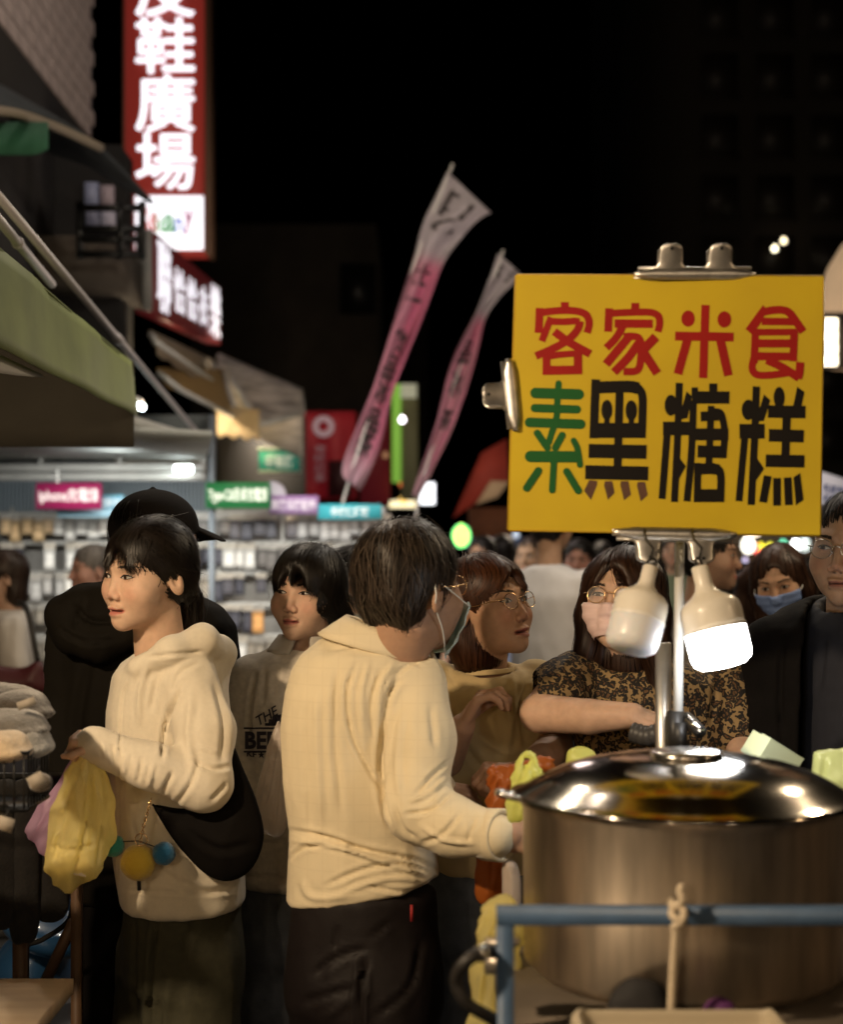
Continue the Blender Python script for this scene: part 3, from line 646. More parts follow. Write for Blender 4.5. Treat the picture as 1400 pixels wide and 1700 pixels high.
f = MB(); f.box(at(697, 836, 16), at(722, 803, 16.2)); tag(f.build('light_box', led('white box', (.95, .97, 1), 2.4)), 'small white light box behind the twisted flag', 'sign')
f = MB(); f.box(at(646, 842, 19), at(690, 832, 19.2)); tag(f.build('light_strip', led('warm strip', (1, .85, .5), 1.6)), 'warm glowing strip above the cream shirted man', 'sign')
t = glow('yellow green round lit sign right of the man in cream', 766, 890, 12, 12, (.75, 1, .12), 3., 'sign', 'lit round signs', 1.3)
f = MB(); z = 12 / FPX * 14; c = at(766, 890, 12); f.tube([c + A(math.cos(a) * z, -.03, math.sin(a) * z * 1.3) for a in np.linspace(0, 2 * math.pi, 24)[:-1]], z * .14, 6, closed=True); f.build('green_rim', led('green rim', (.2, .9, .25), 2), t)
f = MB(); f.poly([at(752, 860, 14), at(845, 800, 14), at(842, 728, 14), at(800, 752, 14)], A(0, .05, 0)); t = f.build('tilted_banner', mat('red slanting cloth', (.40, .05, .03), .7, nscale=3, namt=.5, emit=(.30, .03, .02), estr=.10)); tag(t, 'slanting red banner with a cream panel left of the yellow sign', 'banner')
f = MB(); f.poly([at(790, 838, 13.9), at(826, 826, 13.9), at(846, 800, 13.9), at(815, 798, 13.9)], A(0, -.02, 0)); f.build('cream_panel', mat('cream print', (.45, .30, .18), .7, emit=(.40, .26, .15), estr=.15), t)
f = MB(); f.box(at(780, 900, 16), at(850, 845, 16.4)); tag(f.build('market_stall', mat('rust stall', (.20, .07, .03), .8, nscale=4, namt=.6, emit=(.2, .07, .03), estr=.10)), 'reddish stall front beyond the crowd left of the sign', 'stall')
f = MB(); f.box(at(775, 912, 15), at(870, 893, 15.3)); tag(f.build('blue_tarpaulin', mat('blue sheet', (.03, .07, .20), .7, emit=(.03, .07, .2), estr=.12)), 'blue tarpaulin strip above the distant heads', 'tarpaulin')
glow('small cold lamp just under the sign corner', 857, 888, 14, 6, (.75, .85, 1), .8)
glow('small green lamp in the crowd', 988, 928, 15, 6, (.25, .8, .1), .9); 
# right side
for x, y, r, c, s, lab in ((1287, 413, 5, (1, .9, .62), 5, 'lower of the two window lights on the dark block'), (1302, 400, 5, (1, .85, .55), 4, 'upper of the two window lights on the dark block')):
    glow(lab, x, y, 25.5, r * .9, c, s, 'light', 'lit windows on the dark block')
uc = empty('beige_canopy', at(1440, 530, 12)); tag(uc, 'rounded beige canopy lit from inside at the right edge', 'canopy')
mb = MB(); c = at(1452, 530, 12); mb.lathe([(.001, .72), (.12, .70), (.25, .60), (.36, .42), (.44, .18), (.47, 0), (.47, -.35)], 28, (np.eye(3), c)); mb.build('shade', mat('beige fabric', (.50, .34, .20), .7, nscale=4, namt=.3, emit=(.5, .34, .2), estr=.6), uc)
mb = MB(); mb.tube([(c[0], 12, 0), (c[0], 12, c[2] + .5)], .03, 8); mb.build('post', M_WHITEMET, uc)
f = MB()
for i in range(4): f.box(at(1368 + (i % 2) * 2, 606 - i * 20, 11.3), at(1389, 590 - i * 20, 11.34))
t = f.build('lit_sign', led('warm white sign', (1, .86, .62), 4)); tag(t, 'bright warm sign cut by the right edge of the yellow board', 'sign')
f = MB(); f.box(at(1366, 612, 11.36), at(1430, 520, 11.4)); f.build('back_board', M_WALLD, t)
f = MB(); f.poly([at(1363, 838, 9), at(1365, 783, 9), at(1420, 800, 9), at(1420, 850, 9)], A(0, .04, 0)); t = f.build('paper_sign', mat('white paper sign', (.62, .60, .66), .6, emit=(.6, .6, .68), estr=.25)); tag(t, 'white sign with blue writing above the bespectacled man', 'sign')
for r in range(2):
    f = MB(); put_text(f, '新鮮現做', at(1368, 816 + r * 18, 8.98), at(1414, 826 + r * 18, 8.98), at(1368, 802 + r * 18, 8.98), .02, .005); f.build('lettering', mat('blue ink', (.06, .09, .30), .7), t, smooth=False)
lights = [(1243, 905, 11, (1, .95, .80), 3.5, 1.25, 'tall white lantern below the yellow board'), (1258, 912, 7, (1, .12, .10), 2.2, 1, 'red lantern left of the yellow lamps'), (1264, 912, 8, (1, .9, .05), 2.6, 1, 'left yellow lamp under the board'), (1279, 912, 8, (1, .92, .08), 2.6, 1, 'right yellow lamp under the board'),
          (1294, 911, 6, (1, .16, .2), 2, 1, 'red lantern right of the yellow lamps'), (1301, 906, 8, (.2, .85, .5), 2, 1, 'green lamp above the white crowd lamp'), (1303, 913, 7, (1, .95, .95), 4, 1, 'white lamp beside the green one'), (1322, 906, 8, (1, 1, .95), 5, 1.2, 'bright white lamp next to the far man'), (1337, 904, 9, (.85, .95, .88), 1.6, 1.3, 'pale lamp touching the far man'), (1238, 930, 4, (.8, .7, 1), 1.5, 1, 'small violet lamp in the crowd')]
for (x, y, r, c, s, sy, lab) in lights: glow(lab, x, y, 18 + rng.random(), r, c, s, sy=sy)
f = MB(); f.box(at(1243, 889, 17), at(1258, 886, 17.1)); tag(f.build('tube_lamp', led('tube warm', (1, .8, .6), 4)), 'short warm tube lamp touching the lower sign edge', 'lamp')
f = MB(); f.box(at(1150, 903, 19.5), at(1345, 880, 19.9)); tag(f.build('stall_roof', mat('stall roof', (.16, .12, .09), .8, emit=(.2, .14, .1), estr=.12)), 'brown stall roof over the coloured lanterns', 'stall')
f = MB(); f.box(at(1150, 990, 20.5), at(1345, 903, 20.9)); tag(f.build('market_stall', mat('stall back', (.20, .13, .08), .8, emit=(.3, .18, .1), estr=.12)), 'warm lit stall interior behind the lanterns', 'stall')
# added point lights without fixtures, for the far stalls' light on the people
point(at(1290, 860, 14), 18, (1, .80, .55), .3); point(at(930, 780, 11), 45, (1, .82, .62), .3); point(at(760, 640, 8.5), 22, (1, .8, .75), .3)
# ----------------------------------------------------------------- phone accessory stall
SY = 9.2
ph = empty('phone_stall', at(300, 1100, SY)); tag(ph, 'cool white lit phone accessory stall with a wire display wall', 'stall')
M_PEG = mat('grey panel', (.34, .33, .31), .6, nscale=3, namt=.2); M_CORR = mat('grey blue shutter', (.16, .20, .23), .5)
f = MB(); a, b_ = at(-60, 1200, SY + .25), at(640, 842, SY + .3); f.box((a[0], SY + .25, .3), (b_[0], SY + .32, b_[2])); f.build('back_panel', M_PEG, ph)
# corrugated strip: single ribs
for i in range(58):
    x = at(-20 + i * 6.4, 0, SY + .2)[0]; f = MB() if i == 0 else None
    if i == 0: f.box((0, 0, 0), (.014, .02, (852 - 790) / FPX * SY)); rib = f.mesh('rib', False); rib.materials.append(M_CORR)
    o = bpy.data.objects.new('rib', rib); COL.objects.link(o); o.parent = ph; o.location = A(x, SY + .18, at(0, 852, SY)[2]) - wloc(ph)
f = MB(); p, q = at(-30, 856, SY + .21), at(345, 786, SY + .23); f.box(p, (q[0], SY + .24, q[2])); f.build('shutter', M_CORR, ph)
# ceiling, beams, posts
M_CEIL = mat('pale ceiling', (.50, .52, .50), .7, nscale=2, namt=.25)
f = MB(); f.poly([at(-80, 768, SY + .3), at(340, 768, SY + .3), at(352, 726, 6.9), at(-160, 700, 6.9)], A(0, 0, .03)); f.build('ceiling', M_CEIL, ph)
for y, r in ((775, .035), (790, .02)): f = MB(); f.box(at(-40, y + 7, SY - .1), at(342, y - 4, SY)); f.build('beam', M_WHITEMET, ph)
for x in (68, 200, 338): f = MB(); f.box(at(x - 4, 775, SY - .08), at(x + 4, 738, SY - .02)); f.build('hanger', M_WHITEMET, ph)
f = MB(); f.box(A(*at(346, 930, SY - .3)[:2], 0), at(358, 690, SY - .2)); f.build('post', mat('blue grey post', (.13, .15, .17), .5), ph)
f = MB(); f.tube([at(222, 700, 7.6), at(340, 735, 8.6)], .03, 8); f.build('brace', M_WHITEMET, ph)
f = MB(); f.box(at(222, 735, 9.0), at(345, 690, 9.05)); f.build('fascia', mat('grey fascia', (.10, .11, .11), .6), ph)
tl = MB(); tl.tube([at(290, 779, SY - .18), at(319, 779, SY - .18)], .022, 10); t = tl.build('tube_lamp', led('cool tube', (.9, 1, .98), 16)); tag(t, 'short bright tube lamp under the phone stall beam', 'lamp')
f = MB(); f.box(at(288, 776, SY - .17), at(321, 771, SY - .12)); f.build('fitting', M_WHITEP, t)
tl = MB(); tl.tube([at(220, 671, 8.0), at(236, 676, 8.2)], .018, 10); t = tl.build('tube_lamp', led('cool tube', (.9, 1, .98), 16)); tag(t, 'small lamp glinting under the end of the green awning', 'lamp')
f = MB(); f.box(at(218, 669, 8.02), at(238, 664, 8.2)); f.build('fitting', M_WHITEP, t)
for x in (60, 300, 520): spotarea(at(x, 800, SY - 1.0), 14 * K_SHOP, (1, .98, .92), .9, .12, (math.radians(25), 0, 0))
point(at(200, 752, 8.3), 8 * K_SHOP, (.93, 1, .97), .2)
# rack rails and hanging packs
rows_y = [858, 906, 956, 1008, 1060, 1112]
for y in rows_y: f = MB(); f.box(at(-20, y - 1, SY + .14), at(640, y - 8, SY + .18)); f.build('rail', M_WHITEMET, ph)
for x in (20, 210, 365, 470, 560, 636): f = MB(); f.box(at(x - 3, 1150, SY + .12), at(x + 3, 842, SY + .2)); f.build('upright', M_WHITEMET, ph)
PK = {}
pack_kinds = [('dark navy', (.038, .038, .050)), ('charcoal', (.09, .082, .075)), ('grey brown', (.21, .185, .15)), ('white', (.50, .49, .46)), ('clear silver', (.28, .275, .265)), ('tan', (.40, .28, .15)), ('light grey', (.26, .25, .235)), ('orange', (.5, .25, .08)), ('pale blue', (.35, .45, .55))]
def pack_mesh(i):
    nm, c = pack_kinds[i]; m = MB(); m.box((-.034, -.012, -.135), (.034, .010, -.028), col=A(*c)); m.box((-.036, -.006, -.030), (.036, .000, .006), col=A(.42, .40, .36) if i % 3 else A(.55, .5, .42)); m.tube([(0, .05, .004), (0, -.02, .0), (0, -.03, .008)], .003, 5, col=A(.5, .5, .5))
    m.box((-.024, -.0135, -.115), (.024, -.0121, -.05), col=np.minimum(1, A(*c) * 1.8 + .03)); me = m.mesh('phone_case', False); me.materials.append(mat('pack film', (.5, .5, .5), .35, vcol=True, nscale=20, namt=.35, coat=.3)); return me
for i in range(len(pack_kinds)): PK[i] = pack_mesh(i)
rs = np.random.default_rng(5); cnt = 0; rown = {}; ROWN = ['top', 'second', 'third', 'fourth', 'fifth', 'lowest']
def ordn(n): return 'leftmost' if n == 1 and 0 else f'{n}{"th" if 10 <= n % 100 <= 20 else {1: "st", 2: "nd", 3: "rd"}.get(n % 10, "th")}'
for r, y in enumerate(rows_y):
    x = -8.; kind = 0; left = 0
    while x < 632 and cnt < 260:
        if left <= 0: left = rs.integers(2, 7); kind = rs.choice(len(pack_kinds), p=[.14, .11, .24, .14, .16, .05, .12, .02, .02])
        left -= 1; x += 15 + rs.random() * 6
        if rs.random() < .08: continue
        hidden = (90 < x < 300 and y > 1010 and x > 170) or (x > 590 and y > 1000)
        if hidden: continue
        o = bpy.data.objects.new('phone_case', PK[kind]); COL.objects.link(o); o.location = at(x, y - 3, SY + .08 + rs.random() * .04); o.rotation_euler = (0, 0, rs.normal() * .15); o.scale = (.8 + .35 * rs.random(), 1, .85 + .4 * rs.random())
        nm = pack_kinds[kind][0]; rown[r] = rown.get(r, 0) + 1; tag(o, f'{nm} phone case, {ordn(rown[r])} from the left in the {ROWN[r]} row of the display wall', 'phone case', 'phone cases on the display wall'); cnt += 1
# colour strips and hanging signs of the stall
def shop_sign(name, label, x0, y0, x1, y1, col, txt, tcol, Y, em=.05, tb=.02, pad=(.05, .18)):
    f = MB(); f.box(at(x0, y1, Y), at(x1, y0, Y + .03)); o = f.build(name, mat('board ' + label, col, .45, emit=col, estr=em)); tag(o, label, 'sign')
    if txt:
        f = MB(); w_, h_ = x1 - x0, y1 - y0; put_text(f, txt, at(x0 + w_ * pad[0], y1 - h_ * pad[1], Y - .004), at(x1 - w_ * pad[0], y1 - h_ * pad[1], Y - .004), at(x0 + w_ * pad[0], y0 + h_ * pad[1], Y - .004), tb, .006)
        f.build('lettering', mat('ink ' + label, tcol, .5, emit=tcol, estr=.15), o, smooth=False)
    return o
shop_sign('hanging_sign', 'magenta hanging sign with pale lettering on the left', 59, 802, 169, 845, (.24, .012, .07), 'iphone充電線', (.62, .50, .50), 8.8, em=.05)
f = MB(); f.tube([at(95, 775, 8.82), at(95, 803, 8.82)], .012, 6); f.build('rod', M_WHITEMET, bpy.data.objects['hanging_sign'])
shop_sign('hanging_sign', 'dark green hanging sign with pale lettering', 341, 801, 449, 844, (.012, .10, .03), 'Type-C&安卓充電線', (.48, .52, .42), 8.8, em=.04)
shop_sign('strip_sign', 'purple strip sign over the racks beside the green sign', 446, 823, 529, 853, (.30, .17, .36), '原廠耳機配件', (.62, .55, .62), 9.0)
shop_sign('strip_sign', 'cyan strip sign above the racks next to the purple one', 528, 837, 634, 862, (.05, .36, .42), '手機保護殼', (.65, .72, .72), 9.0, pad=(.2, .2))
shop_sign('strip_sign', 'small sky blue sign right of the magenta sign', 168, 822, 206, 846, (.16, .42, .56), '線材', (.6, .7, .75), 9.0)
shop_sign('strip_sign', 'long pale blue strip below the magenta sign', 94, 845, 204, 859, (.28, .46, .56), '', None, 8.95)
f = MB(); c = at(452, 822, 9.1); f.lathe([(.001, -.02), (.075, -.02), (.085, 0), (.075, .02), (.001, .02)], 24, (rotx(math.pi / 2), c)); tag(f.build('round_sign', mat('pale disc', (.5, .48, .55), .5)), 'pale round disc sign peeking over the green sign', 'sign')
f = MB(); f.box((at(-60, 0, 8.6)[0], 8.5, 0), (at(600, 0, 8.6)[0], 8.9, .78)); tag(f.build('shop_counter', mat('counter grey', (.12, .12, .12), .7)), 'low grey counter in front of the phone display', 'counter')
# ----------------------------------------------------------------- near green awning
gw = empty('green_awning', (-1.1, 4.2, 2.1)); tag(gw, 'olive green canvas awning with a wide valance near the camera', 'awning')
xg = -.965; ys = np.linspace(2.2, 5.0, 40)
zt = np.interp(ys, [2.2, 3.45, 4.2, 5.0], [2.31, 2.275, 2.245, 2.22]); zb = np.interp(ys, [2.2, 3.45, 4.2, 5.0], [2.02, 2.036, 2.038, 2.04])
M_OLIVE = mat('olive canvas', (.25, .30, .10), .6, nscale=5, namt=.35, bump=.15, bscale=25, trl=.2)
G = np.array([[A(xg + .004 * math.sin(y * 9 + v * 2) + .02 * v + .006 * noise3(np.array([[y * 6, v * 3, 0.]]))[0], y, a * (1 - v) + b2_ * v) for y, a, b2_ in zip(ys, zt, zb)] for v in np.linspace(0, 1, 8)])
f = MB(); f.grid(G, thick=.004); f.build('valance', M_OLIVE, gw)
G = np.array([[A(xg - 1.5 * v, y, a + .55 * v - .05 * math.sin(math.pi * v)) for y, a in zip(ys, zt)] for v in np.linspace(0, 1, 8)]); f = MB(); f.grid(G, thick=-.004); f.build('roof', M_OLIVE, gw)
G = np.array([[A(xg - .0 - 1.55 * u + .01, 5.0 + .01 * math.sin(u * 22), (2.22 + .50 * u) * (1 - v) + 1.935 * v) for u in np.linspace(0, 1, 20)] for v in np.linspace(0, 1, 6)]); f = MB(); f.grid(G, thick=.004)
f.build('end_flap', mat('brown canvas', (.068, .060, .046), .8, nscale=4, namt=.3, trl=.2), gw)
yl = np.linspace(2.2, 3.95, 14); f = MB(); f.grid(np.array([[A(xg - .02, y, np.interp(y, ys, zb) - v * .075 * (1 - ((y - 2.2) / 1.75) ** 3) + .004) for y in yl] for v in np.linspace(0, 1, 4)]), thick=.003); f.build('painted_underside', mat('white lining', (.5, .49, .46), .7), gw)  # added strip, brightness of the canopy underside put into its white colour
for v in (0, 1): f = MB(); f.tube([(xg - .02, 2.2, 2.2), (xg - .02, 5.0, 2.21)] if v == 0 else [(xg - .02, 4.98, 2.21), (xg - 1.5, 4.98, 2.74)], .014, 8); f.build('frame_tube', M_WHITEMET, gw)
for p in ((-2.45, 5.02), (-2.45, 2.3)): f = MB(); f.tube([(p[0], p[1], 0), (p[0], p[1], 2.2 if p[0] > -1 else 2.7)], .02, 8); f.build('post', M_WHITEMET, gw)
for (p, q, lab) in ((at(-25, 300, 4.2), at(330, 722, 8.2), 'long pale tube slanting from the awning to the phone stall'), (at(-30, 332, 4.0), at(86, 472, 4.9), 'short pale tube slanting behind the green valance')):
    f = MB(); f.tube([p, q], .014, 8); f.tube([p + (q - p) * .45, p + (q - p) * .47], .019, 8); tag(f.build('awning_pole', mat('dull tube', (.34, .32, .33), .5, .3)), lab, 'pole')
# unseen street lamp above the frame, added to light the tiled wall
sl_ = empty('street_lamp', (-3.6, 6.4, .12)); tag(sl_, 'unseen street lamp on the left pavement, added to light the tiled wall', 'street lamp')
f = MB(); f.tube([(-3.6, 6.4, .12), (-3.6, 6.4, 7.2), (-3.2, 6.5, 7.5), (-1.6, 7.0, 7.6)], .05, 10); f.build('pole', M_WHITEMET, sl_)
f = MB(); f.box((-1.75, 6.85, 7.5), (-1.2, 7.15, 7.6)); f.build('lamp_head', M_WHITEMET, sl_); f = MB(); f.box((-1.7, 6.9, 7.46), (-1.25, 7.1, 7.495)); f.build('lens', led('street lens', (1, .86, .7), 20), sl_)
point((-1.5, 7.0, 7.3), 150, (1, .84, .72), .15)
# ----------------------------------------------------------------- yellow price board on its stand
def SB(px, py, off=0.):                      # a position on the board
    Y = 2.60 - .04 * (px - 845) / 520; p = at(px, py, Y); p[1] -= off; return p
sg = empty('yellow_sign', SB(1105, 885)); tag(sg, 'yellow rectangular board with red, green and black hand cut characters', 'sign')
M_YEL = mat('yellow board', (.54, .395, .012), .52, nscale=4, namt=.12, spec=.25, ncol=(.46, .325, .014))
f = MB(); cs = [SB(845, 879), SB(1362, 888), SB(1368, 459), SB(858, 457)]; f.poly(cs, A(0, .006, 0)); f.build('board', M_YEL, sg, smooth=False)
f = MB()
for i in range(4): f.tube([cs[i] + A(0, .003, 0), cs[(i + 1) % 4] + A(0, .003, 0)], .0032, 6)
f.build('edge_band', mat('yellow edge', (.42, .26, .012), .5), sg)
M_RED = mat('red vinyl', (.30, .008, .006), .6, nscale=12, namt=.15, spec=.2); M_GRN = mat('green vinyl', (.009, .095, .02), .6, nscale=12, namt=.15, spec=.2); M_BLK = mat('black vinyl', (.006, .0045, .004), .5, nscale=9, namt=.3, spec=.15, bump=.05); M_BRN = mat('worn brown vinyl', (.11, .045, .022), .5, nscale=40, namt=.5)
class Glyph:
    def __init__(s, ox, oy, sc_): s.o = (ox, oy, sc_); s.mb = MB(); s.k = 0
    def P(s, x, y, off): return SB(s.o[0] + x / s.o[2], s.o[1] + y / s.o[2], off)
    def slab(s, pts):
        """outline -> thin plate standing off the board"""
        s.k += 1; off = .0006 + .00004 * s.k; n = len(pts); f0 = [s.P(x, y, off) for x, y in pts]; s.mb.poly(f0, A(0, off * .9, 0)); return s
    def st(s, w, pts, rnd=False):
        p = np.array(pts, float)
        if len(p) > 2: p = spline(p, 5 * len(p))
        t = np.gradient(p, axis=0); t /= np.linalg.norm(t, axis=1, keepdims=True); nrm_ = np.stack([-t[:, 1], t[:, 0]], 1) * w / 2
        L = p + nrm_; R = p - nrm_; s.k += 1; off = .0006 + .00004 * s.k
        if rnd:
            for e in (p[0], p[-1]): s.el(e[0], e[1], w / 2, w / 2)
        m = len(p); V = [s.P(*q, off) for q in L] + [s.P(*q, off) for q in R] + [s.P(*q, 0) for q in L] + [s.P(*q, 0) for q in R]
        F = []
        for i in range(m - 1): F += [(i, m + i, m + i + 1, i + 1), (i, i + 1, 2 * m + i + 1, 2 * m + i), (m + i + 1, m + i, 3 * m + i, 3 * m + i + 1)]
        F += [(0, 2 * m, 3 * m, m), (m - 1, 2 * m - 1, 4 * m - 1, 3 * m - 1)]
        s.mb.add(np.array(V), np.array(F)); return s
    def r(s, w, pts): return s.st(w, pts, True)
    def el(s, cx, cy, rx, ry): return s.slab([(cx + rx * math.cos(a), cy + ry * math.sin(a)) for a in np.linspace(0, 2 * math.pi, 25)[:-1]])
    def done(s, m): return s.mb.build('character', m, sg, smooth=False)
k1 = 1400 / 260
g = Glyph(850, 490, k1)
g.st(70, [(475, 62), (475, 150)]).st(70, [(250, 115), (240, 338)]).st(66, [(250, 160), (350, 145), (480, 137), (590, 145), (660, 172), (690, 225), (690, 280), (673, 338)])
g.st(62, [(352, 198), (312, 300), (268, 412)]).st(62, [(352, 235), (480, 238), (560, 232), (605, 238)]).st(68, [(612, 232), (590, 305), (520, 385), (400, 462), (215, 545)]).st(72, [(380, 325), (480, 400), (560, 450), (702, 526)])
g.st(70, [(312, 500), (310, 712)]).st(75, [(592, 515), (592, 708)]).st(58, [(300, 552), (450, 530), (600, 522)]).st(80, [(280, 674), (630, 668)]).done(M_RED)
g = Glyph(850, 490, k1)
g.st(72, [(1106, 70), (1105, 160)]).st(70, [(872, 118), (862, 328)]).st(64, [(872, 165), (1000, 157), (1160, 152), (1260, 158), (1312, 190), (1324, 250), (1308, 328)]).st(76, [(920, 255), (1262, 256)])
g.st(68, [(1000, 270), (930, 385), (846, 472)]).st(66, [(1000, 372), (1080, 368), (1135, 385), (1158, 450), (1155, 560), (1142, 640), (1105, 680), (1000, 684)]).st(76, [(1050, 370), (950, 490), (843, 618)]).st(76, [(1135, 430), (1040, 560), (915, 690)]).st(84, [(1290, 372), (1170, 495)]).st(78, [(1165, 490), (1302, 700)]).done(M_RED)
g = Glyph(1100, 490, k1)
g.st(74, [(388, 88), (366, 742)]).st(80, [(115, 366), (640, 375)]).el(232, 210, 60, 73).el(556, 218, 62, 73).st(78, [(228, 390), (140, 705)]).st(78, [(518, 390), (592, 720)]).done(M_RED)
g = Glyph(1100, 490, k1)
g.slab([(900, 90), (945, 130), (870, 270), (800, 348), (745, 302)]).st(70, [(910, 150), (1000, 134), (1080, 134), (1140, 160), (1200, 240), (1262, 328)]).st(66, [(890, 235), (1190, 238)]).st(66, [(836, 300), (822, 610)]).st(68, [(1182, 310), (1172, 592)]).st(60, [(840, 332), (1200, 330)]).st(74, [(840, 432), (1185, 432)]).st(72, [(820, 546), (1195, 550)])
g.st(64, [(820, 560), (805, 655), (850, 712), (980, 714), (1145, 692)]).st(72, [(935, 580), (1080, 648), (1225, 742)]).st(72, [(1236, 600), (1226, 700), (1212, 745)]).done(M_RED)
k2 = 5.6
g = Glyph(850, 620, k2)
g.r(60, [(436, 95), (425, 250), (415, 420), (375, 545), (345, 640)]).r(100, [(222, 182), (622, 195)]).r(78, [(215, 322), (605, 335)]).r(90, [(165, 455), (640, 472)]).r(66, [(237, 555), (330, 690)]).r(66, [(468, 575), (405, 690)]).r(106, [(175, 772), (600, 775)]).r(56, [(576, 625), (610, 700), (634, 850)]).r(60, [(392, 800), (375, 1085)]).r(70, [(246, 905), (138, 1065)]).r(66, [(510, 912), (618, 1090)]).done(M_GRN)
g = Glyph(850, 620, k2)
g.st(80, [(782, 55), (762, 604)]).st(112, [(790, 132), (1000, 124), (1110, 124), (1180, 140)]).st(76, [(1120, 105), (1190, 150), (1218, 230), (1216, 400), (1210, 602)]).st(76, [(1004, 150), (985, 870)]).st(142, [(728, 530), (1248, 530)]).el(885, 340, 52, 95).el(1112, 345, 55, 96).st(130, [(715, 720), (1254, 730)]).st(130, [(683, 918), (1270, 930)]).st(50, [(885, 400), (885, 470)]).st(50, [(1112, 400), (1112, 470)]).done(M_BLK)
g = Glyph(850, 620, k2)
g.slab([(722, 990), (796, 1000), (795, 1035), (736, 1176), (672, 1090)]).slab([(868, 1000), (936, 1000), (958, 1110), (895, 1176), (858, 1040)]).slab([(1015, 1002), (1085, 1000), (1110, 1128), (1045, 1180), (1010, 1040)]).slab([(1172, 1008), (1240, 1008), (1266, 1130), (1200, 1190), (1164, 1040)]).done(M_BRN)
g = Glyph(1090, 620, k1)
g.st(64, [(207, 84), (190, 600), (163, 1150)]).el(132, 285, 57, 95).slab([(272, 160), (322, 205), (280, 400), (225, 410), (150, 330), (235, 290)]).st(122, [(60, 492), (298, 492)]).st(64, [(98, 540), (52, 1122)]).slab([(195, 735), (266, 830), (200, 950), (150, 800)])
g.st(112, [(322, 215), (655, 216)]).st(72, [(510, 90), (510, 190)]).st(58, [(345, 125), (345, 200)]).st(62, [(332, 240), (325, 500), (308, 800), (275, 1144)]).st(60, [(492, 290), (470, 840)]).st(88, [(398, 385), (560, 378)]).st(60, [(500, 340), (570, 350), (597, 420), (612, 540), (598, 755)]).st(108, [(345, 544), (645, 546)]).st(110, [(370, 696), (622, 704)])
g.st(62, [(372, 800), (366, 1150)]).st(100, [(350, 858), (480, 850), (560, 862)]).st(66, [(500, 838), (560, 860), (578, 940), (574, 1150)]).st(116, [(338, 1092), (606, 1092)]).done(M_BLK)
g = Glyph(1090, 620, k1)
g.st(66, [(897, 115), (880, 600), (850, 1176)]).el(825, 325, 60, 92).slab([(965, 185), (1022, 242), (962, 425), (915, 430), (880, 330), (930, 300)]).st(132, [(745, 517), (970, 517)]).st(62, [(793, 560), (740, 1142)]).slab([(885, 735), (965, 850), (890, 965), (838, 800)])
g.el(1100, 215, 50, 95).slab([(1262, 120), (1326, 166), (1300, 292), (1225, 292)]).st(112, [(1000, 340), (1336, 346)]).st(74, [(1168, 370), (1155, 770)]).st(112, [(1008, 552), (1320, 562)]).st(112, [(980, 780), (1326, 786)]).st(70, [(998, 915), (955, 1152)]).st(68, [(1080, 935), (1080, 1182)]).st(68, [(1175, 930), (1186, 1176)]).slab([(1228, 930), (1286, 890), (1316, 1130), (1250, 1178)]).done(M_BLK)
# bulldog clips: curved jaw + two leaf handles
def clip(label, c, u, v, half, nh, hs):
    """c centre on the board edge, u along the jaw, v pointing off the board"""
    t = empty('bulldog_clip', c); tag(t, label, 'clip', 'steel bulldog clips on the yellow board'); u = np.asarray(u, float); v = np.asarray(v, float); n = A(0, -1, 0)
    for sd in (1, -1):
        P = []
        for s_ in np.linspace(-1, 1, 17):
            e = 1 - .6 * max(0, abs(s_) - .62) / .38
            P.append([c + u * half * s_ + v * (-.008 * e) + n * sd * .006, c + u * half * s_ + v * (.004 * e) + n * sd * .010, c + u * half * s_ + v * (.012 * e) + n * sd * .006, c + u * half * s_ + v * (.0145 * e) + n * sd * .001])
        mb = MB(); mb.grid(np.array(P), thick=.0012 * sd); mb.build('jaw', M_CHROME, t)
    mb = MB(); mb.tube([c - u * half * .94 + v * .013, c + u * half * .94 + v * .013], .0032, 10); mb.build('spring_rod', M_CHROME, t)
    for h in nh:
        for sd in ((1, -1) if len(nh) < 3 else (1,)):
            Q = []
            for q in np.linspace(0, 1, 14):
                wv = hs * (1.0 + .5 * (1 - min(1, q * 4)) - .12 * q) * (1 if q < .78 else math.sqrt(max(0.03, 1 - ((q - .78) / .24) ** 2)))
                Q.append([c + u * (h + wv * e) + v * (.010 + .042 * q) + n * sd * (.004 + .016 * q - .004 * e * e) for e in np.linspace(-1, 1, 9)])
            mb = MB(); mb.grid(np.array(Q), thick=.0012); hd = mb.build('handle', M_CHROME, t)
            e_ = c + u * h + v * .043 + n * sd * .0205; mb = MB(); mb.tube([e_ + n * .002, e_ - n * .002], .003, 10); mb.build('hole', M_BLACKM, hd)
    return t
sx = 2.58 / FPX
clip('wide steel clip with two tabs on the top edge of the yellow board', SB(1154, 458), (1, 0, 0), (0, 0, 1), 100 * sx, (-41 * sx, 41 * sx), 21 * sx)
clip('steel clip gripping the left edge of the yellow board', SB(852, 656), (.10, 0, -1), (-1, 0, -.02), 60 * sx, (0,), 22 * sx)
clip('wide steel clip under the yellow board holding the lamps', SB(1120, 884), (1, 0, -.02), (0, 0, -1), 102 * sx, (-43 * sx, 45 * sx), 21 * sx)
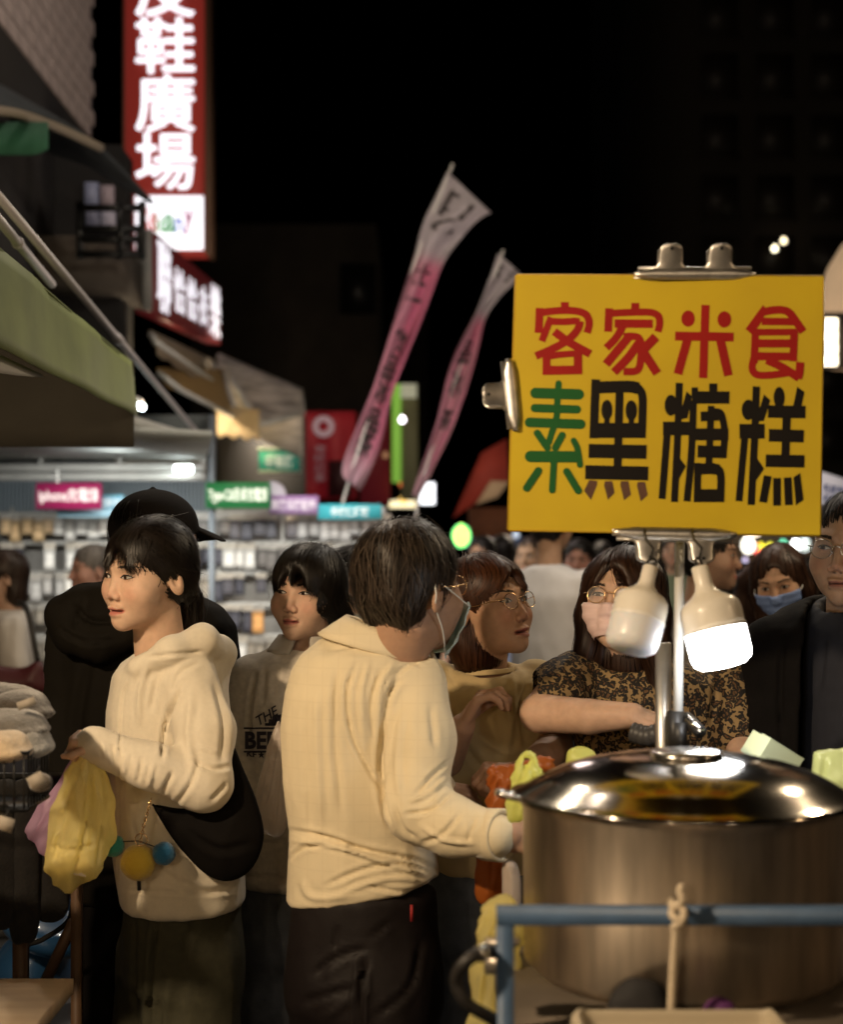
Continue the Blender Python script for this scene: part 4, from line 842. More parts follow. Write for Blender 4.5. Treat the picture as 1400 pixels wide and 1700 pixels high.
# stand: square post, thin pole, clamp
st_ = empty('sign_stand', at(1104, 1265, 2.64)); tag(st_, 'steel stand of a square post and a thin pole behind the pot lid', 'stand')
M_POST = mat('dull steel post', (.55, .52, .47), .35, .9, nscale=30, namt=.2)
p, q = at(1092, 1068, 2.64), at(1116, 1066, 2.64); f = MB(); f.box((p[0], 2.64, .941), (q[0], 2.664, p[2])); f.build('square_post', M_POST, st_)
f = MB(); f.tube([(at(1126, 0, 2.62)[0], 2.62, at(0, 1225, 2.62)[2]), (at(1129, 0, 2.615)[0], 2.612, at(0, 852, 2.61)[2])], .0085, 14); f.build('thin_pole', M_WHITEMET, st_)
f = MB(); f.box(at(1112, 1240, 2.66), at(1142, 1200, 2.60)); f.tube([at(1140, 1190, 2.62), at(1164, 1216, 2.57)], [.010, .012], 10); f.tube([at(1123, 1180, 2.62), at(1123, 1255, 2.62)], .015, 12); f.build('clamp', M_BLACKP, st_)
f = MB(); f.tube([at(1142, 1192, 2.56), at(1166, 1214, 2.54)], .006, 10); f.build('clamp_lever', M_STEEL, st_)
# ----------------------------------------------------------------- two rechargeable bulb lamps
def bulb_lamp(label, top, bot, lit):
    top = np.asarray(top); bot = np.asarray(bot); ax = (bot - top); L = np.linalg.norm(ax); R = align(ax); M = (R, top); s = L / .172
    t = empty('bulb_lamp', top); tag(t, label, 'lamp', 'bulb lamps hanging under the yellow board')
    hs = np.array([(.001, 0), (.012, 0), (.0145, .003), (.0145, .030), (.017, .040), (.026, .050), (.042, .060), (.049, .068), (.051, .080), (.0505, .108)]) * s
    mb = MB(); mb.lathe(hs, 40, M); mb.build('housing', mat('lamp housing', (.72, .68, .60), .3, coat=.3), t)
    ds = np.array([(.0505, .108), (.0508, .109), (.0505, .150), (.047, .162), (.036, .170), (.02, .172), (.001, .1725)]) * s
    mb = MB(); mb.lathe(ds, 40, M); mb.build('diffuser', M_LAMPW if lit else mat('frosted diffuser', (.70, .71, .74), .35, sss=.2, coat=.2), t)
    mb = MB(); mb.lathe(np.array([(.0515, .104), (.0522, .106), (.0522, .109), (.0515, .111)]) * s, 40, M); mb.build('seam_ring', M_WHITEP, t)
    mb = MB(); c = top; mb.tube([c + R @ A(.010 * math.cos(a), 0, -.012 * math.sin(a) - .002) for a in np.linspace(0, math.pi, 12)], .0025, 8); mb.build('hook', M_BLACKP, t)
    mb = MB(); mb.tube([c + A(0, .0, .012), c + A(.004, 0, .03), c + A(-.004, .03, .045), c + A(0, .07, .062)], .0022, 8); mb.build('cord', M_BLACKP, t)
    return t, top + ax * .92, ax / L
bulb_lamp('unlit white bulb lamp, left of the thin pole', at(1081, 940, 2.50), at(1046, 1082, 2.46), False)
_, lp, la = bulb_lamp('lit white bulb lamp glowing right of the thin pole', at(1162, 940, 2.50), at(1203, 1108, 2.47), True)
point(lp + la * .035, 2.2, (.92, .95, 1.), .045)
# ----------------------------------------------------------------- cart, pot, lid
M_BLUE = mat('blue frame paint', (.06, .11, .20), .5, nscale=25, namt=.25, bump=.1, bscale=80)
ct = empty('food_cart', at(1150, 1700, 2.2) * A(1, 1, 0)); tag(ct, 'blue tube framed food cart carrying the steamer pot', 'cart')
yf = 1.97; zr = at(0, 1519, yf)[2]; xl = at(839, 0, yf)[0]; w_ = .0112
f = MB(); f.box((xl - w_, yf - w_, zr - w_), (1.45, yf + w_, zr + w_)); f.build('rail', M_BLUE, ct)
f = MB(); f.box((xl - w_, yf - w_ + .0005, .12), (xl + w_, yf + w_ - .0005, zr - w_)); f.build('post', M_BLUE, ct)
f = MB(); f.box((1.43, yf - w_, .12), (1.45, yf + w_, zr - w_)); f.build('post', M_BLUE, ct)
f = MB(); f.box((xl, 1.99, .915), (1.44, 2.72, .94)); f.build('table_top', mat('worn metal top', (.16, .13, .10), .5, .6, nscale=6, namt=.4), ct)
for x in (xl, 1.42): f = MB(); f.box((x, 2.70, .1), (x + .025, 2.725, .915)); f.build('leg', M_BLUE, ct)
f = MB(); f.box((xl, 2.0, .25), (1.44, 2.7, .27)); f.build('shelf', mat('worn metal top', (.3, .27, .23), .5), ct)
for x in (xl, 1.42):
    for y in (2.02, 2.68): f = MB(); f.lathe([(.02, -.015), (.06, -.015), (.062, 0), (.06, .015), (.02, .015)], 18, (roty(math.pi / 2), A(x, y, .062))); f.build('wheel', M_BLACKP, ct)
M_POT = mat('brushed pot steel', (.62, .52, .41), .42, 1., stretch=(6, 6, .8), nscale=7, namt=.38, bump=.10, bscale=40)
_n = M_POT.node_tree; _t = _n.nodes.new('ShaderNodeTangent'); _t.direction_type = 'RADIAL'; _t.axis = 'Z'; _b = _n.nodes['Principled BSDF']
_n.links.new(_t.outputs[0], _b.inputs['Tangent']); _b.inputs['Anisotropic'].default_value = .65; _b.inputs['Anisotropic Rotation'].default_value = .25; _b.inputs['Roughness'].default_value = .46
PC = A(*at(1136, 0, 2.28)[:2], 0); pr = .2425
zt_ = at(0, 1374, 2.03)[2]; zb_ = .942
pt = empty('steamer_pot', PC + A(0, 0, zb_)); tag(pt, 'large brushed steel steamer pot standing on the cart', 'pot')
f = MB(); f.lathe([(.001, zb_), (pr - .02, zb_), (pr, zb_ + .02), (pr + .0005, zb_ + .13), (pr + .001, zt_ - .01), (pr + .008, zt_ - .004), (pr + .008, zt_ + .002), (pr - .004, zt_ + .003), (pr - .006, zb_ + .05), (.001, zb_ + .04)], 96, (np.eye(3), PC)); f.build('body', M_POT, pt, auto=50)
for sd in ():
    f = MB(); a = PC + A(sd * (pr - .002), -.05, zb_ + .17); f.tube(spline([a, a + A(sd * .035, 0, .012), a + A(sd * .04, .05, .015), a + A(sd * .035, .1, .012), a + A(0, .1, 0)], 16), .007, 8); f.build('handle', M_STEEL, pt)
ld = empty('pot_lid', PC + A(0, 0, zt_)); tag(ld, 'shiny domed steel lid on the steamer pot', 'lid')
ztop = at(0, 1250, 2.28)[2]; hh = ztop - zt_; R_ = .259
f = MB(); f.lathe([(R_ - .004, zt_ + .004), (R_ + .003, zt_ + .0045), (R_ + .004, zt_ + .008), (R_ - .004, zt_ + .011), (R_ * .93, zt_ + hh * .24), (R_ * .84, zt_ + hh * .44), (R_ * .72, zt_ + hh * .64), (R_ * .6, zt_ + hh * .78), (R_ * .5, zt_ + hh * .85), (R_ * .46, zt_ + hh * .88), (R_ * .44, zt_ + hh * .90), (R_ * .3, zt_ + hh * .94), (R_ * .15, zt_ + hh * .98), (.001, ztop)], 128, (np.eye(3), PC))
f.build('dome', mat('polished lid', (.44, .40, .34), .12, 1., nscale=10, namt=.3, bump=.05, bscale=14), ld)
f = MB(); c = PC + A(.0, -.02, ztop - .006); f.lathe([(.001, .012), (.05, .012), (.055, .006), (.05, 0)], 32, (np.eye(3), c)); f.build('knob_plate', M_STEEL, ld)
f = MB(); f.tube(spline([PC + A(-R_ - .002, .0, zt_ + .006), PC + A(-R_ - .022, -.01, zt_ + .012), PC + A(-R_ - .022, -.05, zt_ + .014), PC + A(-R_ + .006, -.055, zt_ + .008)], 12), .005, 8); f.build('lid_handle', M_STEEL, ld)
# rope, tub, hose, small things on the cart
f = MB(); yr = yf - .018
f.tube(spline([at(1113, 1760, yr), at(1116, 1640, yr), at(1121, 1560, yr - .004), at(1124, 1535, yr - .008)], 20), .0052, 8)
f.tube(spline([at(1118, 1540, yr - .006), at(1132, 1530, yr - .012), at(1136, 1512, yr - .01), at(1122, 1502, yr + .004), at(1116, 1518, yr - .002), at(1128, 1528, yr - .012)], 26), .0052, 8)
f.tube(spline([at(1126, 1508, yr - .004), at(1134, 1492, yr - .012), at(1129, 1480, yr - .01), at(1136, 1468, yr - .008)], 14), [.005] * 10 + [.0055, .0065, .005, .002], 8)
f.tube([A(at(1118, 0, yr)[0], yr, zr + .012), A(at(1120, 0, yr)[0], yf, zr + .018), A(at(1122, 0, yr)[0], yf + .02, zr), A(at(1122, 0, yr)[0], yf, zr - .018), A(at(1120, 0, yr)[0], yr, zr - .012)], .0052, 8)
tag(f.build('string', mat('dirty cotton', (.55, .46, .34), .9, bump=.4, bscale=150)), 'pale cotton string knotted on the blue cart rail', 'string')
def rounded_box(P, c, hs, r): q = np.abs(P - c) - (np.asarray(hs) - r); return np.sqrt((np.maximum(q, 0) ** 2).sum(1)) + np.minimum(q.max(1), 0) - r
def blob(name, m, field, lo, hi, h=.006, sm=2, par=None, und=0, uf=20, lines=(), col=None, loc=None, cols=None, crease=0, apex=None):
    X, Q = surfnet(field, lo, hi, h, sm); N = vnorm(X, Q)
    if apex:
        qx = X[:, 0] / X[:, 1] * FPX + CX - apex[0]; qy = HY - (X[:, 2] - CZ) / X[:, 1] * FPX - apex[1]; an = np.arctan2(qx, qy); rr = np.hypot(qx, qy)
        X = X + N * ((.2 - np.abs(noise3(np.stack([an * 7, rr * .012, X[:, 1] * 6], 1)))) * .022 * np.clip(rr / 60, .2, 1) + (.2 - np.abs(noise3(np.stack([an * 17, rr * .02, X[:, 1] * 9], 1)))) * .005)[:, None]; crease = 0
    if crease: X = X + N * ((.25 - np.abs(noise3(X * A(26, 26, 11) + 3))) * crease + (.25 - np.abs(noise3(X * A(55, 55, 22)))) * crease * .5)[:, None]
    if und:
        for a, fr in (und if isinstance(und, (list, tuple)) else [(und, uf)]): X = X + N * (noise3(X * fr) * a)[:, None]
    if len(lines): X = folds(X, vnorm(X, Q), lines)
    mb = MB(); mb.add(X, Q, col if cols is None else cols(X)); return mb.build(name, m, par, loc=loc)
c = at(1135, 1690, 1.87); c[2] = .958
blob('plastic_tub', mat('beige tub', (.42, .36, .26), .45), lambda P: smax(rounded_box(P, c + A(0, .0, .0), (.135, .075, .031), .02), -rounded_box(P, c + A(0, 0, .03), (.122, .064, .035), .015), .006), c - A(.16, .10, .05), c + A(.16, .10, .05), .005)
f_ = [o for o in COL.objects if o.name == 'plastic_tub'][0]; tag(f_, 'shallow beige plastic tub at the front of the cart', 'tub')
f_.location.z -= .0
f = MB(); f.box(A(c[0] - .19, c[1] - .10, .9155), A(c[0] + .19, 1.985, .9405)); f.build('front_ledge', mat('worn metal top', (.3, .27, .23), .5), ct)
c2 = at(1062, 1668, 2.005); tag(blob('cloth_bundle', mat('black cloth', (.018, .017, .018), .8), lambda P: ell(P, c2 + A(0, 0, -.012), (.045, .028, .05)), c2 - A(.08, .06, .14), c2 + A(.08, .06, .06), .007, und=.004, uf=40), 'black cloth bundle between pot and beige tub', 'cloth')
c3 = at(1196, 1682, 1.99); tag(blob('pouch', mat('purple cloth', (.10, .025, .12), .7), lambda P: ell(P, c3 + A(0, 0, .0), (.024, .02, .022)), c3 - A(.06, .05, .12), c3 + A(.06, .05, .04), .006), 'small purple pouch near the foot of the pot', 'pouch')
f = MB(); hy = 1.95; f.tube(spline([at(838, 1580, hy + .05), at(800, 1582, hy), at(770, 1600, hy - .01), at(758, 1630, hy), at(775, 1665, hy), at(815, 1690, hy + .02), at(850, 1715, hy + .1)], 40), .0088, 10)
t = f.build('gas_hose', mat('black rubber', (.016, .014, .013), .5)); tag(t, 'black rubber hose looping beside the blue cart post', 'hose')
f = MB(); f.tube([at(812, 1578, hy), at(792, 1585, hy)], .0112, 12); f.build('hose_clamp', M_STEEL, t)
f = MB(); f.box(at(806, 1572, 2.0), at(862, 1556, 2.02)); f.box(at(806, 1618, 2.0), at(850, 1575, 2.04)); tag(f.build('gas_valve', mat('valve steel', (.35, .31, .26), .4, .8)), 'small steel gas valve block left of the pot', 'valve')
# ----------------------------------------------------------------- bags: pillow shapes drawn as outlines with real depth
def polysdf(p2, poly):
    V = np.asarray(poly, float); n = len(V); d = np.full(len(p2), 1e18); s = np.ones(len(p2))
    for i in range(n):
        j = (i - 1) % n; e = V[j] - V[i]; w0 = p2 - V[i]; b = w0 - e * np.clip((w0 @ e) / (e @ e), 0, 1)[:, None]; d = np.minimum(d, (b * b).sum(1))
        c1 = p2[:, 1] >= V[i, 1]; c2_ = p2[:, 1] < V[j, 1]; c3_ = e[0] * w0[:, 1] > e[1] * w0[:, 0]
        s = np.where((c1 & c2_ & c3_) | (~c1 & ~c2_ & ~c3_), -s, s)
    return s * np.sqrt(d)
def pillow(name, label, cat, m, poly, Y, th, k=.03, h=.005, lines=(), und=0, uf=20, holes=(), smooth=True, apex=None, group=None, par=None, slope=0., cols=None, crease=0):
    if 'bag' in name and 'plastic' in name: crease = .007; h = min(h, .0042)
    pl = spline(list(poly) + [poly[0]], 5 * len(poly))[:-1] if smooth else np.array(poly, float)
    W2 = np.array([[(x - CX) / FPX * Y, CZ - (y - HY) / FPX * Y] for x, y in pl])
    hl = [np.array([[(x - CX) / FPX * Y, CZ - (y - HY) / FPX * Y] for x, y in hp]) for hp in holes]
    def f(P):
        s_ = P[:, 1] / Y; q = np.stack([P[:, 0], P[:, 2]], 1); d = polysdf(q, W2)
        for hp in hl: d = smax(d, -polysdf(q, hp), .004)
        yc = Y + slope * (P[:, 2] - W2[:, 1].mean()); t_ = th * np.clip(-d / (th * 1.6) + .05, 0, 1) ** .55 + .002
        return np.maximum(d * .9, (np.abs(P[:, 1] - yc) - t_) * .75)
    lo = A(W2[:, 0].min() - .03, Y - th - .03, W2[:, 1].min() - .03); hi = A(W2[:, 0].max() + .03, Y + th + .03, W2[:, 1].max() + .03)
    o = blob(name, m, f, lo, hi, h, 2, par, und, uf, lines, cols=cols, crease=crease, apex=apex)
    if par is None: tag(o, label, cat, group)
    return o
M_YBAG = mat('yellow film', (.96, .87, .42), .28, trl=.6, alpha=.62, bump=.15, bscale=60, coat=.25); M_LIME = mat('lime film', (.84, .86, .30), .3, trl=.5, alpha=.75, bump=.15, bscale=60, coat=.25); M_LBAG = mat('lilac film', (.68, .46, .66), .35, trl=.55, alpha=.75, bump=.15, bscale=50); M_CBAG = mat('clear film', (.66, .56, .48), .3, alpha=.5, trl=.0, bump=.4, bscale=40, coat=.5)
M_OBAG = mat('orange film', (.40, .11, .02), .4, trl=.4, bump=.35, bscale=35); M_GBAG = mat('pale green film', (.62, .68, .30), .35, trl=.3, bump=.3, bscale=30)
pillow('plastic_bag', 'knotted yellow bag with a loop handle left of the lid', 'bag', M_LIME, [(873, 1246), (888, 1252), (903, 1300), (900, 1340), (845, 1362), (848, 1310), (858, 1265)], 2.56, .03, apex=(875, 1235), holes=[[(868, 1258), (880, 1258), (880, 1270), (868, 1272)]], und=.003, uf=45, lines=[([(870, 1275), (862, 1345)], 5, -.004), ([(884, 1275), (888, 1340)], 5, -.004)])
pillow('plastic_bag', 'orange bag hanging between the couple and the pot', 'bag', M_OBAG, [(812, 1272), (850, 1268), (905, 1255), (918, 1258), (915, 1280), (850, 1330), (845, 1420), (838, 1485), (795, 1500), (793, 1440), (806, 1360)], 2.80, .035, apex=(850, 1240), und=.004, uf=35, lines=[([(830, 1290), (815, 1480)], 6, -.006), ([(842, 1300), (838, 1440)], 5, .005)])
pillow('plastic_bag', 'yellow bag top peeping over the lid below leopard print', 'bag', M_LIME, [(940, 1275), (945, 1248), (965, 1240), (985, 1248), (992, 1275), (965, 1290)], 2.78, .03, und=.003, uf=45)
pillow('plastic_bag', 'large yellow bag standing behind the black hose', 'bag', M_YBAG, [(800, 1510), (828, 1488), (850, 1490), (870, 1530), (860, 1600), (850, 1750), (775, 1750), (782, 1640), (793, 1560)], 2.3, .06, apex=(835, 1470), und=.005, uf=30, lines=[([(820, 1520), (800, 1690)], 8, -.006)])
pillow('plastic_bag', 'pale green bag at the right edge behind the lid', 'bag', M_GBAG, [(1355, 1250), (1390, 1244), (1440, 1250), (1450, 1340), (1390, 1338), (1352, 1310)], 2.66, .05, und=.004, uf=30, lines=[([(1372, 1255), (1365, 1310)], 7, -.006)])
pillow('plastic_cup', 'clear plastic cup held beside the pot', 'cup', M_CBAG, [(836, 1425), (858, 1432), (866, 1470), (862, 1512), (838, 1508), (833, 1460)], 2.66, .025, und=.002, uf=40)
R = roty(.55); c4 = at(1282, 1254, 2.66); f = MB(); f.box((-.040, -.03, -.022), (.040, .03, .022), (R @ rotz(.35), c4)); t = f.build('paper_box', mat('pale green paper', (.52, .58, .38), .7), smooth=False); tag(t, 'pale green folded paper box behind the lid', 'box')
f = MB(); f.box((-.0405, -.0305, .0222), (.0405, .0, .0245), (R @ rotz(.35), c4)); f.build('flap', mat('pale green paper', (.52, .58, .38), .7), t, smooth=False)
# ----------------------------------------------------------------- the people
def hairfield(kind):
    cut = lambda P: ell(P, (0, -.135, -.014), (.066, .095, .104))
    earcut = lambda P, r=.03: ell(np.stack([np.abs(P[:, 0]), P[:, 1], P[:, 2]], 1), (.085, .004, -.022), (.03, r, r * 1.25))
    def cap(P, r=(.083, .104, .094), c=(0, .020, .040)): return ell(P, c, r)
    if kind == 'short':
        def f(P):
            d = smin(cap(P, (.083, .104, .094)), ell(P, (0, .050, -.015), (.062, .062, .062)), .025); d = smax(d, -cut(P), .008); d = smax(d, -ell(np.stack([np.abs(P[:, 0]), P[:, 1], P[:, 2]], 1), (.086, .016, -.038), (.036, .036, .048)), .006); d = smax(d, P[:, 1] - (.112 + .85 * np.minimum(0, P[:, 2] + .012)), .015); d = smax(d, np.abs(P[:, 0]) - (.070 + .7 * np.minimum(0, P[:, 2] + .025)) - .012 * (P[:, 2] > -.02) * 2, .012); return smax(d, -(P[:, 2] + .080 + .5 * np.minimum(0, P[:, 1] - .065) - 3 * P[:, 0] ** 2), .012)
    elif kind == 'crop':
        def f(P):
            d = smin(cap(P, (.079, .098, .091)), ell(P, (0, .04, -.02), (.066, .066, .055)), .03); d = smax(d, -ell(P, (0, -.135, -.022), (.066, .090, .104)), .006); d = smax(d, -earcut(P, .036), .006); return smax(d, -(P[:, 2] + .045), .01)
    elif kind == 'tied':
        def f(P):
            d = smin(cap(P, (.082, .104, .094)), ell(P, (0, .05, -.01), (.066, .068, .06)), .03); d = smax(d, -cut(P), .010); d = smax(d, -ell(np.stack([np.abs(P[:, 0]), P[:, 1], P[:, 2]], 1), (.085, .004, -.030), (.028, .024, .034)), .008); d = smax(d, -(P[:, 2] + .068), .012)
            t = chain(P, [A(0, .095, -.035), A(-.005, .125, -.06), A(-.012, .128, -.105), A(-.02, .112, -.150)], [.030, .032, .027, .012], .02)
            return smin(d, t, .015)
    elif kind == 'messy':
        def f(P):
            d = smin(cap(P, (.089, .106, .102), (0, .018, .040)), ell(P, (0, .055, -.01), (.074, .066, .07)), .03); d = smax(d, -cut(P), .010); d = smax(d, -(P[:, 2] + .085 - .3 * np.minimum(.04, np.maximum(0, .05 - P[:, 1]))), .012)
            t = chain(P, [A(0, .10, -.04), A(0, .118, -.075), A(.01, .105, -.115)], [.030, .030, .014], .02); return smin(d, t, .02)
    elif kind == 'bob':
        def f(P):
            d = cap(P, (.086, .106, .097)); b = ell(P, (0, .052, -.055), (.082, .062, .105)); d = smin(d, b, .03); d = smax(d, -cut(P), .010); d = smax(d, -ell(P, (.085, -.005, -.04), (.03, .030, .05)), .008); d = smax(d, -ell(P, (-.085, -.005, -.04), (.03, .030, .05)), .008); return smax(d, -(P[:, 2] + .135), .012)
    elif kind == 'long':
        def f(P):
            d = cap(P, (.086, .106, .097)); Q = np.stack([np.abs(P[:, 0]), P[:, 1], P[:, 2]], 1)
            b = chain(Q, [A(.058, -.005, .05), A(.078, .0, -.03), A(.082, .01, -.11), A(.078, .02, -.19)], [.036, .030, .028, .016], .02); d = smin(d, b, .025); d = smin(d, ell(P, (0, .055, -.08), (.08, .055, .12)), .03); d = smax(d, -cut(P), .012); return d
    return f
FLOW_C = A(0, .045, .14)
def flow_down(P, s):
    d = P - FLOW_C; d /= np.linalg.norm(d, axis=1, keepdims=True); return d + A(0, .1, -.6 - .6 * s)
def flow_back(P, s):
    d = A(0, .10, -.04) - P; return d / (np.linalg.norm(d, axis=1, keepdims=True) + .02)
def std_strands(H, f, n=700, steps=11, seg=.013, flow=flow_down, zmin=.0, lift=.0012, w=.0010, jit=.3, br=1.0, cond=None):
    r = rand_on(f, (-.10, -.11, zmin), (.10, .14, .15), n, cond)
    S = grow(f, r, flow, steps, seg, lift - .003 + .0065 * rng.random(len(r)) ** 1.3, jit); return (S, w, br)
def fringe(H, f, xs, ztop, zend, n, sweep=0., w=.0013, out=.006, br=1.0, curl=0.):
    """hair that falls over the forehead: xs=(x0,x1) roots, zend(x)-> tip height"""
    both = lambda P: np.minimum(f(P), H.f(P))
    x0 = xs[0] + rng.random(n) * (xs[1] - xs[0]); k = 9; t = np.linspace(0, 1, k)[None]; zt = ztop + .012 * rng.normal(size=n); ze = zend(x0) + .006 * rng.normal(size=n)
    X = x0[:, None] * (1 + .18 * t) + sweep * t ** 1.4 + .004 * rng.normal(size=(n, 1)) * t; Z = zt[:, None] + (ze - zt)[:, None] * t
    y = np.full(X.size, -.16); xf, zf = X.ravel(), Z.ravel()
    for _ in range(22): y = y + np.clip(both(np.stack([xf, y, zf], 1)), -.01, .015) * .8
    Y = y.reshape(X.shape) - out * (.5 + rng.random((n, 1))) * np.sin(np.pi * np.clip(t * .8 + .1, 0, 1)) - .0015 - curl * t ** 2
    return (np.stack([X, Y, Z], -1), w, br)
def person_base(label, head, neck_to, g, extra=(), h=.0019, body=None, grp=None, foot=None, cols_fix=None, neck_r=(.052, .058), neck_back=0.):
    """one continuous body mesh: head, neck, hidden trunk and legs, bare arms and hands"""
    H = head; nb = H.wor(A(0, .022, -.06)); nt = np.asarray(neck_to, float); s = H.s
    def f(P): return smin(H.f(H.loc(P)) * s, rc(P, nb, nt, neck_r[0] * s, neck_r[1] * s), .022)
    cor = np.array([H.wor(A(x, y, z)) for x in (-.095, .095) for y in (-.13, .125) for z in (-.13, .14)]); lo = np.minimum(cor.min(0), nt - .07); hi = np.maximum(cor.max(0), nt + .07)
    X, Q = surfnet(f, lo, hi, h, 1); mb = MB(); c = skin_cols(H.loc(X), g)
    if cols_fix: c = cols_fix(X, c)
    mb.add(X, Q, c); sk = np.asarray(g.get('skin', SKIN))
    if body is not None:
        X, Q = surfnet(body[0], body[1], body[2], .02, 2); mb.add(X, Q, sk)
    for (ff, lo, hi, hh) in extra:
        X, Q = surfnet(ff, lo, hi, hh, 1); mb.add(X, Q, sk * (1 + .08 * noise3(X * 40)[:, None]))
    o = mb.build('person', M_SKIN, loc=foot); tag(o, label, 'person', grp); return o
def hand_parts(w, d, n, side, curl=(.5, .5, .5, .5), thumb=.5, s=1., spread=.12):
    """list of capsules of a hand: w wrist, d towards the knuckles, n palm normal, side +-1 puts the thumb on d x n * side"""
    w = np.asarray(w, float); d = np.asarray(d, float); d = d / np.linalg.norm(d); n = np.asarray(n, float); n = n - d * (n @ d); n /= np.linalg.norm(n); t = np.cross(d, n) * side; caps = []
    offs = (.030, .0105, -.0095, -.0285); ln = (.95, 1.05, .98, .78)
    for i in range(4):
        a = w + t * offs[i] * .55 * s; k = w + (d * (.082 - .004 * abs(i - 1)) + t * offs[i]) * s; caps.append((a, k, .0135 * s, .0115 * s))
        ang = 0.; p = k; dd = d + t * spread * (1.5 - i) * .6; dd /= np.linalg.norm(dd)
        for j, L in enumerate((.041, .026, .021)):
            ang += curl[i] * (.9, 1.1, .8)[j]; v = dd * math.cos(ang) + n * math.sin(ang); q = p + v * L * ln[i] * s; caps.append((p, q, (.0098, .0088, .0078)[j] * s, (.0088, .0078, .0064)[j] * s)); p = q
    a = w + (d * .018 + t * .020) * s; b = w + (d * .048 + t * .043 + n * .012) * s; c = b + (d * .030 + t * (.018 - .03 * thumb) + n * (.010 + .02 * thumb)) * s; e = c + (d * .022 - t * .012 * thumb + n * .018 * thumb) * s
    caps += [(a, b, .0145 * s, .0120 * s), (b, c, .0115 * s, .0098 * s), (c, e, .0098 * s, .0078 * s)]
    caps.append((w, w + d * .05 * s, .019 * s, .016 * s)); return caps
def caps_field(caps, k=.006):
    def f(P):
        d = None
        for a, b, ra, rb in caps:
            e = rc(P, a, b, ra, rb); d = e if d is None else smin(d, e, k)
        return d
    P = np.array([c[0] for c in caps] + [c[1] for c in caps]); m = max(c[2] for c in caps) + .02
    return f, P.min(0) - m, P.max(0) + m
def limb(pts, rs): return [(pts[i], pts[i + 1], rs[i], rs[i + 1]) for i in range(len(pts) - 1)]
def garment(name, m, par, field, lo, hi, h=.007, lines=(), und=((.0024, 9), (.001, 26)), sm=2, cols=None, drape=(.0036, 17, 4.5)):
    X, Q = surfnet(field, lo, hi, h, sm); N = vnorm(X, Q)
    if drape and und: a, fx, fz = drape; X = X + N * ((.22 - np.abs(noise3(X * A(fx, fx, fz) + 7 + .15 * noise3(X * 9)[:, None]))) * a * 1.6 + (.2 - np.abs(noise3(X * A(fx, fx, fz * 3) * 2.1))) * a * .5)[:, None]
    for a, fr in und: X = X + N * (noise3(X * np.array([fr, fr, fr * .6])) * a)[:, None]
    if lines: X = folds(X, vnorm(X, Q), lines)
    mb = MB(); mb.add(X, Q, None if cols is None else cols(X)); return mb.build(name, m, par)
def stations(rows, Y, b):
    """rows: (py, xl, xr[, dY, b]) silhouettes -> loft stations"""
    out = []
    for r in rows:
        py, xl, xr = r[:3]; dy = r[3] if len(r) > 3 else 0; bb = r[4] if len(r) > 4 else b; p, q = at(xl, py, Y + dy), at(xr, py, Y + dy); out.append((p[2], (p[0] + q[0]) / 2, Y + dy, (q[0] - p[0]) / 2, bb))
    return out
def trousers(name, m, par, hip, feet, zhip, Wd, Dp, rt, rk, ra, lines=(), h=.012, und=((.006, 8), (.003, 22))):
    hip = np.asarray(hip, float); f0, f1 = [np.asarray(f, float) for f in feet]
    def f(P):
        d = loft(P, [(hip[2] - .16, hip[0], hip[1], Wd * .98, Dp), (hip[2] - .05, hip[0], hip[1], Wd, Dp), (zhip, hip[0], hip[1], Wd * .93, Dp * .95)])
        for ft, sd in ((f0, -1), (f1, 1)):
            top = hip + A(0, 0, -.12) + (ft - hip) * A(.55, .55, 0); kn = top * .5 + ft * .5 + A(0, -.015, 0); kn[2] = .50; e = ft + A(0, 0, .07)
            d = smin(d, chain(P, [top, kn, e], [rt, rk, ra], .03), .035)
        return d
    lo = A(min(hip[0] - Wd, f0[0], f1[0]) - .14, min(hip[1] - Dp, f0[1], f1[1]) - .14, .03); hi = A(max(hip[0] + Wd, f0[0], f1[0]) + .14, max(hip[1] + Dp, f0[1], f1[1]) + .14, zhip + .03)
    return garment(name, m, par, f, lo, hi, h, lines, und)
def shoes(par, feet, yaw, col, m=None):
    for ft in feet:
        ft = np.asarray(ft, float); R = rotz(-math.radians(yaw))
        def f(P):
            q = (P - ft) @ R; d = smin(ell(q, (0, -.06, .035), (.048, .12, .04)), ell(q, (0, .03, .05), (.042, .07, .055)), .03); return smax(d, -(q[:, 2] - .002), .004)
        blob('shoe', m or mat('shoe %s' % str(col), col, .5), f, ft - A(.22, .22, .01), ft + A(.22, .22, .14), .012, 1, par)
def hidden_body(hip, chest, feet, r=.085):
    hip, chest = np.asarray(hip), np.asarray(chest)
    def f(P):
        d = smin(rc(P, hip, chest, r, r), rc(P, hip, chest + A(0, 0, .06), r * .7, r * .6), .03)
        for ft in feet: ft = np.asarray(ft, float); d = smin(d, chain(P, [hip + A(0, 0, -.04) + (ft - hip) * A(.5, .5, 0), (hip * A(.3, .3, 0) + ft * A(.7, .7, 0)) + A(0, 0, .48), ft + A(0, 0, .05)], [.065, .045, .032], .02), .03)
        return d
    al = np.array([hip, chest, *feet]); return (f, al.min(0) - .15, al.max(0) + .16)
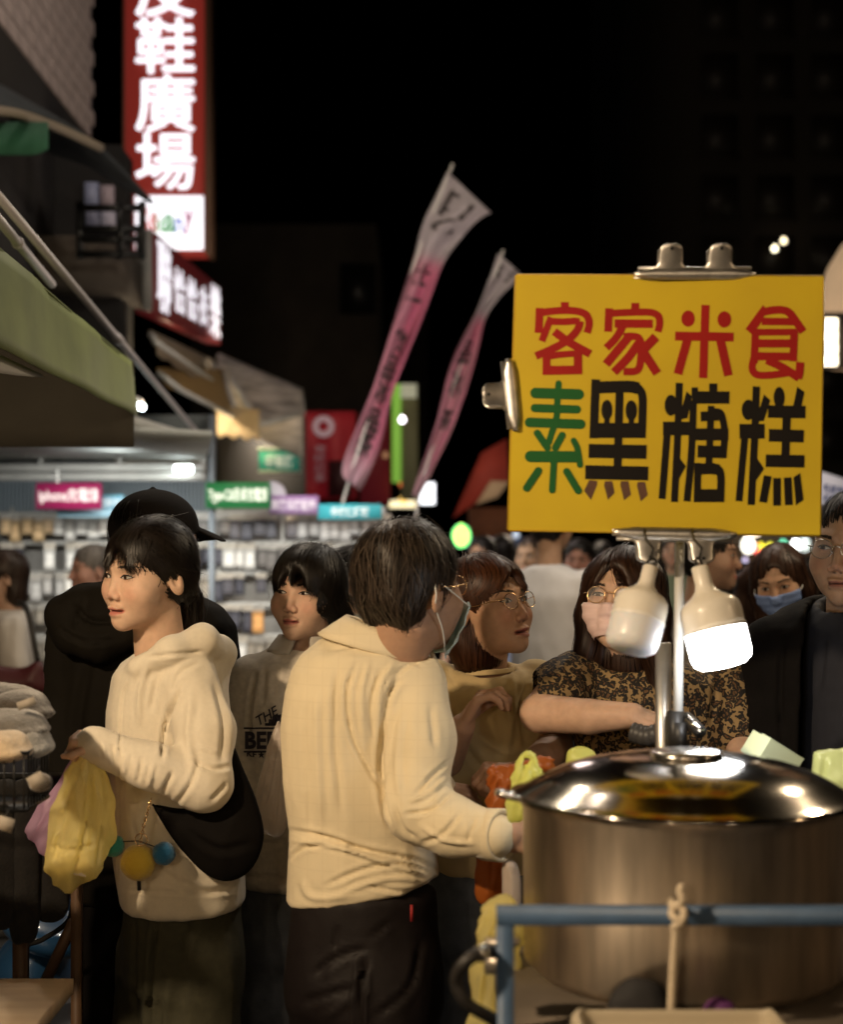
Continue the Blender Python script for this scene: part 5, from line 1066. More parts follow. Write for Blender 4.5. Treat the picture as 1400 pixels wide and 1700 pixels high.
def mask_on(H, par, m, top=-.018, low=False, side=.066, down=0., hgt=.072, off=0.):
    """pleated face mask that covers nose and chin, with ear loops"""
    f = lambda P: H.f(P) - .004; n, k = 25, 13; G = np.zeros((k, n, 3)); U = np.linspace(-1, 1, n)
    for i, v in enumerate(np.linspace(0, 1, k)):
        a = U * 1.12; z = top - down - v * hgt + .012 * U ** 2 * (1 - 2 * v) * .5
        d = np.stack([np.sin(a), -np.cos(a) * 1.0, 0 * a], 1); c = A(0, -.025, 0); r = np.full(n, .13)
        for _ in range(26):
            P = c + d * r[:, None] * A(1, 1.0, 1); P[:, 2] = z; r = np.clip(r - np.clip(f(P), -.012, .012) * .8, .03, .135)
        r = r if i == 0 else np.maximum(r, pr_ - .007); pr_ = r
        G[i] = c + d * (r + .0035 + off * (.3 + .7 * v) + .0018 * math.sin(v * 19) * 1)[:, None]; G[i, :, 2] = z
    mb = MB(); mb.grid(H.wor(G.reshape(-1, 3)).reshape(G.shape), thick=.0012); o = mb.build('face_mask', m, par)
    for sd in (0, -1):
        sx_ = -1 if sd == 0 else 1; e = A(sx_ * .078, .022, .018); e2 = A(sx_ * .078, .026, -.03)
        p = H.ysurf; mb = MB(); mb.tube(H.wor(spline([G[1, sd], (G[1, sd] + e) / 2 + A(sx_ * .005, 0, 0), e, A(sx_ * .086, .034, -.005), e2, (G[-2, sd] + e2) / 2 + A(sx_ * .006, 0, 0), G[-2, sd]], 30)), .0013, 6); mb.build('ear_loop', mat('mask cord', (.7, .72, .7), .7), o)
    return o
def glasses_on(H, par, m, r=(.021, .018), y=-.098, z=.002):
    t = MB(); fr = []
    for sx_ in (-1, 1):
        c = A(sx_ * .032, y, z); n = 30; ring = np.stack([c[0] + r[0] * np.sign(np.cos(a := np.linspace(0, 2 * np.pi, n + 1)[:-1])) * np.abs(np.cos(a)) ** .85, y + .35 * (np.abs(c[0] + r[0] * np.cos(a)) - .03) ** 1 * .4, z + r[1] * np.sin(a)], 1); t.tube(H.wor(ring), .0010, 6, closed=True)
        t.tube(H.wor(spline([A(sx_ * .0525, y + .006, z + .005), A(sx_ * .068, y + .02, z + .006), A(sx_ * .078, -.03, z + .004), A(sx_ * .082, .012, z + .004), A(sx_ * .081, .028, z - .015)], 20)), .0010, 6)
        t.tube(H.wor([A(sx_ * .013, y - .001, z - .004), A(sx_ * .0115, y + .006, z - .008)]), .0012, 6)
    t.tube(H.wor(spline([A(-.011, y, z + .003), A(0, y - .003, z + .006), A(.011, y, z + .003)], 8)), .001, 6); o = t.build('glasses', m, par)
    for sx_ in (-1, 1):
        L = MB(); a = np.linspace(0, 2 * np.pi, 25); G = np.array([[A(sx_ * .032 + r[0] * k * .97 * math.cos(b), y - .002 * (1 - k * k) + .14 * (abs(sx_ * .032 + r[0] * k * math.cos(b)) - .03), z + r[1] * k * .97 * math.sin(b)) for b in a] for k in (.001, .5, 1)])
        L.grid(H.wor(G.reshape(-1, 3)).reshape(G.shape)); L.build('lens', mat('spectacle lens', (1, 1, 1), .02, alpha=.10, spec=.8, coat=.6), o)
M_CREAMC = mat('cream fleece', (.70, .63, .50), .85, nscale=120, namt=.06, bump=.12, bscale=500, sheen=.25); M_SHIRT = mat('cream check shirt', (.70, .60, .41), .85, nscale=14, namt=.08, bump=.1, bscale=350, sheen=.1)
M_OLIVEJ = mat('dark green denim', (.050, .047, .026), .85, nscale=60, namt=.25, bump=.15, bscale=400); M_BLACKC = mat('black cloth dense', (.006, .005, .0045), .85, nscale=20, namt=.3, bump=.2, bscale=300, spec=.08); M_DARKT = mat('dark plum cotton', (.009, .006, .006), .6, spec=.25, nscale=10, namt=.25, bump=.1, bscale=300)
M_GREYS = mat('oat sweatshirt', (.60, .54, .45), .9, nscale=80, namt=.22, bump=.15, bscale=450, sheen=.2); M_DENIM = mat('blue grey denim', (.10, .11, .125), .85, nscale=30, namt=.35, bump=.15, bscale=350); M_TANT = mat('tan cotton', (.48, .36, .18), .85, nscale=30, namt=.08, bump=.1, bscale=350, sheen=.1)
M_NAVY = mat('navy jersey', (.014, .015, .022), .85, nscale=40, namt=.2, bump=.1, bscale=350); M_WHITET = mat('white cotton', (.68, .67, .68), .85, nscale=12, namt=.1, bump=.1, bscale=200)
M_MASKB = mat('mask pale blue green', (.55, .70, .69), .7, bump=.15, bscale=300, trl=.15); M_MASKP = mat('mask pink', (.78, .58, .55), .7, bump=.15, bscale=300, trl=.15); M_MASKBL = mat('mask blue', (.16, .24, .48), .7, bump=.15, bscale=300); M_GOLD = mat('gold wire', (.75, .50, .25), .25, 1.); M_SILV = mat('silver wire', (.6, .6, .58), .25, 1.)

nt = M_SHIRT.node_tree; tcx = [n for n in nt.nodes if n.type == 'TEX_COORD'][0]; bs = nt.nodes['Principled BSDF']; cin = bs.inputs['Base Color'].links[0].from_socket
sp = nt.nodes.new('ShaderNodeSeparateXYZ'); nt.links.new(tcx.outputs['Object'], sp.inputs[0]); prev = None
for axn, fr in (('X', 34.), ('Z', 32.)):                    # faint woven check lines
    m1 = nt.nodes.new('ShaderNodeMath'); m1.operation = 'MULTIPLY'; m1.inputs[1].default_value = fr; nt.links.new(sp.outputs[axn], m1.inputs[0])
    m2 = nt.nodes.new('ShaderNodeMath'); m2.operation = 'FRACT'; nt.links.new(m1.outputs[0], m2.inputs[0])
    m3 = nt.nodes.new('ShaderNodeMath'); m3.operation = 'COMPARE'; m3.inputs[1].default_value = .5; m3.inputs[2].default_value = .045; nt.links.new(m2.outputs[0], m3.inputs[0])
    if prev is None: prev = m3
    else:
        m4 = nt.nodes.new('ShaderNodeMath'); m4.operation = 'MAXIMUM'; nt.links.new(prev.outputs[0], m4.inputs[0]); nt.links.new(m3.outputs[0], m4.inputs[1]); prev = m4
mm = nt.nodes.new('ShaderNodeMath'); mm.operation = 'MULTIPLY'; mm.inputs[1].default_value = .08; nt.links.new(prev.outputs[0], mm.inputs[0])
mx = nt.nodes.new('ShaderNodeMix'); mx.data_type = 'RGBA'; nt.links.new(mm.outputs[0], mx.inputs['Factor']); nt.links.new(cin, mx.inputs['A']); mx.inputs['B'].default_value = (.40, .31, .19, 1); nt.links.new(mx.outputs['Result'], bs.inputs['Base Color'])
def flyaway(H, f, n=160, w=.0006, spread=.014):
    r = rand_on(f, (-.10, -.08, -.05), (.10, .15, .16), n); S = grow(f, r, flow_down, 9, .012, .001 + spread * rng.random(len(r)) ** 1.5, .9); t = np.linspace(0, 1, S.shape[1])[None, :, None]
    return (S + np.cumsum(rng.normal(size=S.shape) * .0012, 1) * t, w, 1.4)
def collar(par, name, m, Y, bot, top, ab, at_, bb, bt, tilt_b, tilt_t, th=.006, a0=0., a1=2 * math.pi, mid=None):
    """stand-up or fold-over collar band: (px, py) centres, half widths px, depths m, tilts m (left edge higher when positive)"""
    n = 49; a = np.linspace(a0, a1, n); G = []
    for v in np.linspace(0, 1, 5):
        c = at(bot[0] * (1 - v) + top[0] * v, bot[1] * (1 - v) + top[1] * v, Y); ra = (ab * (1 - v) + at_ * v) * Y / FPX; rb = bb * (1 - v) + bt * v; tl = tilt_b * (1 - v) + tilt_t * v
        G.append(np.stack([c[0] + ra * np.cos(a), Y + rb * np.sin(a), c[2] - tl * np.cos(a)], 1))
    mb = MB(); mb.grid(np.array(G), thick=th); return mb.build(name, m, par)
def march(field, x, z, y0, n=40):
    y = np.full(len(x), y0)
    for _ in range(n): y = y + np.clip(field(np.stack([x, y, z], 1)), -.01, .05) * .8
    return y
def print_on(par, field, txt, corners, Y, m, bold=.02, name='print', arch=0.):
    """lettering that follows the cloth; corners in picture positions: lower left, lower right, upper left"""
    V, F = text_mesh(txt, bold, .5); F = [f for f in F]; lo, hi = V.min(0), V.max(0); q = (V - lo) / np.maximum(hi - lo, 1e-9); c = [np.array(k, float) for k in corners]
    p = c[0] + q[:, :1] * (c[1] - c[0]) + q[:, 1:2] * (c[2] - c[0]); p[:, 1] -= arch * (1 - (2 * q[:, 0] - 1) ** 2)
    W = np.array([at(a, b, Y) for a, b in p]); y = march(field, W[:, 0], W[:, 2], Y - .4); W[:, 0] *= y / Y; W[:, 2] = CZ + (W[:, 2] - CZ) * y / Y; W[:, 1] = y - .004 - .002 * q[:, 2]
    mb = MB(); mb.add(W, F); return mb.build(name, m, par, smooth=False)
def G2(*a): return at(*a) * A(1, 1, 0)
# ================================================================= woman in cream hoodie
YA = 3.1; gA = dict(skin=(.66, .44, .31), open=.0026, jaw=.049, lip=(.52, .19, .15), gaze=(-.002, -.0005), lid=.0052, cheek=.003, nose=-.003, brow=.8)
HA = Head(at(244, 957, 3.08), 40, -3, 3, .94, **gA); rootA = A(*at(300, 0, 3.15)[:2], 0)
hipA = at(303, 1500, 3.15); feetA = [G2(252, 0, 3.26), G2(328, 0, 3.08)]
capsA = hand_parts(at(176, 1230, 2.90), (-1, -.05, .10), (0, .25, -1), 1, (1.35, 1.4, 1.4, 1.4), .3, .74)
pA = person_base('woman in a cream zip hoodie looking left with her mouth open', HA, at(268, 1100, 3.13), gA, [(*caps_field(capsA), .003)], body=hidden_body(hipA, at(285, 1150, 3.14), feetA, .08), foot=rootA)
face_parts(HA, None, pA, gA)
fA = hairfield('tied'); Sf = lambda P: fA(P)
grp = [flyaway(HA, fA), std_strands(HA, fA, 2600, 11, .013, flow_back, -.04, br=1.0, cond=lambda P: P[:, 2] > -.03 + 0 * P[:, 0]), fringe(HA, fA, (-.060, .040), .099, lambda x: .030 - 4 * x ** 2 + .009 * np.cos(x * 130) - .3 * np.maximum(0, x), 420, .010, .0008, .009, 1.3), fringe(HA, fA, (.040, .060), .09, lambda x: .025 - 1.2 * (x - .04), 70, .020, .0009, .006), fringe(HA, fA, (-.066, -.048), .085, lambda x: -.02 + 0 * x, 60, -.006, .0012, .006)]
tail_r = A(0, .115, -.045) + rng.normal(size=(260, 3)) * A(.018, .014, .012); tl = np.linspace(0, 1, 10)
grp.append((tail_r[:, None] + np.stack([-.015 * tl + 0 * tl, .012 * np.sin(tl * 3), -.125 * tl], 1)[None] * (.7 + .5 * rng.random((260, 1, 1))) + np.cumsum(rng.normal(size=(260, 10, 3)) * .0012, 1), .0013, 1.0))
hair_on(HA, pA, fA, grp, (.007, .0045, .003), lo=(-.11, -.13, -.19), hi=(.11, .18, .15))
stA = stations([(1076, 252, 352, 0, .10), (1098, 206, 376, 0, .145), (1120, 192, 374, 0, .16), (1180, 181, 380, 0, .16), (1240, 179, 382, 0, .155), (1330, 189, 390, 0, .155), (1420, 191, 402, 0, .165), (1502, 204, 407, 0, .165)], 3.15, .16)
armA = [at(314, 1128, 3.02), at(341, 1215, 2.98), at(338, 1300, 2.94), at(248, 1272, 2.91), at(156, 1236, 2.895)]
def hoodA(P):
    d = loft(P, stA, 2.3); d = smin(d, chain(P, armA, [.056, .055, .051, .041, .036], .03), .018)
    d = smin(d, chain(P, [at(262, 1130, 3.28), at(250, 1290, 3.26), at(210, 1262, 3.14)], [.06, .05, .04], .03), .02)
    hd = chain(P, [at(203, 1122, 3.06), at(232, 1108, 3.01), at(285, 1080, 2.99), at(335, 1064, 3.03), at(362, 1085, 3.14), at(345, 1075, 3.26), at(280, 1075, 3.29), at(212, 1112, 3.20)], [.012, .018, .026, .032, .036, .034, .028, .020], .02); d = smin(d, hd, .012)
    d = smin(d, ell(P, at(345, 1105, 3.16), (.045, .10, .055)), .02)
    return smax(d, -rc(P, HA.wor(A(0, .012, -.08)), at(270, 1102, 3.12), .064, .060), .008)
lnA = [([(300, 1135), (276, 1200), (268, 1262)], 6, -.014), ([(330, 1100), (296, 1120), (285, 1160)], 6, -.006), ([(355, 1130), (372, 1200), (368, 1270)], 9, -.008), ([(318, 1150), (312, 1220), (322, 1280)], 9, .006), ([(292, 1335), (318, 1298), (330, 1262)], 6, -.009), ([(268, 1318), (286, 1282)], 6, -.009), ([(245, 1308), (255, 1268)], 5, .007), ([(228, 1300), (236, 1258)], 5, -.008), ([(206, 1285), (210, 1250)], 5, .007), ([(192, 1275), (186, 1235)], 5, -.008), ([(176, 1262), (172, 1232)], 4, .006), ([(320, 1262), (352, 1276), (384, 1272)], 6, -.008), ([(325, 1240), (360, 1250)], 5, .005),
       ([(214, 1130), (203, 1160), (199, 1230), (196, 1320), (197, 1480)], 3.5, -.007), ([(245, 1105), (232, 1150), (230, 1200)], 8, .007), ([(262, 1120), (250, 1180)], 7, -.007), ([(225, 1345), (240, 1420), (236, 1480)], 9, .006), ([(300, 1460), (340, 1480), (400, 1470)], 8, -.008), ([(215, 1400), (260, 1440), (330, 1490)], 9, -.006), ([(205, 1478), (300, 1482), (404, 1480)], 4, -.005), ([(240, 1092), (290, 1086), (340, 1082)], 5, -.006), ([(350, 1330), (378, 1300)], 6, -.006)]
loA = at(130, 1530, 2.8) - A(.0, .0, .0); garment('hoodie', M_CREAMC, pA, hoodA, A(at(135, 0, 2.9)[0] - .03, 2.80, at(0, 1530, 3.15)[2]), A(at(425, 0, 3.2)[0], 3.42, at(0, 1020, 3.1)[2]), .0046, lnA)
f = MB(); zp = np.array([(213, 1125), (205, 1150), (201, 1200), (197, 1300), (196, 1400), (199, 1495)], float); zc = spline(zp, 40); W = np.array([at(a, b, 3.1) for a, b in zc]); yz = march(lambda P: loft(P, stA, 2.3), W[:, 0], W[:, 2], 2.75); W = np.array([at(a, b, y) for (a, b), y in zip(zc, yz)]); f.tube(W[:9] - A(0, .001, 0), .0032, 6); f.tube(W[22:] - A(0, .001, 0), .0032, 6); f.build('zip', mat('zip', (.30, .25, .17), .4, .5), pA)
trousers('trousers', M_OLIVEJ, pA, hipA, feetA, hipA[2] + .05, .124, .145, .102, .098, .10, h=.008, lines=[([(262, 1505), (254, 1560), (250, 1640), (246, 1780)], 5, -.030), ([(330, 1520), (305, 1580), (298, 1700)], 9, -.006), ([(270, 1540), (300, 1530), (340, 1545)], 6, -.008), ([(280, 1620), (275, 1720)], 8, .010), ([(225, 1530), (222, 1620), (226, 1720)], 6, -.005)])
shoes(pA, feetA, 60, (.5, .48, .45))
pillow('shoulder_bag', 'black crescent shoulder bag under the elbow of the cream hoodie', 'bag', M_BLACKC, [(250, 1334), (300, 1342), (345, 1335), (380, 1310), (386, 1240), (398, 1262), (425, 1330), (438, 1378), (428, 1425), (400, 1455), (365, 1462), (330, 1440), (290, 1395)], 2.985, .05, h=.006, und=.004, uf=16, lines=[([(300, 1370), (360, 1410), (420, 1400)], 10, -.006), ([(340, 1360), (395, 1330)], 8, .006)])
# charm with wool balls on the bag
ch = empty('bag_charm', at(245, 1335, 2.94)); tag(ch, 'bag charm of a green, a blue and a yellow wool ball on a gold chain', 'charm')
for (x, y, r, c, nm) in ((188, 1404, 19, (.02, .20, .14), 'green'), (272, 1417, 20, (.015, .13, .28), 'blue'), (229, 1432, 30, (.62, .42, .04), 'yellow')):
    c0 = at(x, y, 2.93); rr = r * 2.93 / FPX; blob('wool_ball', mat('wool ' + nm, c, .95, bump=.6, bscale=260, sheen=.4), lambda P: sph(P, c0, rr), c0 - rr * 1.5, c0 + rr * 1.5, .0045, 1, ch, .0022, 90)
f = MB(); q = spline([at(250, 1328, 2.935), at(244, 1350, 2.925), at(238, 1372, 2.92), at(232, 1402, 2.92)], 15)
for i, p in enumerate(q[:-1]):
    d = (q[i + 1] - p); d /= np.linalg.norm(d); s_ = np.cross(d, A(0, 1, 0)) if i % 2 else A(0, 1, 0); f.tube([p + d * .0042 * math.cos(a) + s_ * .0026 * math.sin(a) for a in np.linspace(0, 2 * math.pi, 11)[:-1]], .0009, 5, closed=True)
f.tube([at(234, 1394, 2.92) + A(.012 * math.cos(a), 0, .012 * math.sin(a)) for a in np.linspace(0, 2 * math.pi, 21)[:-1]], .001, 6, closed=True); f.build('chain', M_GOLD, ch)
f = MB(); f.tube([at(188, 1398, 2.925), at(229, 1396, 2.925), at(272, 1411, 2.925)], .0012, 6); f.tube([at(229, 1440, 2.925), at(231, 1478, 2.925)], .004, 8); f.build('cord', M_BLACKP, ch)
pillow('plastic_bag', 'yellow plastic carrier bag dangling from the hoodie woman\'s hand', 'bag', M_YBAG, [(136, 1238), (150, 1232), (160, 1245), (174, 1285), (186, 1330), (190, 1395), (170, 1446), (108, 1483), (72, 1442), (76, 1400), (90, 1335), (115, 1275)], 2.90, .055, smooth=False, apex=(146, 1225), h=.0045, und=((.004, 22), (.0015, 60)), lines=[([(140, 1255), (108, 1330), (90, 1430)], 5, -.008), ([(150, 1255), (148, 1340), (118, 1470)], 5, -.010), ([(160, 1260), (172, 1330), (160, 1440)], 5, -.008), ([(130, 1275), (125, 1360)], 4, .006), ([(80, 1405), (120, 1412), (160, 1400)], 6, -.006)])
pillow('plastic_bag', 'lilac plastic bag behind the yellow carrier bag', 'bag', M_LBAG, [(130, 1250), (150, 1270), (140, 1350), (115, 1412), (76, 1416), (45, 1378), (60, 1345), (92, 1300)], 2.98, .05, apex=(140, 1235), und=((.004, 22),), lines=[([(130, 1270), (90, 1340), (60, 1390)], 5, -.007), ([(138, 1290), (105, 1400)], 5, -.007)])
R = roty(.2); f = MB(); f.box((-.034, -.026, -.024), (.034, .026, .024), (R, at(122, 1425, 2.90))); t = f.build('takeaway_box', mat('white carton', (.66, .60, .50), .7), smooth=False); tag(t, 'pale takeaway box at the bottom of the yellow carrier bag', 'box')
# ================================================================= man in cream shirt seen from behind
YB = 2.87; gB = dict(skin=(.42, .25, .16), jaw=.056, low=False)
HB = Head(at(683, 980, 2.86), -140, 3, 0, 1.05, **gB); rootB = A(*at(605, 0, 2.9)[:2], 0); hipB = at(604, 1530, 2.88); feetB = [G2(552, 0, 2.92), G2(655, 0, 2.86)]
capsB = limb([at(800, 1386, 2.70), at(845, 1386, 2.66)], [.030, .027]) + hand_parts(at(842, 1386, 2.66), (1, .1, -.05), (.1, 1, -.3), 1, (.5, .55, .6, .7), .5, 1.0)
capsB2 = hand_parts(at(728, 1308, 3.02), (1, .1, -.30), (-.1, .6, -1), -1, (.5, .5, .55, .6), .5, .78)
pB = person_base('grey haired man in a cream check shirt with his back turned', HB, at(648, 1100, 2.88), gB, [(*caps_field(capsB), .0035), (*caps_field(capsB2), .0035)], body=hidden_body(hipB, at(610, 1150, 2.9), feetB, .085), foot=rootB, h=.0024, neck_r=(.056, .066))
face_parts(HB, None, pB, gB)
fB = hairfield('short')
hair_on(HB, pB, fB, [flyaway(HB, fB, 420, .0007, .012), std_strands(HB, fB, 3600, 8, .010, flow_down, -.07, .0018, .0010, .6)], (.030, .0215, .0155), ridge=.0045, var=.7, lo=(-.11, -.13, -.12), hi=(.11, .15, .15))
mask_on(HB, pB, M_MASKB, -.030, hgt=.092, off=.010); glasses_on(HB, pB, M_GOLD)
stB = stations([(1040, 590, 690, .02, .06), (1062, 530, 708, .01, .085), (1085, 502, 722, 0, .11), (1112, 484, 733, 0, .12), (1150, 473, 738, 0, .128), (1200, 467, 732, 0, .13), (1300, 469, 724, 0, .128), (1380, 480, 720, 0, .12), (1440, 478, 728, 0, .125), (1580, 472, 740, 0, .13)], 2.90, .12)
z0, z1 = at(472, 1519, 2.8), at(735, 1472, 2.8)
armB = [at(690, 1138, 2.85), at(698, 1230, 2.80), at(693, 1342, 2.74), at(752, 1372, 2.70), at(822, 1387, 2.66)]
def shirtB(P):
    d = loft(P, stB, 2.25); d = smin(d, chain(P, armB, [.060, .060, .057, .048, .040], .03), .02)
    d = smin(d, chain(P, [at(690, 1150, 2.98), at(688, 1318, 3.04), at(724, 1310, 3.03)], [.05, .045, .040], .03), .02)
    pl = (z0[2] + (P[:, 0] - z0[0]) * (z1[2] - z0[2]) / (z1[0] - z0[0])) - P[:, 2]; torso = P[:, 0] < at(742, 0, 2.8)[0]
    d = np.where(torso, smax(d, pl, .010), d)
    return smax(d, -rc(P, HB.wor(A(0, .02, -.07)), at(650, 1085, 2.89), .07, .068), .008)
lnB = [([(640, 1185), (632, 1260), (636, 1330), (648, 1372)], 7, -.016), ([(668, 1125), (648, 1150), (640, 1190)], 7, -.009), ([(592, 1100), (576, 1150), (586, 1225), (618, 1285), (640, 1325)], 6, -.010), ([(560, 1110), (556, 1230), (568, 1350)], 9, -.007), ([(525, 1150), (528, 1260), (534, 1380)], 9, .006), ([(505, 1180), (510, 1300), (515, 1380)], 8, -.005), ([(612, 1100), (600, 1160), (606, 1240)], 7, .007), ([(632, 1110), (616, 1170), (622, 1230)], 6, -.008), ([(655, 1100), (632, 1140), (628, 1200)], 6, .007), ([(690, 1095), (660, 1120), (645, 1160)], 6, -.006),
       ([(548, 1080), (600, 1072), (660, 1085), (705, 1110)], 5, -.005), ([(478, 1378), (540, 1390), (610, 1412), (690, 1428), (728, 1445)], 6, -.011), ([(482, 1395), (560, 1405), (640, 1432), (715, 1455)], 6, .010), ([(480, 1425), (510, 1405), (560, 1402), (610, 1415)], 5, -.009), ([(540, 1470), (600, 1445), (660, 1435), (720, 1450)], 6, -.009), ([(560, 1485), (640, 1460), (715, 1462)], 6, .006), ([(500, 1460), (520, 1490), (600, 1485)], 8, .005), ([(600, 1470), (680, 1480), (730, 1455)], 5, -.007),
       ([(668, 1180), (660, 1260), (664, 1330)], 8, .006), ([(715, 1170), (722, 1240)], 8, -.005), ([(748, 1262), (715, 1290), (690, 1320)], 5, -.009), ([(742, 1290), (710, 1320), (680, 1330)], 5, .008), ([(748, 1318), (712, 1345), (672, 1352)], 5, -.010), ([(770, 1345), (735, 1385), (700, 1400)], 6, -.007), ([(700, 1372), (740, 1395), (790, 1400)], 6, .006), ([(790, 1355), (775, 1400)], 5, -.006), ([(655, 1340), (668, 1375), (690, 1392)], 6, -.007)]
def checkcol(X):
    n = noise3(X * 6); return np.clip(A(1, 1, 1) * (1 + .05 * n)[:, None], 0, 2)
garment('shirt', M_SHIRT, pB, shirtB, A(at(455, 0, 2.9)[0], 2.58, at(0, 1545, 2.9)[2]), A(at(845, 0, 2.75)[0], 3.14, at(0, 1015, 2.9)[2]), .0046, lnB, und=((.0022, 10), (.001, 28)))
collar(pB, 'collar', M_SHIRT, 2.89, (622, 1080), (640, 1046), 92, 62, .088, .070, .028, .024, .007)
f = MB(); c = at(822, 1386, 2.665); R = align(at(842, 1386, 2.65) - at(800, 1383, 2.69)); f.lathe([(.036, -.022), (.0465, -.021), (.0472, .016), (.0455, .021), (.038, .019), (.034, -.005)], 28, (R, c)); f.build('cuff', M_SHIRT, pB)
trousers('trousers', M_DARKT, pB, hipB, feetB, hipB[2] + .07, .146, .108, .112, .095, .09, h=.008, und=((.007, 8), (.003, 20)), lines=[([(605, 1590), (598, 1660), (596, 1780)], 7, -.030), ([(520, 1620), (560, 1590), (610, 1575)], 9, -.007), ([(500, 1665), (550, 1650), (590, 1640)], 9, -.006), ([(700, 1560), (680, 1640), (620, 1690)], 9, -.006), ([(610, 1560), (650, 1530)], 7, -.005), ([(560, 1540), (555, 1580)], 6, -.006), ([(540, 1690), (580, 1660)], 9, .005)])
f = MB(); f.box(at(681, 1530, 2.762), at(686, 1502, 2.768)); f.build('red_tab', mat('red tab', (.30, .02, .02), .7), pB)
shoes(pB, feetB, 190, (.03, .025, .02))
pillow('plastic_bag', 'clear plastic bag hanging between grey sweatshirt and cream shirt', 'bag', M_CBAG, [(462, 1195), (476, 1230), (478, 1330), (470, 1385), (440, 1382), (424, 1352), (432, 1290), (446, 1235)], 3.16, .04, und=((.003, 30), (.0015, 80)), lines=[([(462, 1215), (440, 1340)], 4, -.008), ([(468, 1230), (455, 1370)], 4, .007), ([(455, 1240), (430, 1350)], 3, .006)])
# ================================================================= woman in oat sweatshirt
YD = 3.55; gD = dict(skin=(.62, .40, .28), cheek=.002, nose=-.002, jaw=.047, lip=(.40, .12, .10), gaze=(-.003, -.001), lid=.0042)
HD = Head(at(509, 990, 3.55), 20, 4, 3, .93, **gD); rootD = A(*at(480, 0, 3.6)[:2], 0); hipD = at(490, 1475, 3.6); feetD = [G2(450, 0, 3.6), G2(530, 0, 3.62)]
pD = person_base('young woman in an oat coloured printed sweatshirt with a heavy fringe', HD, at(508, 1110, 3.60), gD, body=hidden_body(hipD, at(505, 1160, 3.6), feetD, .08), foot=rootD)
face_parts(HD, None, pD, gD)
fD = hairfield('messy')
grp = [flyaway(HD, fD, 260, .0006, .02), std_strands(HD, fD, 2400, 11, .013, flow_down, -.02, .003, .0009, .55), fringe(HD, fD, (-.070, -.012), .105, lambda x: .018 - 9 * (x + .02) ** 2, 420, -.012, .0013, .010, 1.3), fringe(HD, fD, (-.012, .072), .106, lambda x: .024 - .55 * np.maximum(0, x), 900, .014, .0009, .012, 1.0),
       fringe(HD, fD, (-.080, -.060), .07, lambda x: -.035 + 0 * x, 90, -.022, .0012, .008), fringe(HD, fD, (.060, .084), .06, lambda x: -.085 + .02 * np.sin(x * 300), 150, .004, .0013, .008), fringe(HD, fD, (-.078, -.066), .05, lambda x: -.10 + 0 * x, 14, -.004, .0007, .006)]
tr = A(.012, .10, -.05) + rng.normal(size=(220, 3)) * A(.03, .018, .02); tt = np.linspace(0, 1, 10)
grp.append((tr[:, None] + np.stack([.02 * np.sin(tt * 5), .01 * tt, -.11 * tt], 1)[None] * (.5 + .8 * rng.random((220, 1, 1))) + np.cumsum(rng.normal(size=(220, 10, 3)) * .0026, 1), .0011, 1.1))
hair_on(HD, pD, fD, grp, (.007, .005, .0035), lo=(-.12, -.13, -.15), hi=(.12, .16, .16))
stD = stations([(1066, 462, 556, 0, .08), (1088, 426, 590, 0, .11), (1112, 398, 612, 0, .125), (1160, 392, 620, 0, .13), (1250, 392, 620, 0, .13), (1400, 392, 616, 0, .13), (1468, 396, 612, 0, .125)], 3.60, .13)
def sweatD(P):
    d = loft(P, stD, 2.3); d = smin(d, chain(P, [at(418, 1130, 3.58), at(403, 1230, 3.58), at(398, 1340, 3.52)], [.062, .058, .045], .03), .02); d = smin(d, chain(P, [at(598, 1130, 3.6), at(612, 1240, 3.6), at(608, 1340, 3.55)], [.062, .058, .045], .03), .02)
    return smax(d, -rc(P, HD.wor(A(0, .015, -.09)), at(506, 1100, 3.59), .058, .056), .008)
garment('sweatshirt', M_GREYS, pD, sweatD, A(at(375, 0, 3.6)[0], 3.36, at(0, 1478, 3.6)[2]), A(at(640, 0, 3.6)[0], 3.80, at(0, 1050, 3.55)[2]), .007, [([(425, 1115), (414, 1180), (416, 1250)], 5, -.010), ([(440, 1110), (436, 1170)], 6, -.006), ([(470, 1100), (462, 1160)], 6, .005), ([(395, 1455), (470, 1458)], 4, -.007), ([(400, 1380), (440, 1400), (480, 1395)], 6, -.007)])
collar(pD, 'collar', mat('collar pale', (.46, .42, .36), .9), 3.575, (500, 1084), (506, 1056), 56, 40, .075, .062, -.002, .0, .007, math.pi * .64 + math.pi * .95, math.pi * 3.42)
f = MB(); 
M_INKD = mat('sweatshirt ink', (.03, .025, .035), .8)
print_on(pD, sweatD, 'THE', [(428, 1206), (462, 1186), (424, 1190)], 3.5, M_INKD, .01)
print_on(pD, sweatD, 'BEE', [(407, 1243), (460, 1243), (407, 1214)], 3.5, M_INKD, .035)
print_on(pD, sweatD, '★', [(428, 1258), (440, 1258), (428, 1246)], 3.5, M_INKD); print_on(pD, sweatD, 'KF', [(410, 1255), (426, 1257), (410, 1246)], 3.5, M_INKD)
W = MB()
for y in (1209, 1248): p = np.array([at(x, y, 3.5) for x in np.linspace(405, 470, 9)]); yy = march(sweatD, p[:, 0], p[:, 2], 3.1); W.tube(np.array([at(x, y, q - .003) for x, q in zip(np.linspace(405, 470, 9), yy)]), .0022, 5)
p = np.array([at(x, 1206 - 24 * math.sqrt(max(0, 1 - ((x - 470) / 32) ** 2)), 3.5) for x in np.linspace(440, 470, 9)])
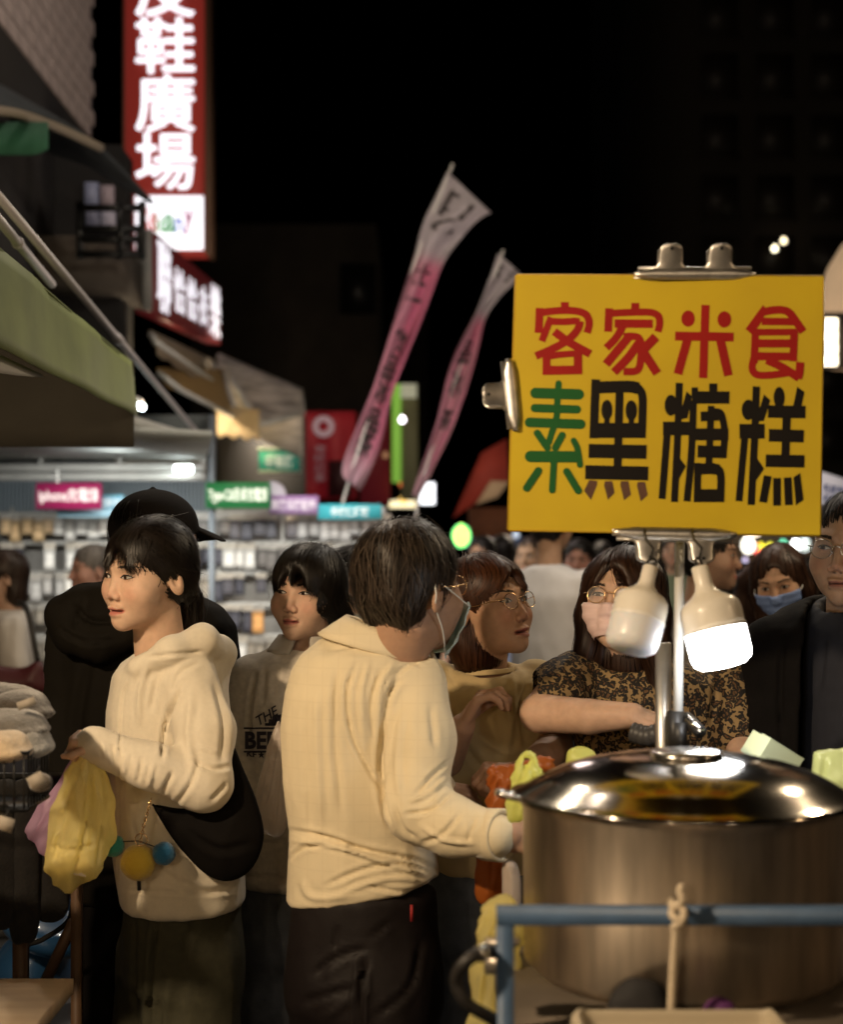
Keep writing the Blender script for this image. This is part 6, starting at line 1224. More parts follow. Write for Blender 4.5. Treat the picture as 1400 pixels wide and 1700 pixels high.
for (x, y0, y1) in ((443, 1205, 1200), (449, 1205, 1194), (455, 1205, 1189), (461, 1205, 1187), (467, 1205, 1186)): q = march(sweatD, np.array([at(x, y0, 3.5)[0]]), np.array([at(x, y0, 3.5)[2]]), 3.1)[0] - .004; W.box(at(x - 3.2, y0, q), at(x + 3.2, y1, q + .002))
W.build('print', M_INKD, pD)
trousers('jeans', M_DENIM, pD, hipD, feetD, hipD[2] + .06, .135, .115, .098, .085, .085); shoes(pD, feetD, 20, (.4, .4, .4))
# ================================================================= woman in tan T-shirt with glasses
gE = dict(skin=(.50, .29, .18), jaw=.053, lip=(.36, .13, .10), open=.004, gaze=(.001, -.001), face=1.03)
HE = Head(at(812, 1010, 3.3), -46, 11, -3, .95, **gE); rootE = A(*at(805, 0, 3.36)[:2], 0); hipE = at(805, 1450, 3.36); feetE = [G2(770, 0, 3.36), G2(850, 0, 3.38)]
capsE = limb([at(742, 1262, 3.22), at(768, 1206, 3.14)], [.036, .027]) + hand_parts(at(768, 1206, 3.14), (.50, -.12, .86), (.86, -.10, -.45), 1, (.95, .9, .85, .8), .5, .93)
capsE2 = limb([at(898, 1150, 3.34), at(922, 1240, 3.26), at(866, 1284, 3.02)], [.044, .038, .027]) + hand_parts(at(868, 1283, 3.03), (-1, -.25, .05), (0, .35, -1), -1, (1.1, 1.15, 1.2, 1.2), .6, .88)
pE = person_base('woman with gold glasses in a tan T-shirt raising one hand', HE, at(800, 1120, 3.36), gE, [(*caps_field(capsE), .003), (*caps_field(capsE2), .0035)], body=hidden_body(hipE, at(805, 1170, 3.37), feetE, .08), foot=rootE)
face_parts(HE, None, pE, gE); glasses_on(HE, pE, M_GOLD)
fE = hairfield('bob')
hair_on(HE, pE, fE, [flyaway(HE, fE), std_strands(HE, fE, 2600, 13, .014, flow_down, -.04, .0018, .0009, .35, 1.2), fringe(HE, fE, (-.064, .0), .098, lambda x: .03 + .5 * (x + .02), 200, -.022, .0012, .010, 1.5), fringe(HE, fE, (.0, .064), .098, lambda x: .03 - .5 * x, 200, .022, .0012, .010, 1.5)], (.030, .0095, .003), lo=(-.12, -.13, -.16), hi=(.12, .15, .15), var=.45)
stE = stations([(1098, 764, 846, 0, .08), (1112, 728, 880, 0, .10), (1128, 712, 902, 0, .12), (1180, 706, 908, 0, .128), (1260, 708, 912, 0, .125), (1400, 712, 900, 0, .125), (1450, 714, 898, 0, .12)], 3.37, .12)
def teeE(P):
    d = loft(P, stE, 2.3); d = smin(d, chain(P, [at(890, 1136, 3.36), at(906, 1170, 3.33), at(914, 1205, 3.30)], [.056, .060, .060], .03), .02); d = smin(d, chain(P, [at(722, 1136, 3.34), at(722, 1200, 3.28)], [.056, .058], .03), .02)
    return smax(d, -rc(P, HE.wor(A(0, .012, -.08)), at(803, 1116, 3.34), .064, .066), .008)
garment('t_shirt', M_TANT, pE, teeE, A(at(690, 0, 3.35)[0], 3.12, at(0, 1460, 3.37)[2]), A(at(950, 0, 3.35)[0], 3.58, at(0, 1062, 3.3)[2]), .0065, [([(880, 1120), (868, 1170), (872, 1240)], 6, -.010), ([(850, 1110), (852, 1180), (840, 1260)], 8, .007), ([(825, 1130), (830, 1210)], 8, -.006), ([(770, 1240), (820, 1290), (880, 1300)], 9, -.008), ([(800, 1230), (850, 1250), (905, 1245)], 8, .007), ([(740, 1110), (760, 1140)], 6, -.006)])
collar(pE, 'neckband', M_TANT, 3.345, (803, 1118), (803, 1110), 50, 47, .066, .062, -.004, -.004, .005)
trousers('jeans', M_DENIM, pE, hipE, feetE, hipE[2] + .06, .135, .115, .098, .085, .08); shoes(pE, feetE, -40, (.3, .3, .3))
# ================================================================= woman in leopard print
gF = dict(skin=(.56, .36, .25), jaw=.052, lid=.0045, gaze=(-.001, -.002))
HF = Head(at(1036, 1000, 3.17), 26, 10, 0, .93, **gF); rootF = A(*at(1085, 0, 3.22)[:2], 0); hipF = at(1090, 1430, 3.24); feetF = [G2(1050, 0, 3.24), G2(1140, 0, 3.24)]
capsF = limb([at(952, 1125, 3.18), at(896, 1184, 3.08), at(980, 1190, 3.00), at(1052, 1188, 2.95)], [.048, .040, .035, .025]) + hand_parts(at(1052, 1188, 2.95), (1, -.02, -.30), (0, .35, -1), 1, (.75, .8, .9, .9), .6, .9)
capsF2 = limb([at(1212, 1125, 3.22), at(1240, 1225, 3.18), at(1225, 1300, 3.05)], [.046, .040, .030]) + hand_parts(at(1225, 1300, 3.05), (-.3, -.4, -.6), (-1, 0, 0), 1, (.5, .5, .5, .5), .4, .88)
pF = person_base('woman in a leopard print top and pink mask, working behind the pot', HF, at(1052, 1115, 3.22), gF, [(*caps_field(capsF), .0035), (*caps_field(capsF2), .005)], body=hidden_body(hipF, at(1080, 1170, 3.23), feetF, .085), foot=rootF)
face_parts(HF, None, pF, gF); mask_on(HF, pF, M_MASKP, -.016); glasses_on(HF, pF, M_GOLD)
fF = hairfield('long')
hair_on(HF, pF, fF, [std_strands(HF, fF, 1400, 15, .015, flow_down, -.05, .0015, .0013, .25, 1.2), fringe(HF, fF, (-.064, -.01), .10, lambda x: .02 + .9 * (x + .01), 160, -.030, .0012, .010, 1.3), fringe(HF, fF, (-.01, .064), .10, lambda x: .02 - .5 * x, 200, .034, .0012, .010, 1.3)], (.022, .009, .0045), lo=(-.13, -.13, -.22), hi=(.13, .15, .15), var=.4)
M_LEO = mat('leopard cloth', (.30, .20, .09), .8, bump=.1, bscale=300)
nt = M_LEO.node_tree; N_ = nt.nodes; tcx = [n for n in N_ if n.type == 'TEX_COORD'][0]
vo = N_.new('ShaderNodeTexVoronoi'); vo.inputs['Scale'].default_value = 84; vo.inputs['Randomness'].default_value = .9
nz = N_.new('ShaderNodeTexNoise'); nz.inputs['Scale'].default_value = 55; mxv = N_.new('ShaderNodeMix'); mxv.data_type = 'VECTOR'; mxv.inputs['Factor'].default_value = .028
nt.links.new(tcx.outputs['Object'], nz.inputs['Vector']); nt.links.new(tcx.outputs['Object'], mxv.inputs[4]); nt.links.new(nz.outputs['Color'], mxv.inputs[5]); nt.links.new(mxv.outputs[1], vo.inputs['Vector'])
cr = N_.new('ShaderNodeValToRGB'); e = cr.color_ramp.elements; e[0].position = .0; e[0].color = (.10, .050, .018, 1); e[1].position = 1; e[1].color = (.27, .175, .075, 1)
for ps, c_ in ((.24, (.11, .055, .02, 1)), (.31, (.008, .006, .004, 1)), (.55, (.008, .006, .004, 1)), (.63, (.25, .165, .072, 1))): q = e.new(ps); q.color = c_
nt.links.new(vo.outputs['Distance'], cr.inputs['Fac']); nt.links.new(cr.outputs['Color'], N_['Principled BSDF'].inputs['Base Color'])
stF = stations([(1090, 1000, 1110, 0, .08), (1108, 955, 1178, 0, .11), (1132, 938, 1212, 0, .13), (1180, 942, 1220, 0, .135), (1260, 960, 1224, 0, .13), (1430, 965, 1222, 0, .13)], 3.24, .13)
def leoF(P):
    d = loft(P, stF, 2.3); d = smin(d, chain(P, [at(956, 1126, 3.2), at(930, 1150, 3.15), at(912, 1162, 3.12)], [.060, .062, .060], .03), .02); d = smin(d, chain(P, [at(1206, 1128, 3.22), at(1226, 1180, 3.2), at(1236, 1212, 3.18)], [.060, .060, .060], .03), .02)
    return smax(d, -rc(P, HF.wor(A(0, .012, -.08)), at(1052, 1115, 3.22), .062, .064), .008)
garment('leopard_top', M_LEO, pF, leoF, A(at(880, 0, 3.2)[0], 2.98, at(0, 1440, 3.24)[2]), A(at(1275, 0, 3.2)[0], 3.44, at(0, 1075, 3.2)[2]), .0068, [([(970, 1120), (985, 1180), (975, 1250)], 7, -.010), ([(1190, 1130), (1182, 1200)], 7, -.010), ([(1000, 1230), (1060, 1250)], 8, .007)])
trousers('trousers', M_BLACKC, pF, hipF, feetF, hipF[2] + .06, .14, .12, .10, .085, .08); shoes(pF, feetF, 10, (.03, .03, .03))
f = MB(); gp = spline([at(1052, 1216, 2.90), at(1080, 1222, 2.88), at(1112, 1206, 2.86), at(1124, 1196, 2.85)], 30); f.tube(gp, [.019 + .0018 * (i % 3 == 0) for i in range(30)], 14); tag(f.build('torch_grip', mat('ribbed grip', (.045, .042, .040), .45)), 'dark ribbed grip in the leopard woman\'s hand', 'tool')
# ================================================================= man with glasses at the right
gG = dict(skin=(.54, .34, .22), jaw=.055, lip=(.36, .15, .11), gaze=(-.003, -.001), lid=.0046, brow=1.3, face=1.02)
HG = Head(at(1417, 914, 3.1), 34, 0, 2, 1.0, **gG); rootG = A(*at(1425, 0, 3.15)[:2], 0); hipG = at(1425, 1450, 3.15); feetG = [G2(1385, 0, 3.15), G2(1480, 0, 3.15)]
pG = person_base('man with thin glasses in an open black jacket at the right edge', HG, at(1424, 1050, 3.15), gG, body=hidden_body(hipG, at(1425, 1110, 3.15), feetG, .09), foot=rootG, neck_r=(.056, .066))
face_parts(HG, None, pG, gG); glasses_on(HG, pG, M_SILV, r=(.024, .019))
fG = hairfield('crop'); hair_on(HG, pG, fG, [std_strands(HG, fG, 1300, 6, .009, flow_down, -.03, .0012, .0011, .5)], (.012, .009, .007), lo=(-.11, -.13, -.1), hi=(.11, .14, .15))
stT = stations([(985, 1382, 1470, -.01, .09), (1005, 1350, 1502, -.01, .12), (1040, 1335, 1520, -.012, .145), (1440, 1330, 1522, -.012, .15)], 3.17, .14)
def teeG(P): return smax(loft(P, stT, 2.3), -rc(P, HG.wor(A(0, .012, -.09)), at(1424, 1030, 3.13), .070, .068), .008)
garment('t_shirt', M_NAVY, pG, teeG, A(at(1320, 0, 3.15)[0], 2.98, at(0, 1448, 3.17)[2]), A(at(1535, 0, 3.15)[0], 3.36, at(0, 965, 3.1)[2]), .008, [([(1370, 1060), (1360, 1150)], 8, -.006)])
f = MB(); W = at(1380, 1066, 3.0)
for (x0, y0, x1, y1) in ((1372, 1058, 1388, 1058), (1388, 1058, 1388, 1066), (1388, 1066, 1372, 1066), (1372, 1066, 1372, 1058)): p = np.array([at(x0, y0, 3.02), at(x1, y1, 3.02)]); yy = march(teeG, p[:, 0], p[:, 2], 2.8); f.tube([at(x0, y0, yy[0] - .003), at(x1, y1, yy[1] - .003)], .0014, 5)
f.build('print', mat('grey ink', (.10, .10, .11), .8), pG)
stG = stations([(988, 1352, 1500, .02, .10), (1012, 1300, 1550, .02, .125), (1045, 1262, 1590, .01, .14), (1100, 1250, 1600, .01, .145), (1200, 1248, 1604, .01, .145), (1460, 1246, 1606, .01, .145)], 3.17, .14)
tcut = stations([(960, 1372, 1480, -.10, .12), (1020, 1345, 1505, -.10, .13), (1100, 1332, 1518, -.10, .13), (1480, 1322, 1530, -.10, .13)], 3.17, .14)
def jackG(P):
    d = loft(P, stG, 2.3); d = smin(d, chain(P, [at(1284, 1075, 3.17), at(1268, 1190, 3.16), at(1270, 1320, 3.08)], [.066, .062, .05], .03), .02); d = smin(d, chain(P, [at(1566, 1075, 3.17), at(1585, 1190, 3.16), at(1580, 1320, 3.08)], [.066, .062, .05], .03), .02)
    d = smax(d, -loft(P, tcut, 2.6), .006); return smax(d, -rc(P, HG.wor(A(0, .012, -.09)), at(1424, 1040, 3.13), .085, .085), .01)
garment('jacket', M_BLACKC, pG, jackG, A(at(1220, 0, 3.2)[0], 2.92, at(0, 1470, 3.17)[2]), A(at(1630, 0, 3.2)[0], 3.4, at(0, 965, 3.1)[2]), .008, [([(1300, 1070), (1296, 1150), (1300, 1230)], 7, -.010)])
trousers('trousers', M_BLACKC, pG, hipG, feetG, hipG[2] + .06, .15, .12, .10, .085, .08); shoes(pG, feetG, 0, (.03, .03, .03))
# ================================================================= person in black with a cap
gC = dict(skin=(.42, .26, .17), jaw=.055, low=True)
HC = Head(at(262, 912, 3.52), -136, 2, 0, 1.02, **gC); rootC = A(*at(240, 0, 3.6)[:2], 0); hipC = at(235, 1500, 3.6); feetC = [G2(175, 0, 3.6), G2(250, 0, 3.62)]
pC = person_base('person in a black hooded jacket and black baseball cap behind the hoodie woman', HC, at(245, 1040, 3.58), gC, body=hidden_body(hipC, at(240, 1120, 3.6), feetC, .085), foot=rootC, h=.004)
fC = hairfield('short'); hair_on(HC, pC, fC, [std_strands(HC, fC, 500, 7, .011, flow_down, -.05)], (.012, .010, .008), h=.005)
def capC(P):
    p = HC.loc(P); d = ell(p, (0, .010, .052), (.091, .108, .086)); d = smax(d, -(p[:, 2] - .024 + .10 * (p[:, 1] - .02)), .006); q = p - A(0, -.125, .036); q = np.stack([q[:, 0], q[:, 1], q[:, 2] + .8 * q[:, 0] ** 2 / .07 * .35 - .35 * q[:, 1]], 1)
    b = ell(q, (0, .014, 0), (.076, .066, .0075)); d = smin(d, b, .008); return smin(d, sph(p, (0, .010, .138), .007), .004)
cc = HC.c; garment('cap', mat('black cap', (.005, .0036, .0032), .85, bump=.2, bscale=200, spec=.12), pC, capC, cc - A(.24, .24, .10), cc + A(.26, .26, .2), .0042, und=())
stC = stations([(985, 185, 325, 0, .09), (1008, 122, 370, 0, .12), (1038, 94, 392, 0, .135), (1100, 82, 400, 0, .145), (1210, 82, 400, 0, .145), (1350, 96, 392, 0, .145), (1490, 118, 380, 0, .145)], 3.62, .14)
def jackC(P):
    d = loft(P, stC, 2.3); d = smin(d, chain(P, [at(112, 1065, 3.6), at(98, 1200, 3.58), at(110, 1330, 3.5)], [.066, .062, .05], .03), .02)
    hd = chain(P, [at(196, 978, 3.50), at(140, 1000, 3.47), at(108, 1022, 3.48), at(122, 1052, 3.46), at(165, 1070, 3.45), at(215, 1050, 3.46)], [.030, .040, .045, .045, .042, .04], .02); d = smin(d, hd, .014); return smin(d, ell(P, at(170, 1020, 3.5), (.10, .07, .06)), .02)
garment('jacket', mat('black brown shell', (.007, .0055, .0035), .8, spec=.12, nscale=15, namt=.3, bump=.1, bscale=200), pC, jackC, A(at(60, 0, 3.5)[0], 3.36, at(0, 1500, 3.62)[2]), A(at(425, 0, 3.6)[0], 3.85, at(0, 955, 3.5)[2]), .008, [([(120, 1005), (150, 1030), (200, 1030)], 6, -.014), ([(92, 1040), (140, 1066), (200, 1060)], 6, -.010), ([(140, 990), (130, 1020), (120, 1045)], 5, -.010), ([(150, 1090), (130, 1200), (140, 1330)], 12, -.010)])
trousers('trousers', M_BLACKC, pC, hipC, feetC, hipC[2] + .07, .15, .12, .10, .09, .085); shoes(pC, feetC, -150, (.03, .03, .03))
# ================================================================= people further back
def walker(label, px, eye, Y, yaw, hair, hcol, top, bottom=(.03, .03, .04), skin=(.46, .28, .18), mask=None, pitch=0, roll=0, sc_=None, build=1., sleeve='short', glasses=False, tm=None, hv=.006, grp='people in the market crowd', scarf=None, arm=(0, 0)):
    c = at(px, eye, Y); ht = c[2] + .118; s = sc_ or ht / 1.72; g = dict(skin=skin, low=True, jaw=.052); H = Head(c, yaw, pitch, roll, s * .98, **g)
    R = rotz(-math.radians(yaw)); o = A(c[0], c[1], 0); k = s; T = lambda x, y, z: o + R @ A(x * k * build, y * k * build, z * k)
    hip = T(0, .02, .88); chest = T(0, .015, 1.25); feet = [T(-.09, .02 + .1 * arm[0], 0), T(.09, .02 - .1 * arm[0], 0)]
    arms = []; caps = []
    for sd in (-1, 1):
        a = [T(sd * .175, .03, 1.37), T(sd * .235, .05, 1.12), T(sd * .235, -.06 - .1 * arm[1], .92 + .12 * arm[1])]; arms.append(a); caps += limb(a, [.045, .038, .028]) + [(a[2], a[2] + R @ A(0, -.03, -.08), .026, .036), (a[2] + R @ A(0, -.03, -.08), a[2] + R @ A(0, -.06, -.15), .034, .018)]
    p = person_base(label, H, T(0, .035, 1.40), g, [(*caps_field(caps), .009)], body=hidden_body(hip, chest, feet, .08), foot=o, h=hv, grp=grp)
    if abs(((yaw + 180) % 360) - 180) < 110 and not mask: pass
    if abs(((yaw + 180) % 360) - 180) < 100: face_parts(H, None, p, g)
    fh = hairfield(hair); hair_on(H, p, fh, [std_strands(H, fh, 260, 9, .016, flow_down, -.03, .001, .0024, .35)], hcol, h=.007, lo=(-.13, -.13, -.22), hi=(.13, .18, .16))
    if mask: mask_on(H, p, mask, -.016)
    if glasses: glasses_on(H, p, M_SILV)
    def torso(P):
        q = (P - o) @ R / k; d = loft(q, [(.82, 0, .02, .165, .11), (.95, 0, .02, .155, .105), (1.15, 0, .02, .17, .12), (1.32, 0, .03, .195, .115), (1.40, 0, .035, .165, .085), (1.45, 0, .035, .075, .07)], 2.3) * k
        for a in arms: d = smin(d, chain(P, [a[0], a[1]] if sleeve == 'long' else [a[0], a[0] * .35 + a[1] * .65], [.068 * k, .062 * k], .03) if sleeve != 'long' else chain(P, a, [.066 * k, .060 * k, .045 * k], .03), .03)
        return d
    m = tm or mat('top %s' % str(top), top, .85, nscale=10, namt=.12, bump=.1, bscale=200)
    garment('top', m, p, torso, o + A(-.36, -.36, .8 * k), o + A(.36, .36, 1.5 * k), .014, und=((.008, 7), (.003, 18)))
    trousers('trousers', mat('bottoms %s' % str(bottom), bottom, .85), p, hip, feet, hip[2] + .05, .15, .11, .09, .07, .065, h=.02); shoes(p, feet, yaw, (.05, .05, .05))
    return p
BLK = (.012, .010, .009); BRN = (.035, .016, .009); GRY = (.16, .15, .145)
pH = walker('woman in a blue face mask gazing upward behind the black jacket', 1297, 968, 4.6, 26, 'long', BRN, (.05, .045, .06), mask=M_MASKBL, pitch=-14, roll=-8, hv=.004)
pI = walker('man with black hair in a white T-shirt walking away', 916, 874, 6.6, -152, 'short', BLK, (.46, .46, .48), tm=M_WHITET, arm=(1, 0))
pJ = walker('older woman with short dark hair in a white top at the left edge', 4, 960, 6.3, 72, 'bob', (.03, .018, .013), (.55, .52, .48), skin=(.50, .32, .23))
pillow('handbag', 'dark red shoulder bag of the woman at the left edge', 'bag', mat('wine leather', (.06, .010, .012), .5), [(0, 1105), (38, 1108), (66, 1095), (74, 1120), (70, 1152), (-20, 1155), (-20, 1100)], 6.0, .06, h=.012)
f = MB(); f.tube(spline([at(30, 1000, 6.1), at(44, 1010, 6.02), at(55, 1060, 6.0), at(62, 1098, 6.0)], 16), .012, 8); tag(f.build('bag_strap', M_BLACKP), 'black strap over the white topped woman\'s shoulder', 'strap')
pK = walker('grey haired person turned left in front of the phone racks', 150, 948, 6.7, 55, 'short', GRY, (.10, .09, .16), skin=(.52, .30, .24), arm=(0, 1))
pL = walker('masked person in white with black hair behind the sweatshirt woman', 592, 958, 5.6, -50, 'bob', BLK, (.52, .54, .50), mask=mat('mask white', (.6, .58, .55), .7), hv=.005)
pM = walker('dark haired man in profile behind the unlit lamp', 1178, 925, 5.0, -75, 'short', BLK, (.16, .14, .12), skin=(.36, .22, .15))
walker('black haired person with back turned between the two lamps', 1206, 976, 6.2, 170, 'long', (.010, .009, .010), (.05, .05, .08))
walker('long haired woman beside the woman in the blue mask', 1258, 985, 5.6, 160, 'long', BRN, (.20, .20, .24))
walker('bald looking tanned man in the crowd left of the white T-shirt', 880, 925, 8.6, 25, 'crop', (.03, .02, .015), (.20, .22, .30), skin=(.45, .29, .18))
walker('reddish lit person in the crowd right of the white T-shirt', 962, 932, 8.0, 15, 'short', BLK, (.06, .05, .05), skin=(.40, .20, .14))
far = [(800, 922, 9.5, 30, 'short', 'dark haired head in the crowd behind the gold glasses'), (835, 918, 10.5, 180, 'long', 'long haired head in the crowd left of the tanned man'), (1000, 925, 11, 170, 'short', 'distant head just left of the leopard woman'), (1120, 915, 10, 20, 'bob', 'distant head between the hanging lamps'), (1334, 960, 8.0, 150, 'short', 'distant head next to the bespectacled man'), (1236, 962, 10, 0, 'short', 'small distant head under the white lantern')]
for (x, y, Y, yw, hr, lab) in far: walker(lab, x, y, Y, yw, hr, BLK, tuple(rng.random(3) * .2 + .04), hv=.009)
# ----------------------------------------------------------------- clothes stall at the left edge
tb = empty('clothes_stand', A(-.85, 2.5, 0)); tag(tb, 'clothes stand with brown posts and a pale wooden shelf', 'stand')
M_WOODB = mat('pale board', (.85, .66, .45), .6, nscale=3, namt=.25, stretch=(1, 12, 1), ncol=(.72, .53, .34)); M_POSTB = mat('brown post', (.085, .045, .022), .6, nscale=20, namt=.3)
f = MB(); f.box((-1.35, 1.95, .755), (-.648, 2.80, .782)); f.build('shelf', M_WOODB, tb)
for x0, x1, Y, yt in ((20, 43, 3.08, 1400), (117, 133, 3.02, 1452)): p, q = at(x0, 0, Y), at(x1, yt, Y); f = MB(); f.box((p[0], Y, 0), (q[0], Y + .024, q[2])); f.build('post', M_POSTB, tb)
f = MB(); f.tube([at(70, 1640, 3.1), at(122, 1530, 3.04)], .012, 8); f.build('brace', M_POSTB, tb)
for y in (1.98, 2.77): f = MB(); f.box((-1.33, y, 0), (-1.30, y + .025, .755)); f.build('leg', M_POSTB, tb)
f = MB(); f.box((-1.35, 2.52, 1.126), (-.72, 2.64, 1.138)); f.build('upper_shelf', M_POSTB, tb)
# wire basket
wb = empty('wire_basket', at(0, 1330, 2.6)); tag(wb, 'black wire basket filled with knitted hats', 'basket'); bx0, bx1, by0, by1, bz0, bz1 = -1.25, at(79, 0, 2.64)[0], 2.50, 2.65, 1.145, 1.240
for z in (bz0, bz1): f = MB(); f.tube([(bx0, by0, z), (bx1, by0, z), (bx1, by1, z), (bx0, by1, z)], .0032, 6, closed=True); f.build('rim', M_BLACKM, wb)
for i in range(34): x = bx1 - .005 - i * .0165; f = MB(); f.tube([(x, by0, bz0), (x, by0, bz1)], .0018, 5); f.build('wire', M_BLACKM, wb)
for i in range(8): y = by0 + .01 + i * .0185; f = MB(); f.tube([(bx1, y, bz0), (bx1, y, bz1)], .0018, 5); f.build('wire', M_BLACKM, wb)
f = MB(); f.box((bx0, by0 + .003, bz0 - .004), (bx1 - .003, by1, bz0)); f.build('base', M_BLACKM, wb)
def wool(nm, c): return mat('wool ' + nm, c, .95, nscale=70, namt=.35, bump=.7, bscale=220, sheen=.5)
def hat(label, c, r, m, cat='hat', tagpx=None):
    c = np.asarray(c); o = blob('knitted_hat', m, lambda P: smin(ell(P, c, r), ell(P, c + A(.01, -.01, -r[2] * .35), np.asarray(r) * A(1.03, 1.03, .45)), .01), c - np.asarray(r) * 1.5, c + np.asarray(r) * 1.5, .006, 1, None, ((.007, 16), (.0018, 70))); tag(o, label, cat, 'knitted hats in the wire basket')
    if tagpx: f = MB(); R = roty(-.35); f.box((-.016, 0, -.007), (.016, .0015, .007), (R, at(*tagpx))); f.build('label_tag', mat('paper tag', (.26, .23, .19), .7), o)
    return o
hat('dark brown furry hat with a white tag on top of the pile', at(34, 1172, 2.70), (.050, .075, .030), wool('brown', (.040, .030, .021)), tagpx=(43, 1168, 2.575))
hat('dark grey furry hat at the back of the pile', at(2, 1160, 2.78), (.070, .07, .030), wool('dark grey', (.03, .026, .023)))
hat('mid grey ribbed hat below the tagged one', at(18, 1202, 2.62), (.058, .07, .028), wool('grey', (.11, .10, .088)))
hat('light grey hat at the right end of the basket', at(56, 1232, 2.60), (.024, .06, .030), wool('pale grey', (.24, .235, .22)))
hat('cream ruffled hat at the front of the basket', at(10, 1238, 2.54), (.040, .05, .026), wool('cream', (.50, .39, .26)))
f = MB(); 
sc_ = empty('scarf_rail', at(30, 1300, 2.5)); tag(sc_, 'black rail of dark fluffy garments hanging under the basket', 'rail')
f = MB(); f.tube([(-1.4, 3.03, 1.125), (-.70, 3.03, 1.125)], .008, 8); f.build('rail', M_BLACKM, sc_)
for i, (x0, x1, yb, Y) in enumerate([(-40, 28, 1540, 3.00), (18, 66, 1568, 3.01), (56, 112, 1530, 3.04)]):
    pillow('fluffy_garment', ['black fluffy garment hanging at the far left edge', 'black fluffy garment hanging in the middle of the rail', 'black fluffy garment at the right end of the rail'][i], 'garment', mat('black wool', (.005, .004, .0035), .95, bump=.6, bscale=160, sheen=.03), [(x0 + 6, 1296), (x1 - 6, 1296), (x1, 1360), (x1 + 2, 1470), (x1 - 4, yb - 10), ((x0 + x1) / 2, yb), (x0, yb - 16), (x0 - 2, 1400)], Y, .05, h=.007, und=((.008, 16), (.003, 50)), group='fluffy garments on the rail')
for (lab, x, y, Y, rz_) in (('cream price tag hanging at the left edge', 8, 1368, 2.37, .3), ('beige tag on the fuzzy cuff below the basket', 60, 1296, 2.42, -.5)):
    f = MB(); f.box((-.013, 0, -.011), (.013, .0015, .011), (roty(rz_), at(x, y, Y))); t = f.build('price_tag', mat('paper tag', (.26, .23, .19), .7)); tag(t, lab, 'tag')
    f = MB(); f.tube([at(x, y, Y) + A(0, 0, .011), at(x + 5, y - 25, Y + .02)], .0008, 5); f.build('thread', M_BLACKP, t)
c0 = at(66, 1298, 2.47); t = blob('fuzzy_cuff', wool('beige', (.10, .075, .05)), lambda P: ell(P, c0, (.020, .018, .016)), c0 - .05, c0 + .05, .004, 1, None, ((.004, 40),)); tag(t, 'beige fuzzy cuff poking out below the basket', 'garment')
# blue scooter parked behind the stand
so_ = empty('scooter', A(-.92, 3.9, 0)); tag(so_, 'blue scooter parked behind the clothes stand', 'scooter'); M_BLUEP = mat('scooter blue', (.014, .05, .12), .35, coat=.3)
c0 = at(80, 1545, 3.75); blob('fairing', M_BLUEP, lambda P: smin(ell((P - c0) @ roty(.35), (0, 0, 0), (.12, .14, .05)), ell(P, c0 + A(-.06, .1, -.12), (.10, .16, .10)), .05), c0 - .35, c0 + .35, .012, 2, so_)
blob('seat', M_BLACKP, lambda P: ell(P, c0 + A(-.12, .55, .05), (.13, .32, .06)), c0 + A(-.3, .15, -.1), c0 + A(.1, 1, .2), .014, 2, so_)
f = MB(); f.tube([c0 + A(-.05, .1, .0), c0 + A(-.02, -.05, .28)], .02, 8); f.tube([c0 + A(-.3, -.06, .30), c0 + A(.22, -.06, .28)], .014, 8); f.build('handlebar', M_BLACKM, so_)
for dy in (-.15, 1.0): f = MB(); a = np.linspace(0, 2 * np.pi, 29)[:-1]; cx_, cy_ = c0[0] - .08, c0[1] + dy; f.tube([(cx_, cy_ + .19 * math.cos(b), .235 + .19 * math.sin(b)) for b in a], .045, 10, closed=True); wo = f.build('wheel', M_BLACKP, so_); f = MB(); f.lathe([(.001, -.03), (.12, -.03), (.15, 0), (.12, .03), (.001, .03)], 20, (roty(math.pi / 2), A(cx_, cy_, .235))); f.build('rim', M_STEEL, wo)
blob('rear_body', M_BLUEP, lambda P: ell(P, A(c0[0] - .1, c0[1] + .7, .62), (.14, .42, .14)), A(c0[0] - .35, c0[1] + .1, .4), A(c0[0] + .15, c0[1] + 1.3, .85), .016, 2, so_)
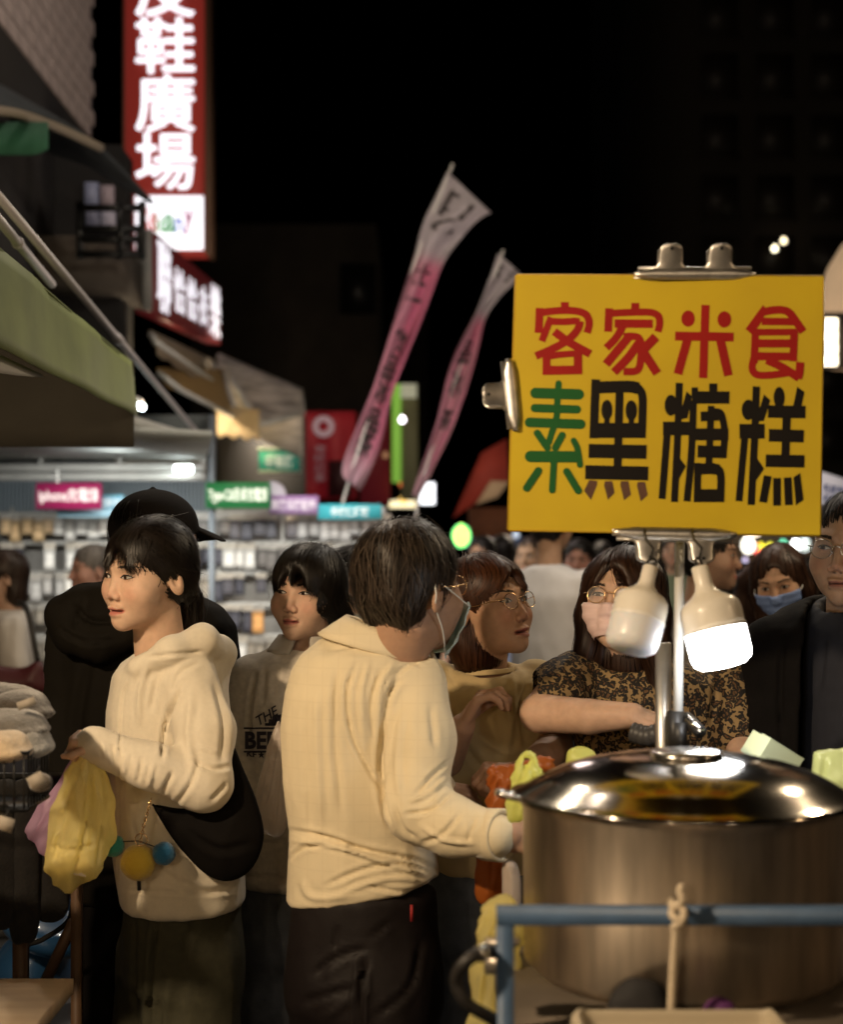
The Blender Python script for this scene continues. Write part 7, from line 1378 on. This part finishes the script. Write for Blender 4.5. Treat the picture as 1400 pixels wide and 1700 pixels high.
f = MB(); f.box((c0[0] - .2, c0[1] + .05, .27), (c0[0] + .04, c0[1] + .5, .31)); f.build('footboard', M_BLACKP, so_)
f = MB(); f.tube(spline([at(122, 1490, 3.3), at(112, 1530, 3.3), at(70, 1560, 3.35), at(42, 1575, 3.4), at(36, 1640, 3.4)], 24), .006, 7); t = f.build('cable', M_BLACKP); tag(t, 'thin black cable drooping in front of the blue scooter', 'cable')
# ----------------------------------------------------------------- the lamps that light the near stalls, and bulbs added for the crowd and pot
hang_bulb((-1.32, 1.12, 2.42), 205, 'warm bulb over the clothes stand left of the camera')
hang_bulb((-.55, -.9, 2.45), 13, 'warm bulb behind the camera on the left')
hang_bulb((.35, -1.3, 2.45), 13, 'warm bulb behind the camera in the middle'); hang_bulb((1.35, -.5, 2.45), 9, 'warm bulb behind the camera on the right')
hang_bulb((2.3, 1.6, 2.5), 14, 'warm bulb over the neighbouring stall on the right', (1., .66, .36))
hang_bulb((-1.1, -2.7, 2.3), 65, 'warm bulb added at the plank wall to brighten the pot, left'); hang_bulb((.9, -2.7, 2.3), 6, 'warm bulb added at the plank wall to brighten the pot, right')  # added to brighten the wall that the pot mirrors
hang_bulb((1.75, 4.1, 2.9), 60, 'unseen warm bulb added beyond the right edge to brighten the crowd', (1., .78, .52))  # unseen bulb added to brighten the people further back
hang_bulb((1.1, 5.6, 4.1), 110, 'unseen bulb added high right of the group to brighten the crowd', (1., .90, .76))  # unseen bulb added to brighten the man in the white T-shirt
hang_bulb((-.6, 5.3, 3.9), 60, 'unseen bulb added high behind the group to brighten the crowd', (1., .85, .65))  # unseen bulb added as extra light on the back street
# the stall behind the camera that the steel mirrors
f = MB(); f.box((-3.2, -3.4, 0), (3.4, -3.3, 3.2)); tag(f.build('stall_back_wall', M_WALLW), 'brown plank wall of the stall behind the camera', 'wall')
f = MB(); f.box((-2.6, -2.4, 0), (-.6, -1.7, .9)); tag(f.build('stall_counter', mat('counter pale', (.45, .36, .25), .7)), 'pale counter of the stall behind the camera', 'counter')
